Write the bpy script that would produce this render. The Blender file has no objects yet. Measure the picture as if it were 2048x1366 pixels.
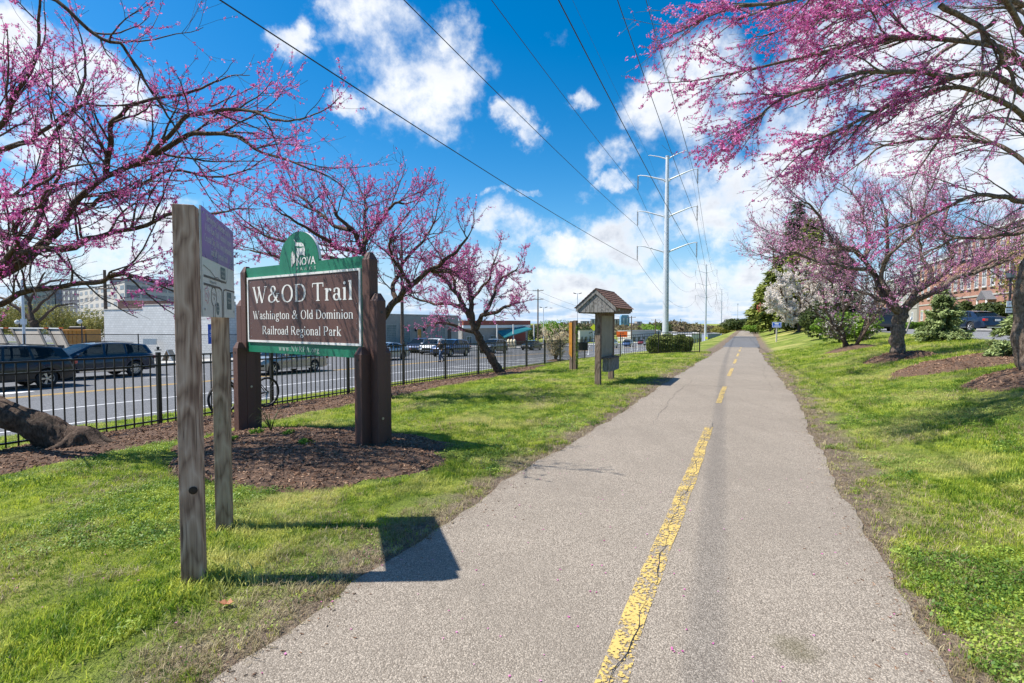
import bpy, math, random
import numpy as np
from mathutils import Matrix, Vector

random.seed(7)
RNG = np.random.default_rng(11)
R = math.radians
scene = bpy.context.scene

# ------------------------------------------------------------------ camera
CAM_Z = 1.70
PITCH = math.atan(39.0 / 1024.0)
cd = bpy.data.cameras.new('camera')
cam = bpy.data.objects.new('camera', cd)
scene.collection.objects.link(cam)
cam.location = (0, 0, CAM_Z)
cam.rotation_euler = (math.pi / 2 - PITCH, 0, 0)
cd.lens = 18.0
cd.sensor_width = 36.0
cd.clip_start = 0.05
cd.clip_end = 6000
scene.camera = cam

# ------------------------------------------------------------------ world
SUN_EL = R(55.5)
SUN_DIR = Vector((-math.cos(SUN_EL) * 0.9995, -math.cos(SUN_EL) * 0.03, math.sin(SUN_EL)))   # towards the sun


class NT:
    """small helper to write node trees"""
    def __init__(s, tree):
        s.t = tree
        s.n = tree.nodes
        s.l = tree.links

    def node(s, typ, **kw):
        nd = s.n.new(typ)
        for k, v in kw.items():
            setattr(nd, k, v)
        return nd

    def put(s, sock, v):
        if isinstance(v, bpy.types.NodeSocket):
            s.l.new(v, sock)
        elif v is not None:
            if hasattr(sock, 'default_value'):
                if isinstance(v, (tuple, list)) and len(v) == 3 and sock.type == 'RGBA':
                    v = (*v, 1)
                sock.default_value = v

    def math(s, op, a, b=None, c=None, clamp=False):
        nd = s.node('ShaderNodeMath', operation=op)
        nd.use_clamp = clamp
        s.put(nd.inputs[0], a)
        s.put(nd.inputs[1], b)
        if c is not None:
            s.put(nd.inputs[2], c)
        return nd.outputs[0]

    def vmath(s, op, a, b=None, out=0):
        nd = s.node('ShaderNodeVectorMath', operation=op)
        s.put(nd.inputs[0], a)
        if b is not None:
            s.put(nd.inputs[1], b)
        return nd.outputs[out]

    def noise(s, vec, scale, detail=4, rough=0.55, dim='3D'):
        nd = s.node('ShaderNodeTexNoise')
        nd.noise_dimensions = dim
        if vec is not None:
            s.put(nd.inputs['Vector'], vec)
        nd.inputs['Scale'].default_value = scale
        nd.inputs['Detail'].default_value = detail
        nd.inputs['Roughness'].default_value = rough
        return nd.outputs['Fac']

    def smooth(s, v, a, b, lo=0.0, hi=1.0):
        nd = s.node('ShaderNodeMapRange', interpolation_type='SMOOTHSTEP')
        s.put(nd.inputs[0], v)
        nd.inputs[1].default_value = a
        nd.inputs[2].default_value = b
        nd.inputs[3].default_value = lo
        nd.inputs[4].default_value = hi
        return nd.outputs[0]

    def mix(s, f, a, b, mode='MIX'):
        nd = s.node('ShaderNodeMix', data_type='RGBA', blend_type=mode)
        s.put(nd.inputs[0], f)
        s.put(nd.inputs[6], a)
        s.put(nd.inputs[7], b)
        return nd.outputs[2]

    def ramp(s, v, stops, interp='LINEAR'):
        nd = s.node('ShaderNodeValToRGB')
        nd.color_ramp.interpolation = interp
        el = nd.color_ramp.elements
        while len(el) < len(stops):
            el.new(0.5)
        for e, (p, c) in zip(el, stops):
            e.position = p
            e.color = (*c, 1) if len(c) == 3 else c
        s.put(nd.inputs[0], v)
        return nd.outputs[0]

    def mapping(s, vec, scale=(1, 1, 1), loc=(0, 0, 0), rot=(0, 0, 0)):
        nd = s.node('ShaderNodeMapping')
        s.put(nd.inputs[0], vec)
        nd.inputs['Scale'].default_value = scale
        nd.inputs['Location'].default_value = loc
        nd.inputs['Rotation'].default_value = rot
        return nd.outputs[0]


def pix_dir(px, py):
    x = (px - 1024.0) / 1024.0
    y = (683.0 - py) / 1024.0
    f = Vector((0, math.cos(PITCH), -math.sin(PITCH)))
    up = Vector((0, math.sin(PITCH), math.cos(PITCH)))
    return f + Vector((x, 0, 0)) + up * y


world = bpy.data.worlds.new('World')
scene.world = world
world.use_nodes = True
wt = NT(world.node_tree)
wt.n.clear()
SKY_STRENGTH = 0.15
sky = wt.node('ShaderNodeTexSky', sky_type='NISHITA')
sky.sun_disc = False
sky.sun_elevation = SUN_EL
sky.sun_rotation = math.atan2(SUN_DIR.x, SUN_DIR.y)
sky.altitude = 100
sky.air_density = 1.0
sky.dust_density = 0.6
sky.ozone_density = 2.2
hs = wt.node('ShaderNodeHueSaturation')
hs.inputs['Hue'].default_value = 0.497
hs.inputs['Saturation'].default_value = 1.52
hs.inputs['Value'].default_value = 0.67
wt.put(hs.inputs['Color'], sky.outputs[0])
tc = wt.node('ShaderNodeTexCoord')
dirv = wt.vmath('NORMALIZE', tc.outputs['Generated'])
sep = wt.node('ShaderNodeSeparateXYZ')
wt.put(sep.inputs[0], dirv)
dz = sep.outputs[2]
# clouds drawn on a high flat sheet (so that they flatten towards the horizon) ...
zz = wt.math('ADD', wt.math('MAXIMUM', dz, 0.0), 0.10)
comb = wt.node('ShaderNodeCombineXYZ')
wt.put(comb.inputs[0], wt.math('DIVIDE', sep.outputs[0], zz))
wt.put(comb.inputs[1], wt.math('DIVIDE', sep.outputs[1], zz))
sheet = comb.outputs[0]
n_sheet = wt.noise(wt.mapping(sheet, loc=(3.3, 1.2, 0)), 1.35, 9, 0.60)
# ... plus cumulus heaps in given directions (px, py, rx, ry in photo pixels)
BLOBS = [(765, 75, 105, 85), (850, 165, 125, 105), (900, 80, 60, 60), (700, 205, 45, 38), (590, 80, 45, 40), (680, 20, 60, 40),
         (50, 95, 120, 60), (150, 135, 120, 70), (235, 190, 80, 50), (60, 270, 130, 70), (120, 520, 210, 60), (150, 425, 150, 45), (290, 470, 120, 60),
         (1040, 252, 42, 32), (1157, 200, 36, 22), (1300, 195, 60, 60), (1400, 190, 120, 90), (1235, 320, 60, 42), (1240, 375, 40, 22),
         (985, 448, 95, 48), (1050, 470, 70, 36), (1245, 490, 125, 50), (1330, 455, 90, 55), (1120, 500, 60, 25),
         (985, 545, 110, 45), (1090, 575, 180, 50), (1300, 575, 220, 48), (1450, 400, 160, 90), (1560, 360, 170, 90), (1480, 540, 110, 30),
         (1700, 130, 200, 110), (1900, 150, 240, 160), (1800, 350, 230, 130), (2050, 300, 200, 200), (1620, 470, 130, 40), (1600, 250, 120, 60),
         (1000, 391, 34, 13), (1048, 393, 26, 11)]
acc = None
nz_d = wt.noise(dirv, 5.5, 9, 0.62)
nz_f = wt.noise(dirv, 16.0, 6, 0.6)
wn_ = wt.node('ShaderNodeTexNoise')
wt.put(wn_.inputs['Vector'], dirv)
wn_.inputs['Scale'].default_value = 7.0
wn_.inputs['Detail'].default_value = 7
wn_.inputs['Roughness'].default_value = 0.62
warp_ = wt.vmath('MULTIPLY', wt.vmath('SUBTRACT', wn_.outputs['Color'], (0.5, 0.5, 0.5)), (0.19, 0.19, 0.13))
sx = wt.vmath('ADD', dirv, warp_)
for (bx, by, rx, ry) in BLOBS:
    c = pix_dir(bx, by).normalized()
    k = 1.0 / math.sqrt(1 + ((bx - 1024) / 1024) ** 2 + ((by - 644) / 1024) ** 2)
    d = wt.vmath('SUBTRACT', sx, tuple(c))
    d = wt.vmath('MULTIPLY', d, (1024 / rx / k, 1024 / rx / k, 1024 / ry / k))
    ln = wt.vmath('LENGTH', d, out=1)
    f = wt.math('SUBTRACT', 1.0, ln)
    acc = f if acc is None else wt.math('MAXIMUM', acc, f)
acc = wt.math('MINIMUM', wt.math('MULTIPLY', wt.math('MAXIMUM', acc, -0.9), 1.15), 0.50)
# general broken cover, denser near the horizon
lowc = wt.smooth(dz, 0.02, 0.30, 0.20, -0.75)
gen = wt.math('ADD', wt.math('MULTIPLY', wt.math('SUBTRACT', n_sheet, 0.5), 2.6), lowc)
field = wt.math('MAXIMUM', acc, gen)
wob = wt.math('ADD', wt.math('MULTIPLY', wt.math('SUBTRACT', nz_d, 0.5), 2.3), wt.math('MULTIPLY', wt.math('SUBTRACT', nz_f, 0.5), 2.2))
field = wt.math('ADD', field, wob)
mask = wt.math('POWER', wt.smooth(field, -0.30, 0.85), 1.3)
thick = wt.smooth(field, 0.25, 1.3)
# grey undersides: sample the same heaps a little lower/higher through a stretched noise
belly = wt.noise(wt.mapping(dirv, scale=(1, 1, 2.6)), 7.0, 5, 0.55)
belly = wt.smooth(belly, 0.36, 0.62)
lowgrey = wt.smooth(dz, 0.0, 0.45, 1.0, 0.30)
shade = wt.math('MULTIPLY', wt.math('MULTIPLY', belly, thick), lowgrey)
ccol = wt.mix(shade, (4.2, 4.3, 4.45), (1.8, 2.05, 2.55))
low_sky = wt.mix(wt.smooth(dz, -0.02, 0.20), (1.9, 2.75, 3.9), hs.outputs[0])
skycol = wt.mix(wt.math('MULTIPLY', mask, 0.97), low_sky, ccol)
bg = wt.node('ShaderNodeBackground')
wt.put(bg.inputs[0], skycol)
bg.inputs[1].default_value = SKY_STRENGTH
out = wt.node('ShaderNodeOutputWorld')
wt.l.new(bg.outputs[0], out.inputs[0])
world.cycles.sampling_method = 'MANUAL'
world.cycles.sample_map_resolution = 512

# ------------------------------------------------------------------ sun
sd = bpy.data.lights.new('sun', 'SUN')
sd.energy = 4.9
sd.angle = R(0.5)
sd.color = (1.0, 0.955, 0.88)
sun = bpy.data.objects.new('sun', sd)
scene.collection.objects.link(sun)
sun.rotation_euler = SUN_DIR.to_track_quat('Z', 'Y').to_euler()
sun.location = (-20, -4, 30)

scene.view_settings.view_transform = 'Standard'
scene.view_settings.look = 'None'
scene.view_settings.exposure = 0.75
scene.view_settings.gamma = 1.0
scene.view_settings.use_curve_mapping = False
scene.cycles.max_bounces = 6
scene.cycles.transparent_max_bounces = 6
scene.cycles.diffuse_bounces = 3
scene.cycles.glossy_bounces = 3
scene.cycles.use_denoising = True
scene.render.use_persistent_data = False

# ------------------------------------------------------------------ object helpers
COL = scene.collection
ROOTM = {}


def tag(o, label=None, cat=None, group=None, kind=None):
    if label: o['label'] = label
    if cat: o['category'] = cat
    if group: o['group'] = group
    if kind: o['kind'] = kind
    return o


def thing(name, label, cat, loc=(0, 0, 0), rz=0.0, group=None):
    o = bpy.data.objects.new(name, None)
    COL.objects.link(o)
    o.empty_display_size = 0.2
    o.location = loc
    o.rotation_euler = (0, 0, rz)
    ROOTM[o.name] = Matrix.Translation(Vector(loc)) @ Matrix.Rotation(rz, 4, 'Z')
    return tag(o, label, cat, group)


class MB:
    """collects polygons; build() links them as one mesh object"""
    def __init__(s):
        s.v = []
        s.f = []

    def add(s, verts, faces):
        o = len(s.v)
        s.v.extend([tuple(v) for v in verts])
        s.f.extend([tuple(i + o for i in f) for f in faces])
        return s

    def box(s, c, d, m=None):
        x, y, z = d[0] / 2, d[1] / 2, d[2] / 2
        vs = [Vector(p) for p in ((-x, -y, -z), (x, -y, -z), (x, y, -z), (-x, y, -z), (-x, -y, z), (x, -y, z), (x, y, z), (-x, y, z))]
        if m is not None:
            vs = [m @ v for v in vs]
        c = Vector(c)
        s.add([v + c for v in vs], [(0, 3, 2, 1), (4, 5, 6, 7), (0, 1, 5, 4), (1, 2, 6, 5), (2, 3, 7, 6), (3, 0, 4, 7)])
        return s

    def prism(s, poly, axis_o, ax, ay, an, t):
        """polygon (2D) in the plane o + x*ax + y*ay, thickness t along an"""
        o, ax, ay, an = Vector(axis_o), Vector(ax), Vector(ay), Vector(an)
        n = len(poly)
        a = [o + ax * p[0] + ay * p[1] for p in poly]
        b = [p + an * t for p in a]
        fs = [tuple(range(n))[::-1], tuple(range(n, 2 * n))]
        fs += [(i, (i + 1) % n, n + (i + 1) % n, n + i) for i in range(n)]
        s.add(a + b, fs)
        return s

    def tube(s, pts, rad, k=8, cap=True):
        pts = [Vector(p) for p in pts]
        n = len(pts)
        if not hasattr(rad, '__len__'):
            rad = [rad] * n
        vs, fs = [], []
        up = Vector((0, 0, 1))
        t0 = (pts[1] - pts[0]).normalized()
        if abs(t0.z) > 0.9:
            up = Vector((1, 0, 0))
        a = t0.cross(up).normalized()
        for i in range(n):
            t = (pts[min(i + 1, n - 1)] - pts[max(i - 1, 0)]).normalized()
            a = (a - t * a.dot(t)).normalized()
            b = t.cross(a)
            for j in range(k):
                w = 2 * math.pi * j / k
                vs.append(pts[i] + (a * math.cos(w) + b * math.sin(w)) * rad[i])
        for i in range(n - 1):
            for j in range(k):
                j2 = (j + 1) % k
                fs.append((i * k + j, i * k + j2, (i + 1) * k + j2, (i + 1) * k + j))
        if cap:
            fs.append(tuple(range(k))[::-1])
            fs.append(tuple((n - 1) * k + j for j in range(k)))
        s.add(vs, fs)
        return s

    def lathe(s, prof, k=16, c=(0, 0, 0), axis='Z', closed=False):
        """prof = [(r, h)], around axis"""
        vs, fs = [], []
        n = len(prof)
        for (r, h) in prof:
            for j in range(k):
                w = 2 * math.pi * j / k
                x, y = r * math.cos(w), r * math.sin(w)
                p = (x, y, h) if axis == 'Z' else ((x, h, y) if axis == 'Y' else (h, x, y))
                vs.append((p[0] + c[0], p[1] + c[1], p[2] + c[2]))
        m = n if closed else n - 1
        for i in range(m):
            i2 = (i + 1) % n
            for j in range(k):
                j2 = (j + 1) % k
                fs.append((i * k + j, i * k + j2, i2 * k + j2, i2 * k + j))
        s.add(vs, fs)
        return s

    def quad(s, a, b, c, d):
        return s.add([a, b, c, d], [(0, 1, 2, 3)])

    def build(s, name, mat, parent=None, world=False, smooth=False, angle=35, bevel=0.0, **kw):
        me = bpy.data.meshes.new(name)
        vs = s.v
        if world and parent is not None:
            inv = ROOTM[parent.name].inverted()
            vs = [tuple(inv @ Vector(v)) for v in vs]
        me.from_pydata(vs, [], s.f)
        me.update()
        if mat is not None:
            me.materials.append(mat)
        if smooth:
            me.polygons.foreach_set('use_smooth', [True] * len(me.polygons))
            me.set_sharp_from_angle(angle=R(angle))
        o = bpy.data.objects.new(name, me)
        COL.objects.link(o)
        if parent is not None:
            o.parent = parent
            if world:
                ROOTM[o.name] = Matrix.Identity(4)
        if bevel > 0:
            b = o.modifiers.new('bevel', 'BEVEL')
            b.width = bevel
            b.segments = 2
            b.limit_method = 'ANGLE'
        tag(o, **kw)
        return o


def np_mesh(name, verts, faces, mat, parent=None, world=False, smooth=False, attr=None, **kw):
    """fast mesh from numpy arrays; faces is (M,3) or (M,4)"""
    verts = np.asarray(verts, dtype=np.float32)
    faces = np.asarray(faces, dtype=np.int32)
    if world and parent is not None:
        inv = np.array(ROOTM[parent.name].inverted())
        verts = verts @ inv[:3, :3].T.astype(np.float32) + inv[:3, 3].astype(np.float32)
    k = faces.shape[1]
    me = bpy.data.meshes.new(name)
    me.vertices.add(len(verts))
    me.vertices.foreach_set('co', verts.ravel())
    me.loops.add(faces.size)
    me.loops.foreach_set('vertex_index', faces.ravel())
    me.polygons.add(len(faces))
    me.polygons.foreach_set('loop_start', np.arange(0, faces.size, k, dtype=np.int32))
    me.polygons.foreach_set('loop_total', np.full(len(faces), k, dtype=np.int32))
    if smooth:
        me.polygons.foreach_set('use_smooth', np.ones(len(faces), dtype=bool))
    if attr is not None:
        for an, arr in attr.items():
            at = me.attributes.new(an, 'FLOAT', 'POINT')
            at.data.foreach_set('value', np.asarray(arr, dtype=np.float32))
    me.update(calc_edges=True)
    if mat is not None:
        me.materials.append(mat)
    o = bpy.data.objects.new(name, me)
    COL.objects.link(o)
    if parent is not None:
        o.parent = parent
    tag(o, **kw)
    return o


def copy_tree(o, parent=None):
    c = o.copy()
    COL.objects.link(c)
    if parent is not None:
        c.parent = parent
    for ch in o.children:
        copy_tree(ch, c)
    return c


# ------------------------------------------------------------------ the lie of the land
TX, TY = 0.9071, 0.4209


def to_uv(x, y):
    return TX * (x + 0.62) - TY * y, TY * (x + 0.62) + TX * y


def to_xy(u, v):
    return TX * u + TY * v - 0.62, -TY * u + TX * v


_zt = np.array([(-60, 0), (18, 0), (22, -.03), (27, -.07), (35, -.15), (44, -.25), (75, -.30), (110, -.22), (135, -.30), (200, -3.0), (400, -8.0), (2000, -10)], float)
_zf = np.array([(-60, -.05), (0, -.12), (5, -.2), (13.5, -.32), (18.7, -.46), (23.7, -.54), (33, -.75), (45, -1.2), (80, -2.6), (140, -4.2), (200, -5.6), (400, -9), (2000, -10)], float)
_zr = np.array([(-60, -.3), (0, -.65), (40, -1.55), (140, -4.6), (200, -6.0), (400, -9.5), (2000, -10.2)], float)
_hr = np.array([(1.4, 0), (1.8, .03), (2.7, .2), (4.5, .6), (6, .82), (7.5, 1.0), (10, 1.03), (60, 1.2), (3000, 1.2)], float)


def ground_z(u, v):
    u = np.asarray(u, float)
    v = np.asarray(v, float)
    zt = np.interp(v, _zt[:, 0], _zt[:, 1])
    zf = np.interp(v, _zf[:, 0], _zf[:, 1])
    zr = np.interp(v, _zr[:, 0], _zr[:, 1])
    s = np.clip((-1.8 - u) / 7.5, 0, 1)
    z = zt + (zf - zt) * s ** 1.5
    t = np.clip((-9.3 - u) / 4.7, 0, 1)
    z = np.where(u < -9.3, zf + (zr - zf) * t, z)
    z = np.where(u < -34, zr + 0.13, z)
    h = np.interp(u, _hr[:, 0], _hr[:, 1])
    w = np.clip((u - 1.4) / 6, 0, 1)
    z = np.where(u > 1.4, zt * (1 - w) + h * np.clip((330 - v) / 180, 0, 1) + (1 - np.clip((330 - v) / 180, 0, 1)) * w * zt, z)
    return z


def gz(x, y):
    u, v = to_uv(x, y)
    return float(ground_z(u, v))


def P(px, py, Y):
    d = pix_dir(px, py)
    t = Y / d.y
    return Vector((d.x * t, Y, CAM_Z + d.z * t))


def G(px, py, dz=0.0):
    d = pix_dir(px, py)
    lo, hi = 0.5, 900.0
    f = lambda t: CAM_Z + d.z * t - dz - gz(d.x * t, d.y * t)
    t = 0.5
    prev = t
    while t < 900:
        if f(t) < 0:
            break
        prev = t
        t *= 1.03
    lo, hi = prev, t
    for _ in range(30):
        m = (lo + hi) / 2
        if f(m) > 0: lo = m
        else: hi = m
    return Vector((d.x * lo, d.y * lo, CAM_Z + d.z * lo))


def Guv(px, py):
    g = G(px, py)
    return to_uv(g.x, g.y)


def on_ground(x, y, dz=0.0):
    return Vector((x, y, gz(x, y) + dz))
# ------------------------------------------------------------------ materials
MATS = {}


def new_mat(name):
    m = bpy.data.materials.new(name)
    m.use_nodes = True
    t = NT(m.node_tree)
    t.n.clear()
    o = t.node('ShaderNodeOutputMaterial')
    b = t.node('ShaderNodeBsdfPrincipled')
    t.l.new(b.outputs[0], o.inputs[0])
    MATS[name] = m
    return m, t, b, o


def bump(t, b, h, strength=0.4, dist=0.01):
    bn = t.node('ShaderNodeBump')
    bn.inputs['Strength'].default_value = strength
    bn.inputs['Distance'].default_value = dist
    t.put(bn.inputs['Height'], h)
    t.l.new(bn.outputs[0], b.inputs['Normal'])


def simple(name, col, rough=0.6, metal=0.0, var=0.12, scale=6.0, bmp=0.0, coat=0.0, coords='Object', spec=None):
    m, t, b, o = new_mat(name)
    c = t.node('ShaderNodeTexCoord').outputs[coords]
    n = t.noise(c, scale, 5, 0.6)
    dark = tuple(x * (1 - var) for x in col)
    lite = tuple(min(1, x * (1 + var)) for x in col)
    t.put(b.inputs['Base Color'], t.ramp(n, [(0.3, dark), (0.7, lite)]))
    t.put(b.inputs['Roughness'], t.smooth(n, 0.2, 0.8, max(0.02, rough - 0.08), min(1, rough + 0.08)))
    b.inputs['Metallic'].default_value = metal
    if coat:
        b.inputs['Coat Weight'].default_value = coat
        b.inputs['Coat Roughness'].default_value = 0.04
    if spec is not None:
        b.inputs['Specular IOR Level'].default_value = spec
    if bmp:
        bump(t, b, t.noise(c, scale * 8, 4, 0.6), bmp, 0.01)
    return m


def paint(name, col, metal=0.25):
    m = simple(name, col, 0.32, metal, 0.05, 2.0, coat=0.6)
    return m


# grass ground seen between the blades and in the distance
def m_ground():
    m, t, b, o = new_mat('lawn_ground')
    pos = t.node('ShaderNodeNewGeometry').outputs['Position']
    n1 = t.noise(pos, 0.22, 4, 0.55)
    n2 = t.noise(pos, 1.3, 6, 0.65)
    n3 = t.noise(pos, 9.0, 5, 0.7)
    nf = t.noise(pos, 45.0, 3, 0.7)
    g = t.mix(t.smooth(n2, 0.35, 0.65), (0.10, 0.145, 0.022), (0.25, 0.30, 0.050))
    g = t.mix(t.smooth(n1, 0.46, 0.66, 0, 0.75), g, (0.44, 0.39, 0.14))
    g = t.mix(t.smooth(n3, 0.56, 0.76, 0, 0.7), g, (0.33, 0.29, 0.12))
    g = t.mix(t.smooth(nf, 0.30, 0.50, 0.55, 0), g, (0.045, 0.075, 0.012))
    # distance across the trail, u
    sp = t.node('ShaderNodeSeparateXYZ')
    t.put(sp.inputs[0], pos)
    u = t.math('SUBTRACT', t.math('MULTIPLY', t.math('ADD', sp.outputs[0], 0.62), TX), t.math('MULTIPLY', sp.outputs[1], TY))
    au = t.math('ABSOLUTE', t.math('ADD', u, 0.10))
    wob = t.math('MULTIPLY', t.math('SUBTRACT', t.noise(pos, 2.2, 5, 0.65), 0.5), 0.9)
    dirt = t.smooth(t.math('ADD', au, wob), 1.72, 2.25, 1.0, 0.0)
    dcol = t.ramp(t.noise(pos, 24, 6, 0.75), [(0.3, (0.10, 0.072, 0.050)), (0.55, (0.215, 0.165, 0.120)), (0.75, (0.36, 0.30, 0.22))])
    g = t.mix(dirt, g, dcol)
    t.put(b.inputs['Base Color'], g)
    b.inputs['Roughness'].default_value = 0.95
    b.inputs['Specular IOR Level'].default_value = 0.15
    bump(t, b, t.math('ADD', nf, t.math('MULTIPLY', n3, 1.5)), 0.9, 0.05)
    return m


def m_asphalt(name, base, lite, dark, agg=90.0, patches=True, yellow=None):
    m, t, b, o = new_mat(name)
    pos = t.node('ShaderNodeNewGeometry').outputs['Position']
    vo = t.node('ShaderNodeTexVoronoi')
    t.put(vo.inputs['Vector'], pos)
    vo.inputs['Scale'].default_value = agg
    sepc = t.node('ShaderNodeSeparateColor')
    t.put(sepc.inputs[0], vo.outputs['Color'])
    stone = t.ramp(sepc.outputs[0], [(0.0, dark), (0.35, base), (0.75, lite), (1.0, tuple(min(1, x * 1.35) for x in lite))])
    gap = t.smooth(vo.outputs['Distance'], 0.30, 0.65, 0, 0.55)
    c = t.mix(gap, stone, tuple(x * 0.35 for x in dark))
    big = t.noise(t.mapping(pos, scale=(1, 1, 1)), 0.55, 5, 0.6)
    c = t.mix(t.smooth(big, 0.38, 0.66, 0, 0.42 if patches else 0.35), c, tuple(x * 0.62 for x in base))
    mid = t.noise(pos, 4.0, 4, 0.6)
    c = t.mix(t.smooth(mid, 0.5, 0.8, 0, 0.22), c, lite)
    if patches:
        # worn wheel streaks along the trail and a dark smear by the line
        sp = t.node('ShaderNodeSeparateXYZ')
        t.put(sp.inputs[0], pos)
        u = t.math('SUBTRACT', t.math('MULTIPLY', t.math('ADD', sp.outputs[0], 0.62), TX), t.math('MULTIPLY', sp.outputs[1], TY))
        st = t.noise(t.mapping(pos, rot=(0, 0, math.atan2(TY, TX)), scale=(2.6, 0.28, 1)), 1.3, 4, 0.6)
        band = t.smooth(st, 0.50, 0.75, 0.0, 0.20)
        c = t.mix(band, c, tuple(x * 0.45 for x in base))
        edge = t.smooth(t.math('ABSOLUTE', t.math('ADD', u, 0.12)), 1.25, 1.75, 0.0, 0.55)
        c = t.mix(t.math('MULTIPLY', edge, t.smooth(t.noise(pos, 6, 5, 0.7), 0.42, 0.6)), c, (0.15, 0.12, 0.09))
        # mossy stain
        dd = t.vmath('DISTANCE', pos, tuple(STAIN), out=1)
        c = t.mix(t.smooth(t.math('ADD', dd, t.math('MULTIPLY', t.math('SUBTRACT', t.noise(pos, 14, 5, .7), .5), .25)), 0.02, 0.17, 0.5, 0.0), c, (0.085, 0.075, 0.03))
    t.put(b.inputs['Base Color'], c)
    b.inputs['Roughness'].default_value = 0.85
    b.inputs['Specular IOR Level'].default_value = 0.3
    h = t.math('SUBTRACT', 1.0, t.math('MULTIPLY', vo.outputs['Distance'], 1.4))
    bump(t, b, h, 0.6, 0.005)
    return m


def m_wood(name, base, dark, lite, stain=(0.05, 0.06, 0.03), scale=1.0, stain_amt=0.5, rough=0.85):
    """weathered timber, grain along local Z"""
    m, t, b, o = new_mat(name)
    c = t.node('ShaderNodeTexCoord').outputs['Object']
    warp = t.noise(t.mapping(c, scale=(1, 1, 0.35)), 3.0 * scale, 3, 0.5)
    cv = t.node('ShaderNodeCombineXYZ')
    sp = t.node('ShaderNodeSeparateXYZ')
    t.put(sp.inputs[0], c)
    t.put(cv.inputs[0], t.math('ADD', sp.outputs[0], t.math('MULTIPLY', warp, 0.10)))
    t.put(cv.inputs[1], t.math('ADD', sp.outputs[1], t.math('MULTIPLY', warp, 0.08)))
    t.put(cv.inputs[2], t.math('MULTIPLY', sp.outputs[2], 0.045))
    ringn = t.noise(cv.outputs[0], 60 * scale, 3, 0.5)
    rings = t.math('FRACT', t.math('MULTIPLY', warp, 11.0))
    rings = t.math('ABSOLUTE', t.math('SUBTRACT', rings, 0.5))
    grain = t.math('ADD', t.math('MULTIPLY', ringn, 0.7), t.math('MULTIPLY', rings, 0.6))
    col = t.ramp(grain, [(0.28, dark), (0.50, base), (0.78, lite)])
    st = t.noise(t.mapping(c, scale=(1, 1, 0.5)), 2.6, 5, 0.65)
    col = t.mix(t.smooth(st, 0.5, 0.75, 0, stain_amt), col, stain)
    crack = t.noise(t.mapping(c, scale=(1, 1, 0.03)), 90 * scale, 2, 0.5)
    col = t.mix(t.smooth(crack, 0.66, 0.74, 0, 0.8), col, tuple(x * 0.3 for x in dark))
    t.put(b.inputs['Base Color'], col)
    b.inputs['Roughness'].default_value = rough
    b.inputs['Specular IOR Level'].default_value = 0.25
    bump(t, b, t.math('SUBTRACT', grain, t.smooth(crack, 0.66, 0.74, 0, 1)), 0.6, 0.004)
    return m


def m_bark(name, base, dark, lite, lichen=(0.2, 0.2, 0.13), scale=1.0):
    m, t, b, o = new_mat(name)
    pos = t.node('ShaderNodeNewGeometry').outputs['Position']
    n = t.noise(t.mapping(pos, scale=(1, 1, 0.45)), 26 * scale, 6, 0.7)
    n2 = t.noise(pos, 5 * scale, 4, 0.6)
    c = t.ramp(n, [(0.32, dark), (0.5, base), (0.72, lite)])
    c = t.mix(t.smooth(n2, 0.52, 0.72, 0, 0.55), c, lichen)
    t.put(b.inputs['Base Color'], c)
    b.inputs['Roughness'].default_value = 0.9
    b.inputs['Specular IOR Level'].default_value = 0.2
    bump(t, b, n, 1.0, 0.035)
    return m


def m_leaf(name, stops, scale=3.0, trans=0.35, rough=0.6):
    """small leaves / petals: colour varies from clump to clump"""
    m = bpy.data.materials.new(name)
    m.use_nodes = True
    t = NT(m.node_tree)
    t.n.clear()
    o = t.node('ShaderNodeOutputMaterial')
    pos = t.node('ShaderNodeNewGeometry').outputs['Position']
    wn = t.node('ShaderNodeTexWhiteNoise')
    wn.noise_dimensions = '3D'
    t.put(wn.inputs[0], t.vmath('FLOOR', t.vmath('MULTIPLY', pos, (30, 30, 30))))
    f = t.math('ADD', t.math('MULTIPLY', t.noise(pos, scale, 4, 0.6), 0.65), t.math('MULTIPLY', wn.outputs[0], 0.35))
    c = t.ramp(f, stops)
    d = t.node('ShaderNodeBsdfPrincipled')
    t.put(d.inputs['Base Color'], c)
    d.inputs['Roughness'].default_value = rough
    d.inputs['Specular IOR Level'].default_value = 0.25
    tr = t.node('ShaderNodeBsdfTranslucent')
    t.put(tr.inputs[0], c)
    mx = t.node('ShaderNodeMixShader')
    mx.inputs[0].default_value = trans
    t.l.new(d.outputs[0], mx.inputs[1])
    t.l.new(tr.outputs[0], mx.inputs[2])
    t.l.new(mx.outputs[0], o.inputs[0])
    MATS[name] = m
    return m


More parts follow.
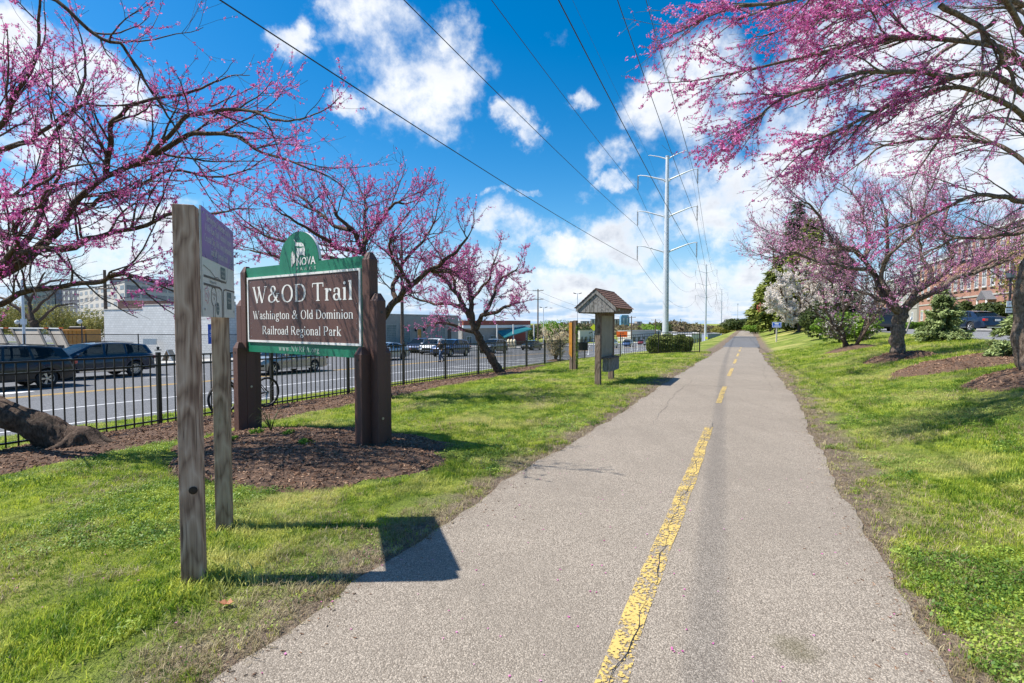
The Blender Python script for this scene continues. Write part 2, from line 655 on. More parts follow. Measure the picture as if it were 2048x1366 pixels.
def m_blade(name, a, b_, c_, dry, dry_amt=0.35, trans=0.4):
    """grass blades, instanced: hue by patch and by tuft, paler tips"""
    m = bpy.data.materials.new(name)
    m.use_nodes = True
    t = NT(m.node_tree)
    t.n.clear()
    o = t.node('ShaderNodeOutputMaterial')
    pos = t.node('ShaderNodeNewGeometry').outputs['Position']
    rnd = t.node('ShaderNodeObjectInfo').outputs['Random']
    n1 = t.noise(pos, 0.75, 4, 0.6)
    n2 = t.noise(pos, 3.0, 4, 0.6)
    f = t.math('ADD', t.math('MULTIPLY', n2, 0.7), t.math('MULTIPLY', rnd, 0.3))
    c = t.ramp(f, [(0.38, a), (0.5, b_), (0.62, c_)])
    c = t.mix(t.smooth(t.noise(pos, 1.7, 5, 0.65), 0.50, 0.64, 0, 0.55), c, a)
    c = t.mix(t.smooth(n1, 0.48, 0.66, 0, dry_amt), c, dry)
    d = t.node('ShaderNodeBsdfPrincipled')
    t.put(d.inputs['Base Color'], c)
    d.inputs['Roughness'].default_value = 0.5
    d.inputs['Specular IOR Level'].default_value = 0.3
    tr = t.node('ShaderNodeBsdfTranslucent')
    t.put(tr.inputs[0], c)
    mx = t.node('ShaderNodeMixShader')
    mx.inputs[0].default_value = trans
    t.l.new(d.outputs[0], mx.inputs[1])
    t.l.new(tr.outputs[0], mx.inputs[2])
    t.l.new(mx.outputs[0], o.inputs[0])
    MATS[name] = m
    return m


def m_mulch():
    m, t, b, o = new_mat('mulch')
    pos = t.node('ShaderNodeNewGeometry').outputs['Position']
    n = t.noise(pos, 38, 6, 0.75)
    n2 = t.noise(pos, 2.0, 4, 0.6)
    c = t.ramp(n, [(0.30, (0.030, 0.018, 0.011)), (0.50, (0.125, 0.070, 0.042)), (0.70, (0.27, 0.17, 0.105))])
    c = t.mix(t.smooth(n2, 0.45, 0.7, 0, 0.35), c, (0.16, 0.10, 0.066))
    t.put(b.inputs['Base Color'], c)
    b.inputs['Roughness'].default_value = 0.95
    bump(t, b, n, 1.0, 0.04)
    return m


def m_brick(name, c1, c2, mortar, scale=1.0, bw=0.22, bh=0.075, coords='Object', rot=(R(90), 0, 0), ms=0.008):
    m, t, b, o = new_mat(name)
    c = t.node('ShaderNodeTexCoord').outputs[coords]
    br = t.node('ShaderNodeTexBrick')
    t.put(br.inputs['Vector'], t.mapping(c, rot=rot))
    br.inputs['Color1'].default_value = (*c1, 1)
    br.inputs['Color2'].default_value = (*c2, 1)
    br.inputs['Mortar'].default_value = (*mortar, 1)
    br.inputs['Scale'].default_value = scale
    br.inputs['Mortar Size'].default_value = ms
    br.inputs['Brick Width'].default_value = bw
    br.inputs['Row Height'].default_value = bh
    n = t.noise(c, 1.2, 5, 0.6)
    col = t.mix(t.smooth(n, 0.35, 0.7, 0, 0.35), br.outputs['Color'], tuple(x * 0.65 for x in c1))
    t.put(b.inputs['Base Color'], col)
    b.inputs['Roughness'].default_value = 0.9
    bump(t, b, t.math('SUBTRACT', 1.0, br.outputs['Fac']), 0.5, 0.006)
    return m


def m_rough_paint(name, col, speck, rough=0.75):
    """recycled-plastic timber / textured paint"""
    m, t, b, o = new_mat(name)
    c = t.node('ShaderNodeTexCoord').outputs['Object']
    n = t.noise(c, 160, 3, 0.7)
    n2 = t.noise(t.mapping(c, scale=(1, 1, .3)), 5, 4, 0.6)
    col_ = t.mix(t.smooth(n, 0.45, 0.75, 0, 0.7), col, speck)
    col_ = t.mix(t.smooth(n2, 0.4, 0.75, 0, 0.35), col_, tuple(x * 1.7 for x in col))
    t.put(b.inputs['Base Color'], col_)
    b.inputs['Roughness'].default_value = rough
    bump(t, b, n, 0.5, 0.003)
    return m


def m_glass(name, col=(0.02, 0.03, 0.04), rough=0.06):
    m, t, b, o = new_mat(name)
    c = t.node('ShaderNodeTexCoord').outputs['Object']
    n = t.noise(c, 1.5, 3, 0.5)
    t.put(b.inputs['Base Color'], t.mix(t.smooth(n, .35, .7), col, tuple(x * 2.2 for x in col)))
    b.inputs['Roughness'].default_value = rough
    b.inputs['Specular IOR Level'].default_value = 0.45
    b.inputs['Coat Weight'].default_value = 0.15
    return m


STAIN = G(1590, 1300)
M_GROUND = m_ground()
M_TRAIL = m_asphalt('trail_asphalt', (0.305, 0.258, 0.205), (0.395, 0.338, 0.272), (0.195, 0.160, 0.124), 125)
M_PATCH = m_asphalt('patch_asphalt', (0.155, 0.155, 0.16), (0.21, 0.21, 0.215), (0.10, 0.10, 0.105), 70, False)
M_ROAD = m_asphalt('road_asphalt', (0.15, 0.153, 0.16), (0.21, 0.213, 0.22), (0.09, 0.093, 0.10), 60, False)
M_LOT = m_asphalt('lot_asphalt', (0.22, 0.22, 0.225), (0.30, 0.30, 0.30), (0.15, 0.15, 0.155), 60, False)
M_CONC = simple('concrete', (0.42, 0.40, 0.36), 0.9, 0, 0.15, 4, 0.3)


def m_worn(name, col, thr=0.47):
    """road paint worn off the stones: bare gaps let the asphalt show"""
    m, t, b, o = new_mat(name)
    pos = t.node('ShaderNodeNewGeometry').outputs['Position']
    vo = t.node('ShaderNodeTexVoronoi')
    t.put(vo.inputs['Vector'], pos)
    vo.inputs['Scale'].default_value = 42
    n = t.math('ADD', t.math('MULTIPLY', t.noise(pos, 60, 4, 0.7), 0.6), t.math('MULTIPLY', t.noise(pos, 5, 3, 0.6), 0.4))
    f = t.math('ADD', n, t.math('MULTIPLY', vo.outputs['Distance'], 0.22))
    hole = t.smooth(f, thr, thr + 0.08)
    n4 = t.noise(pos, 20, 3, .6)
    t.put(b.inputs['Base Color'], t.mix(n4, tuple(x * .85 for x in col), tuple(min(1, x * 1.12) for x in col)))
    b.inputs['Roughness'].default_value = 0.7
    tr = t.node('ShaderNodeBsdfTransparent')
    mx = t.node('ShaderNodeMixShader')
    t.put(mx.inputs[0], hole)
    t.l.new(b.outputs[0], mx.inputs[1])
    t.l.new(tr.outputs[0], mx.inputs[2])
    t.l.new(mx.outputs[0], o.inputs[0])
    bump(t, b, n, 0.4, 0.003)
    return m


M_YELLOW = m_worn('worn_yellow_paint', (0.55, 0.39, 0.115), 0.575)
M_YELLOW2 = m_worn('faded_yellow_paint', (0.55, 0.39, 0.13), 0.60)
M_RYELLOW = simple('road_yellow', (0.55, 0.33, 0.05), 0.7)
M_RWHITE = simple('road_white', (0.62, 0.62, 0.62), 0.7)
M_MULCH = m_mulch()
M_CHIP = m_leaf('mulch_chip', [(0.25, (0.045, 0.024, 0.014)), (0.5, (0.17, 0.088, 0.052)), (0.72, (0.42, 0.28, 0.185))], 20, 0.0, 0.95)
M_POSTWOOD = m_wood('weathered_timber', (0.40, 0.255, 0.185), (0.19, 0.108, 0.076), (0.58, 0.41, 0.32), stain=(0.13, 0.085, 0.065))
M_POSTWOOD2 = m_wood('mossy_timber', (0.37, 0.25, 0.18), (0.18, 0.108, 0.072), (0.51, 0.38, 0.28), stain=(0.09, 0.10, 0.035), stain_amt=0.6)
M_KIOSK = m_wood('kiosk_timber', (0.19, 0.14, 0.105), (0.07, 0.048, 0.035), (0.31, 0.24, 0.19), stain=(0.10, 0.05, 0.03))
M_GREYWOOD = m_wood('grey_boards', (0.25, 0.235, 0.22), (0.12, 0.11, 0.10), (0.36, 0.34, 0.32), scale=1.4)
M_REDWOOD = m_wood('red_roof_board', (0.19, 0.098, 0.068), (0.09, 0.05, 0.036), (0.28, 0.17, 0.125), stain=(0.2, .14, .1), stain_amt=.3)
M_POLEWOOD = m_wood('pole_timber', (0.13, 0.09, 0.065), (0.06, 0.04, 0.03), (0.2, 0.15, 0.11))
M_BROWN = m_rough_paint('brown_composite', (0.082, 0.036, 0.026), (0.17, 0.09, 0.07), 0.6)
M_PANEL = m_rough_paint('brown_panel', (0.098, 0.047, 0.038), (0.12, 0.065, 0.055), 0.5)
M_GREEN = m_rough_paint('green_board', (0.010, 0.155, 0.085), (0.015, 0.18, 0.10), 0.45)
M_WHITE = simple('white_paint', (0.72, 0.72, 0.70), 0.5, 0, 0.05)
M_OFFWHITE = simple('off_white', (0.60, 0.60, 0.57), 0.55, 0, 0.08)
M_SIGNGREY = simple('map_grey', (0.62, 0.62, 0.58), 0.35, 0, 0.05)
M_PURPLE = simple('map_purple', (0.19, 0.065, 0.33), 0.3, 0, 0.25, 3)
M_MAPBLACK = simple('map_black', (0.02, 0.02, 0.02), 0.4)
M_MAPTEAL = simple('map_teal', (0.025, 0.085, 0.095), 0.4)
M_MAPPINK = simple('map_pink', (0.6, 0.22, 0.30), 0.4)
M_BLACKMETAL = simple('black_metal', (0.022, 0.020, 0.019), 0.38, 0.3, 0.3, 30)
M_STEEL = simple('galvanised_steel', (0.55, 0.57, 0.59), 0.5, 0.25, 0.08, 1.5)
M_BOLT = simple('bolt_metal', (0.4, 0.4, 0.4), 0.35, 0.8)
M_WIRE = simple('wire', (0.035, 0.035, 0.038), 0.5, 0.4)
M_INSUL = simple('insulator', (0.22, 0.20, 0.19), 0.3)
M_RUBBER = simple('tyre_rubber', (0.018, 0.018, 0.019), 0.8, 0, 0.2, 20)
M_RIM = simple('alloy', (0.55, 0.55, 0.57), 0.25, 0.85)
M_DARK = simple('dark_plastic', (0.015, 0.015, 0.016), 0.6)
M_CARGLASS, _t, _b, _o = new_mat('car_glass')
_b.inputs['Base Color'].default_value = (.015, .02, .024, 1)
_b.inputs['Roughness'].default_value = .05
_tr = _t.node('ShaderNodeBsdfTransparent')
_tr.inputs[0].default_value = (.42, .48, .50, 1)
_mx = _t.node('ShaderNodeMixShader')
_mx.inputs[0].default_value = .55
_t.l.new(_b.outputs[0], _mx.inputs[1])
_t.l.new(_tr.outputs[0], _mx.inputs[2])
_t.l.new(_mx.outputs[0], _o.inputs[0])
M_TAIL = simple('tail_lamp', (0.45, 0.012, 0.012), 0.2, 0, 0.1, coat=1)
M_HEAD = simple('head_lamp', (0.7, 0.72, 0.75), 0.1, 0.3, 0.1, coat=1)
M_CHROME = simple('chrome', (0.7, 0.7, 0.72), 0.12, 1.0)
M_BARK = m_bark('redbud_bark', (0.098, 0.066, 0.048), (0.032, 0.020, 0.014), (0.20, 0.145, 0.11), (0.14, 0.115, 0.08))
M_BARKL = m_bark('old_bark', (0.17, 0.125, 0.095), (0.045, 0.030, 0.022), (0.36, 0.285, 0.225), (0.15, 0.13, 0.09), 0.8)
M_TWIG = m_bark('twig_bark', (0.12, 0.090, 0.078), (0.05, 0.034, 0.03), (0.22, 0.17, 0.15), (0.20, 0.17, 0.15), 2.0)
M_TWIGG = m_bark('grey_twig_bark', (0.17, 0.145, 0.12), (0.07, 0.055, 0.045), (0.30, 0.26, 0.21), (0.24, 0.21, 0.17), 2.0)
BL = [(0.22, (0.30, 0.018, 0.14)), (0.38, (0.58, 0.075, 0.33)), (0.56, (0.76, 0.22, 0.51)), (0.76, (0.87, 0.48, 0.71))]
M_BLOSSOM = m_leaf('redbud_blossom', BL, 2.5, 0.35)
M_BLOSSOM2 = m_leaf('pale_redbud_blossom', [(0.22, (0.42, 0.06, 0.23)), (0.48, (0.66, 0.18, 0.43)), (0.72, (0.84, 0.42, 0.65))], 2.5, 0.35)
M_BLOSSOM3 = m_leaf('faded_redbud_blossom', [(0.22, (0.36, 0.07, 0.21)), (0.46, (0.64, 0.24, 0.45)), (0.70, (0.82, 0.50, 0.67))], 2.5, 0.3)
M_WBLOSSOM = m_leaf('white_blossom', [(0.25, (0.62, 0.50, 0.42)), (0.45, (0.84, 0.76, 0.69)), (0.75, (0.94, 0.93, 0.88))], 3, 0.4)
M_YBLOSSOM = m_leaf('cream_blossom', [(0.25, (0.50, 0.38, 0.18)), (0.5, (0.80, 0.68, 0.46)), (0.75, (0.90, 0.84, 0.70))], 3, 0.5)
M_CEDAR = m_leaf('cedar_needles', [(0.3, (0.075, 0.11, 0.022)), (0.5, (0.22, 0.27, 0.050)), (0.7, (0.42, 0.43, 0.10))], 0.9, 0.2)
M_CEDARD = m_leaf('dark_cedar_needles', [(0.3, (0.020, 0.055, 0.030)), (0.5, (0.055, 0.10, 0.050)), (0.7, (0.12, 0.17, 0.07))], 0.9, 0.2)
M_CEDARL = m_leaf('pale_cedar_needles', [(0.3, (0.10, 0.15, 0.05)), (0.5, (0.27, 0.34, 0.13)), (0.7, (0.46, 0.54, 0.24))], 2.0, 0.25)
M_REDLEAF = m_leaf('red_leaves', [(0.3, (0.12, 0.014, 0.012)), (0.5, (0.32, 0.06, 0.05)), (0.7, (0.45, 0.14, 0.10))], 1.5, 0.3)
M_BUSH = m_leaf('green_bush_leaves', [(0.3, (0.04, 0.10, 0.012)), (0.5, (0.14, 0.26, 0.025)), (0.7, (0.30, 0.42, 0.05))], 1.3, 0.35)
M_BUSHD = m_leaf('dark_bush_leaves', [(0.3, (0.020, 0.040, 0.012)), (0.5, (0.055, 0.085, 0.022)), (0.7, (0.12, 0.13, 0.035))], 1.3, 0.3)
M_HEDGE = m_leaf('hedge_leaves', [(0.3, (0.045, 0.070, 0.018)), (0.5, (0.14, 0.185, 0.045)), (0.70, (0.36, 0.38, 0.10))], 5.0, 0.25)
M_SPRING = m_leaf('spring_leaves', [(0.3, (0.12, 0.11, 0.035)), (0.5, (0.26, 0.24, 0.06)), (0.7, (0.40, 0.36, 0.09))], 0.25, 0.3)
M_WOODS = m_leaf('far_wood_leaves', [(0.30, (0.075, 0.050, 0.035)), (0.45, (0.16, 0.11, 0.075)), (0.58, (0.20, 0.17, 0.07)), (0.75, (0.16, 0.20, 0.05))], 0.035, 0.2)
M_GRASS = m_blade('grass_blade', (0.088, 0.180, 0.018), (0.30, 0.41, 0.036), (0.56, 0.61, 0.080), (0.72, 0.62, 0.27), 0.70, 0.5)
M_CLOVER = m_blade('clover_leaf', (0.08, 0.17, 0.025), (0.22, 0.34, 0.045), (0.40, 0.50, 0.08), (0.42, 0.45, 0.12), 0.4)
M_DRY = m_blade('dry_grass', (0.22, 0.17, 0.08), (0.36, 0.29, 0.15), (0.50, 0.42, 0.24), (0.5, 0.43, 0.28), 0.3, 0.2)
M_WHITEBRICK = m_brick('white_painted_block', (0.60, 0.60, 0.585), (0.53, 0.53, 0.515), (0.43, 0.43, 0.42), 1.0, 0.4, 0.2, ms=0.02)
M_REDBRICK = m_brick('red_brick', (0.34, 0.125, 0.075), (0.42, 0.175, 0.11), (0.42, 0.33, 0.27), 1.0, 0.22, 0.08, ms=0.012)
M_STUCCO = simple('grey_stucco', (0.33, 0.31, 0.275), 0.9, 0, 0.12, 1.5, 0.2)
M_ROOFGREY = simple('grey_roof', (0.13, 0.13, 0.14), 0.85, 0, 0.2, 8)
M_WIN = m_glass('window_glass', (0.05, 0.065, 0.08), 0.1)
M_GLASSBLOCK = m_brick('glass_block', (0.12, 0.16, 0.15), (0.19, 0.24, 0.22), (0.36, 0.35, 0.31), 1.0, 0.2, 0.2, ms=0.03)
M_BLUESIGN = simple('blue_sign', (0.012, 0.085, 0.42), 0.35)
M_ORANGE = simple('orange_sign', (0.85, 0.14, 0.012), 0.45)
M_SIGNYEL = simple('yellow_sign', (0.70, 0.72, 0.02), 0.45)
M_AMBER = simple('amber_plastic', (0.50, 0.21, 0.025), 0.45, 0, 0.25, 4)
M_CLOTH_BLACK = simple('dark_cloth', (0.02, 0.02, 0.024), 0.9, 0, 0.3)
M_DENIM = simple('denim', (0.05, 0.09, 0.17), 0.9, 0, 0.3, 9)
M_SKIN = simple('skin', (0.45, 0.25, 0.17), 0.6)
# ------------------------------------------------------------------ ground, trail, road
def axis(parts):
    out_ = []
    for a, b, n in parts:
        out_ += list(np.linspace(a, b, n, endpoint=False))
    out_.append(parts[-1][1])
    return np.array(out_)


def uv_sheet(name, us, vs, dz, mat, zfun=None, **kw):
    U, V = np.meshgrid(us, vs)
    if zfun is None:
        Z = ground_z(U, V) + dz
    else:
        Z = zfun(U, V)
    X, Y = to_xy(U, V)
    verts = np.stack([X.ravel(), Y.ravel(), Z.ravel()], 1)
    nu, nv = len(us), len(vs)
    i = np.arange(nu - 1)[None, :] + np.arange(nv - 1)[:, None] * nu
    i = i.ravel()
    faces = np.stack([i, i + 1, i + nu + 1, i + nu], 1)
    return np_mesh(name, verts, faces, mat, smooth=True, **kw)


def lawn_z(U, V):
    z = ground_z(U, V)
    m = np.clip((1.45 - np.abs(U + 0.12)) / 0.25, 0, 1)
    z = z - 0.035 * m * (V < 210)
    z = z - 0.05 * ((U < -14.2) & (U > -33.8))
    return z


us = axis([(-2500, -300, 8), (-300, -60, 12), (-60, -34.2, 8), (-34.2, -33.9, 1), (-33.9, -14.3, 10), (-14.3, -14.0, 1), (-14.0, -9.3, 12), (-9.3, -1.9, 22), (-1.9, 1.9, 20), (1.9, 12, 28), (12, 60, 12), (60, 300, 8), (300, 2500, 8)])
vs = axis([(-60, 0, 20), (0, 60, 90), (60, 140, 40), (140, 400, 30), (400, 3500, 12)])
uv_sheet('ground', us, vs, 0, M_GROUND, lawn_z, kind='structure')


def edge_noise(v, seed, amp):
    r = np.random.default_rng(seed)
    out_ = np.zeros_like(v)
    for f, a in ((0.35, 1.0), (1.1, 0.6), (2.9, 0.45), (7.0, 0.3)):
        out_ += a * np.sin(v * f * 2 + r.uniform(0, 6.28)) * (0.6 + 0.4 * np.sin(v * f * .7 + r.uniform(0, 6.28)))
    return out_ * amp


_uL = np.array([(-60, -1.75), (2, -1.75), (5, -1.72), (9, -1.60), (17, -1.5), (25, -1.36), (43, -1.2), (400, -1.2)])
_uR = np.array([(-60, 1.45), (2, 1.46), (5, 1.40), (9, 1.48), (17, 1.46), (25, 1.25), (43, 1.12), (400, 1.15)])


def trail_edges(v):
    l = np.interp(v, _uL[:, 0], _uL[:, 1]) + edge_noise(v, 3, 0.055)
    r = np.interp(v, _uR[:, 0], _uR[:, 1]) + edge_noise(v, 5, 0.055)
    return l, r


def ribbon(name, v0, v1, dv, dz, mat, lfun, n=6, **kw):
    V1 = np.arange(v0, v1 + dv * 0.5, dv)
    l, r = lfun(V1)
    s = np.linspace(0, 1, n)
    U = l[:, None] + (r - l)[:, None] * s[None, :]
    V = np.repeat(V1[:, None], n, 1)
    Z = ground_z(U, V) + dz
    X, Y = to_xy(U, V)
    verts = np.stack([X.ravel(), Y.ravel(), Z.ravel()], 1)
    i = (np.arange(n - 1)[None, :] + np.arange(len(V1) - 1)[:, None] * n).ravel()
    faces = np.stack([i, i + 1, i + n + 1, i + n], 1)
    return np_mesh(name, verts, faces, mat, smooth=True, **kw)


M_CRACK = simple('crack_dirt', (0.075, 0.062, 0.05), .95)
ribbon('trail', -30, 43, 0.1, 0.012, M_TRAIL, trail_edges, kind='structure')
ribbon('trail_patch', 43, 78, 0.5, 0.016, M_PATCH, lambda v: (trail_edges(v)[0] - 0.15, trail_edges(v)[1] + 0.2), kind='structure')
ribbon('trail_far_stretch', 78, 190, 1.0, 0.012, M_TRAIL, trail_edges, kind='structure')
wob = lambda v: 0.006 * np.sin(v * 1.3) + 0.003 * np.sin(v * 3.1)
ribbon('centre_line', -12, 9.0, 0.2, 0.017, M_YELLOW, lambda v: (wob(v) - 0.066 + 0.006 * np.sin(v * 31), wob(v) + 0.066 + 0.006 * np.sin(v * 37)), 3, kind='structure')
for k in range(6):
    a = 11.69 + 5.865 * k
    ribbon('centre_dash', a, min(a + 3.1, 42.8), 0.2, 0.017, M_YELLOW2, lambda v: (wob(v) - 0.055, wob(v) + 0.055), 3, kind='structure')
crk = lambda v: 0.01 + 0.02 * np.sin(v * 2.3) + 0.012 * np.sin(v * 9.1) + 0.006 * np.sin(v * 23)
ribbon('trail_crack', -2, 9.4, 0.03, 0.0185, M_MAPBLACK, lambda v: (crk(v) - 0.003 * (0.6 + 0.5 * np.sin(v * 5)), crk(v) + 0.003 * (0.6 + 0.5 * np.sin(v * 7))), 2, kind='structure')

# cracks running on across the asphalt
for (v0_, sl, sd) in ((14.6, -.05, 2), (18.8, .05, 3), (21.6, -.04, 4), (26.0, .03, 5), (31.0, .02, 6)):
    us_ = np.linspace(-1.5 if sd % 2 else -1.25, 1.25 if sd % 3 else .4, 46)
    vv_ = v0_ + sl * us_ + 0.05 * np.sin(us_ * 3.1 + sd) + 0.022 * np.sin(us_ * 11 + sd * 2) + 0.01 * np.sin(us_ * 31)
    w_ = 0.0035 * (1 + v0_ / 9) * (0.5 + 0.5 * np.abs(np.sin(us_ * 4 + sd)))
    U_ = np.stack([us_, us_], 1)
    V_ = np.stack([vv_ - w_, vv_ + w_], 1)
    X_, Y_ = to_xy(U_, V_)
    Zc_ = ground_z(U_, V_) + 0.0155
    i_ = np.arange(45) * 2
    np_mesh('trail_crack', np.stack([X_.ravel(), Y_.ravel(), Zc_.ravel()], 1), np.stack([i_, i_ + 2, i_ + 3, i_ + 1], 1), M_CRACK, kind='structure')
for (u0_, va_, vb_, sd) in ((-.95, 9, 16, 12), (1.05, 14, 24, 13)):
    f_ = lambda v: u0_ + .05 * np.sin(v * .9 + sd) + .02 * np.sin(v * 4.3 + sd) + .008 * np.sin(v * 17)
    ribbon('trail_crack', va_, vb_, 0.05, 0.0158, M_CRACK, lambda v: (f_(v) - .0022 * (1 + v * .05) * np.abs(np.sin(v * 1.7)), f_(v) + .0022 * (1 + v * .05) * np.abs(np.sin(v * 1.3))), 2, kind='structure')

# the street
uv_sheet('road', np.linspace(-33.9, -14.0, 9), axis([(-60, 0, 8), (0, 60, 30), (60, 400, 40)]), 0.0, M_ROAD, kind='structure')
for nm, uu, w, mt in (('road_yellow_line', -21.72, .11, M_RYELLOW), ('road_yellow_line', -21.98, .11, M_RYELLOW), ('road_white_line', -17.6, .12, M_RWHITE), ('road_edge_line', -14.6, .10, M_RWHITE)):
    ribbon(nm, -30, 300, 4, 0.006, mt, lambda v, uu=uu, w=w: (np.full_like(v, uu - w / 2), np.full_like(v, uu + w / 2)), 2, kind='structure')
for k in range(16):
    a = -3 + k * 9.0
    ribbon('road_lane_dash', a, a + 3, 1, 0.006, M_RWHITE, lambda v: (np.full_like(v, -25.66), np.full_like(v, -25.54)), 2, kind='structure')
# white buffer hatching and symbols of the bicycle lane
for k in range(7):
    v0 = 26 + k * 3.2
    mb = MB()
    a, b = to_xy(-17.2, v0), to_xy(-15.4, v0 + 1.6)
    d = Vector((b[0] - a[0], b[1] - a[1], 0)).normalized() * 0.0
    pts = []
    for (uu, vv) in ((-17.2, v0), (-17.2, v0 + .35), (-15.2, v0 + 1.55), (-15.2, v0 + 1.2)):
        x, y = to_xy(uu, vv)
        pts.append((x, y, gz(x, y) + .006))
    mb.quad(*pts)
    mb.build('road_hatching', M_RWHITE, kind='structure')
# worn white lane arrow by the dark cars
mb = MB()
for (uu, vv, w, l) in ((-23.6, 6.2, .25, 2.4), (-23.6, 9.0, .9, 1.0)):
    pts = []
    for (du, dv) in ((-w / 2, 0), (w / 2, 0), (w / 2 * (.2 if w > .5 else 1), l), (-w / 2 * (.2 if w > .5 else 1), l)):
        x, y = to_xy(uu + du, vv + dv)
        pts.append((x, y, gz(x, y) + .006))
    mb.quad(*pts)
mb.build('road_arrow', M_RWHITE, kind='structure')

# kerb and pavement beyond the street
KV = axis([(-60, 0, 10), (0, 60, 30), (60, 400, 40)])
mbk = MB()
for a, b in zip(KV[:-1], KV[1:]):
    for (u0, u1) in ((-34.05, -33.9),):
        z0 = float(ground_z(-33.8, a)); z1 = float(ground_z(-33.8, b))
        p = [to_xy(u0, a), to_xy(u1, a), to_xy(u1, b), to_xy(u0, b)]
        t_ = [z0 + .14, z0 + .14, z1 + .14, z1 + .14]
        mbk.quad(*[(q[0], q[1], zz_) for q, zz_ in zip(p, t_)])
        mbk.quad((p[1][0], p[1][1], z0 - .02), (p[2][0], p[2][1], z1 - .02), (p[2][0], p[2][1], z1 + .14), (p[1][0], p[1][1], z0 + .14))
mbk.build('kerb', M_CONC, kind='structure')
uv_sheet('pavement', np.array([-36.6, -34.06]), KV, 0.015, M_CONC, kind='structure')

# parking lot on the bank (right)
uv_sheet('parking_lot', axis([(8.6, 17.5, 8)]), axis([(8, 90, 30)]), 0.02, M_LOT, lambda U, V: ground_z(U, V) + 0.02, kind='structure')
mbk = MB()
for a in np.arange(8, 89, 3.0):
    for (u0, u1) in ((17.5, 17.68),):
        z0 = float(ground_z(17.5, a)); z1 = float(ground_z(17.5, a + 3))
        p = [to_xy(u0, a), to_xy(u1, a), to_xy(u1, a + 3), to_xy(u0, a + 3)]
        mbk.quad(*[(q[0], q[1], zz_) for q, zz_ in zip(p, (z0 + .16, z0 + .16, z1 + .16, z1 + .16))])
        mbk.quad((p[0][0], p[0][1], z0), (p[0][0], p[0][1], z0 + .16), (p[3][0], p[3][1], z1 + .16), (p[3][0], p[3][1], z1))
mbk.build('lot_kerb', M_CONC, kind='structure')

uv_sheet('yard', axis([(-260, -36.62, 12)]), axis([(-20, 150, 24)]), 0.01, M_LOT, kind='structure')
# ------------------------------------------------------------------ mulch
MULCH = []          # (cx, cy, a, b, angle) ellipses, for keeping grass off


def fbm2(x, y, seed, f0=1.0, oct_=4):
    r = np.random.default_rng(seed)
    out_ = np.zeros_like(x)
    f, a = f0, 1.0
    for _ in range(oct_):
        for _k in range(3):
            th = r.uniform(0, 6.28)
            out_ += a * np.sin((x * math.cos(th) + y * math.sin(th)) * f * 2 + r.uniform(0, 6.28)) / 2
        f *= 2.1
        a *= 0.55
    return out_


def mulch_mound(cx, cy, a, b, ang, h, label=None, n=48, rings=14, name='mulch_mound', seed=1):
    MULCH.append((cx, cy, a, b, ang))
    th = np.linspace(0, 2 * math.pi, n, endpoint=False)
    en = 1 + 0.06 * np.sin(3 * th + seed) + 0.05 * np.sin(7 * th + 2 * seed) + 0.03 * np.sin(13 * th)
    vs_, fs = [], []
    rr = np.linspace(0.02, 1.0, rings)
    for r_ in rr:
        lx = a * r_ * np.cos(th) * en
        ly = b * r_ * np.sin(th) * en
        x = cx + lx * math.cos(ang) - ly * math.sin(ang)
        y = cy + lx * math.sin(ang) + ly * math.cos(ang)
        u, v = to_uv(x, y)
        z = ground_z(u, v) + h * (1 - r_ ** 2.0) + (0.014 * fbm2(x, y, seed, 4.0) if r_ < 0.97 else 0) + 0.035 * (1 - r_ ** 6) - 0.02
        vs_.append(np.stack([x, y, z], 1))
    V_ = np.concatenate(vs_)
    for i in range(rings - 1):
        for j in range(n):
            j2 = (j + 1) % n
            fs.append((i * n + j, (i + 1) * n + j, (i + 1) * n + j2, i * n + j2))
    return np_mesh(name, V_, fs, M_MULCH, smooth=True, kind='structure')


BA = math.atan2(0.56, -0.83)
mulch_mound(-2.85, 6.95, 2.35, 1.55, BA, 0.12, seed=2)
SIGN_MOUND = MULCH[-1]
# strip under the fence
sv = np.arange(-8, 24.5, 0.12)
ns = 15
s_ = np.linspace(0, 1, ns)
lu = -9.75 + edge_noise(sv, 21, 0.06)
ru = -7.55 + edge_noise(sv, 22, 0.13) + np.clip((sv - 20) / 4.5, 0, 1) * -1.2
ru = np.where(sv < 6, ru + 0.25, ru)
U = lu[:, None] + (ru - lu)[:, None] * s_[None]
V = np.repeat(sv[:, None], ns, 1)
X, Y = to_xy(U, V)
Z = ground_z(U, V) + 0.07 * np.sin(np.pi * s_)[None] ** 0.6 - 0.02 + 0.012 * fbm2(X, Y, 9, 4.0) * (np.sin(np.pi * s_)[None] > .1)
i = (np.arange(ns - 1)[None, :] + np.arange(len(sv) - 1)[:, None] * ns).ravel()
np_mesh('mulch_bed', np.stack([X.ravel(), Y.ravel(), Z.ravel()], 1), np.stack([i, i + 1, i + ns + 1, i + ns], 1), M_MULCH, smooth=True, kind='structure')


def strip_ru(v):
    return -7.55 + edge_noise(v, 22, 0.13) + np.clip((v - 20) / 4.5, 0, 1) * -1.2 + np.where(v < 6, 0.25, 0)


def in_mulch(x, y, grow=1.0):
    x = np.asarray(x); y = np.asarray(y)
    u, v = to_uv(x, y)
    m = (u > -9.75) & (u < strip_ru(v) - 0.03 + (grow - 1)) & (v < 24.4)
    for (cx, cy, a, b, ang) in MULCH:
        dx, dy = x - cx, y - cy
        lx = dx * math.cos(ang) + dy * math.sin(ang)
        ly = -dx * math.sin(ang) + dy * math.cos(ang)
        m |= ((lx / a) ** 2 + (ly / b) ** 2) < 0.93 * grow
    return m


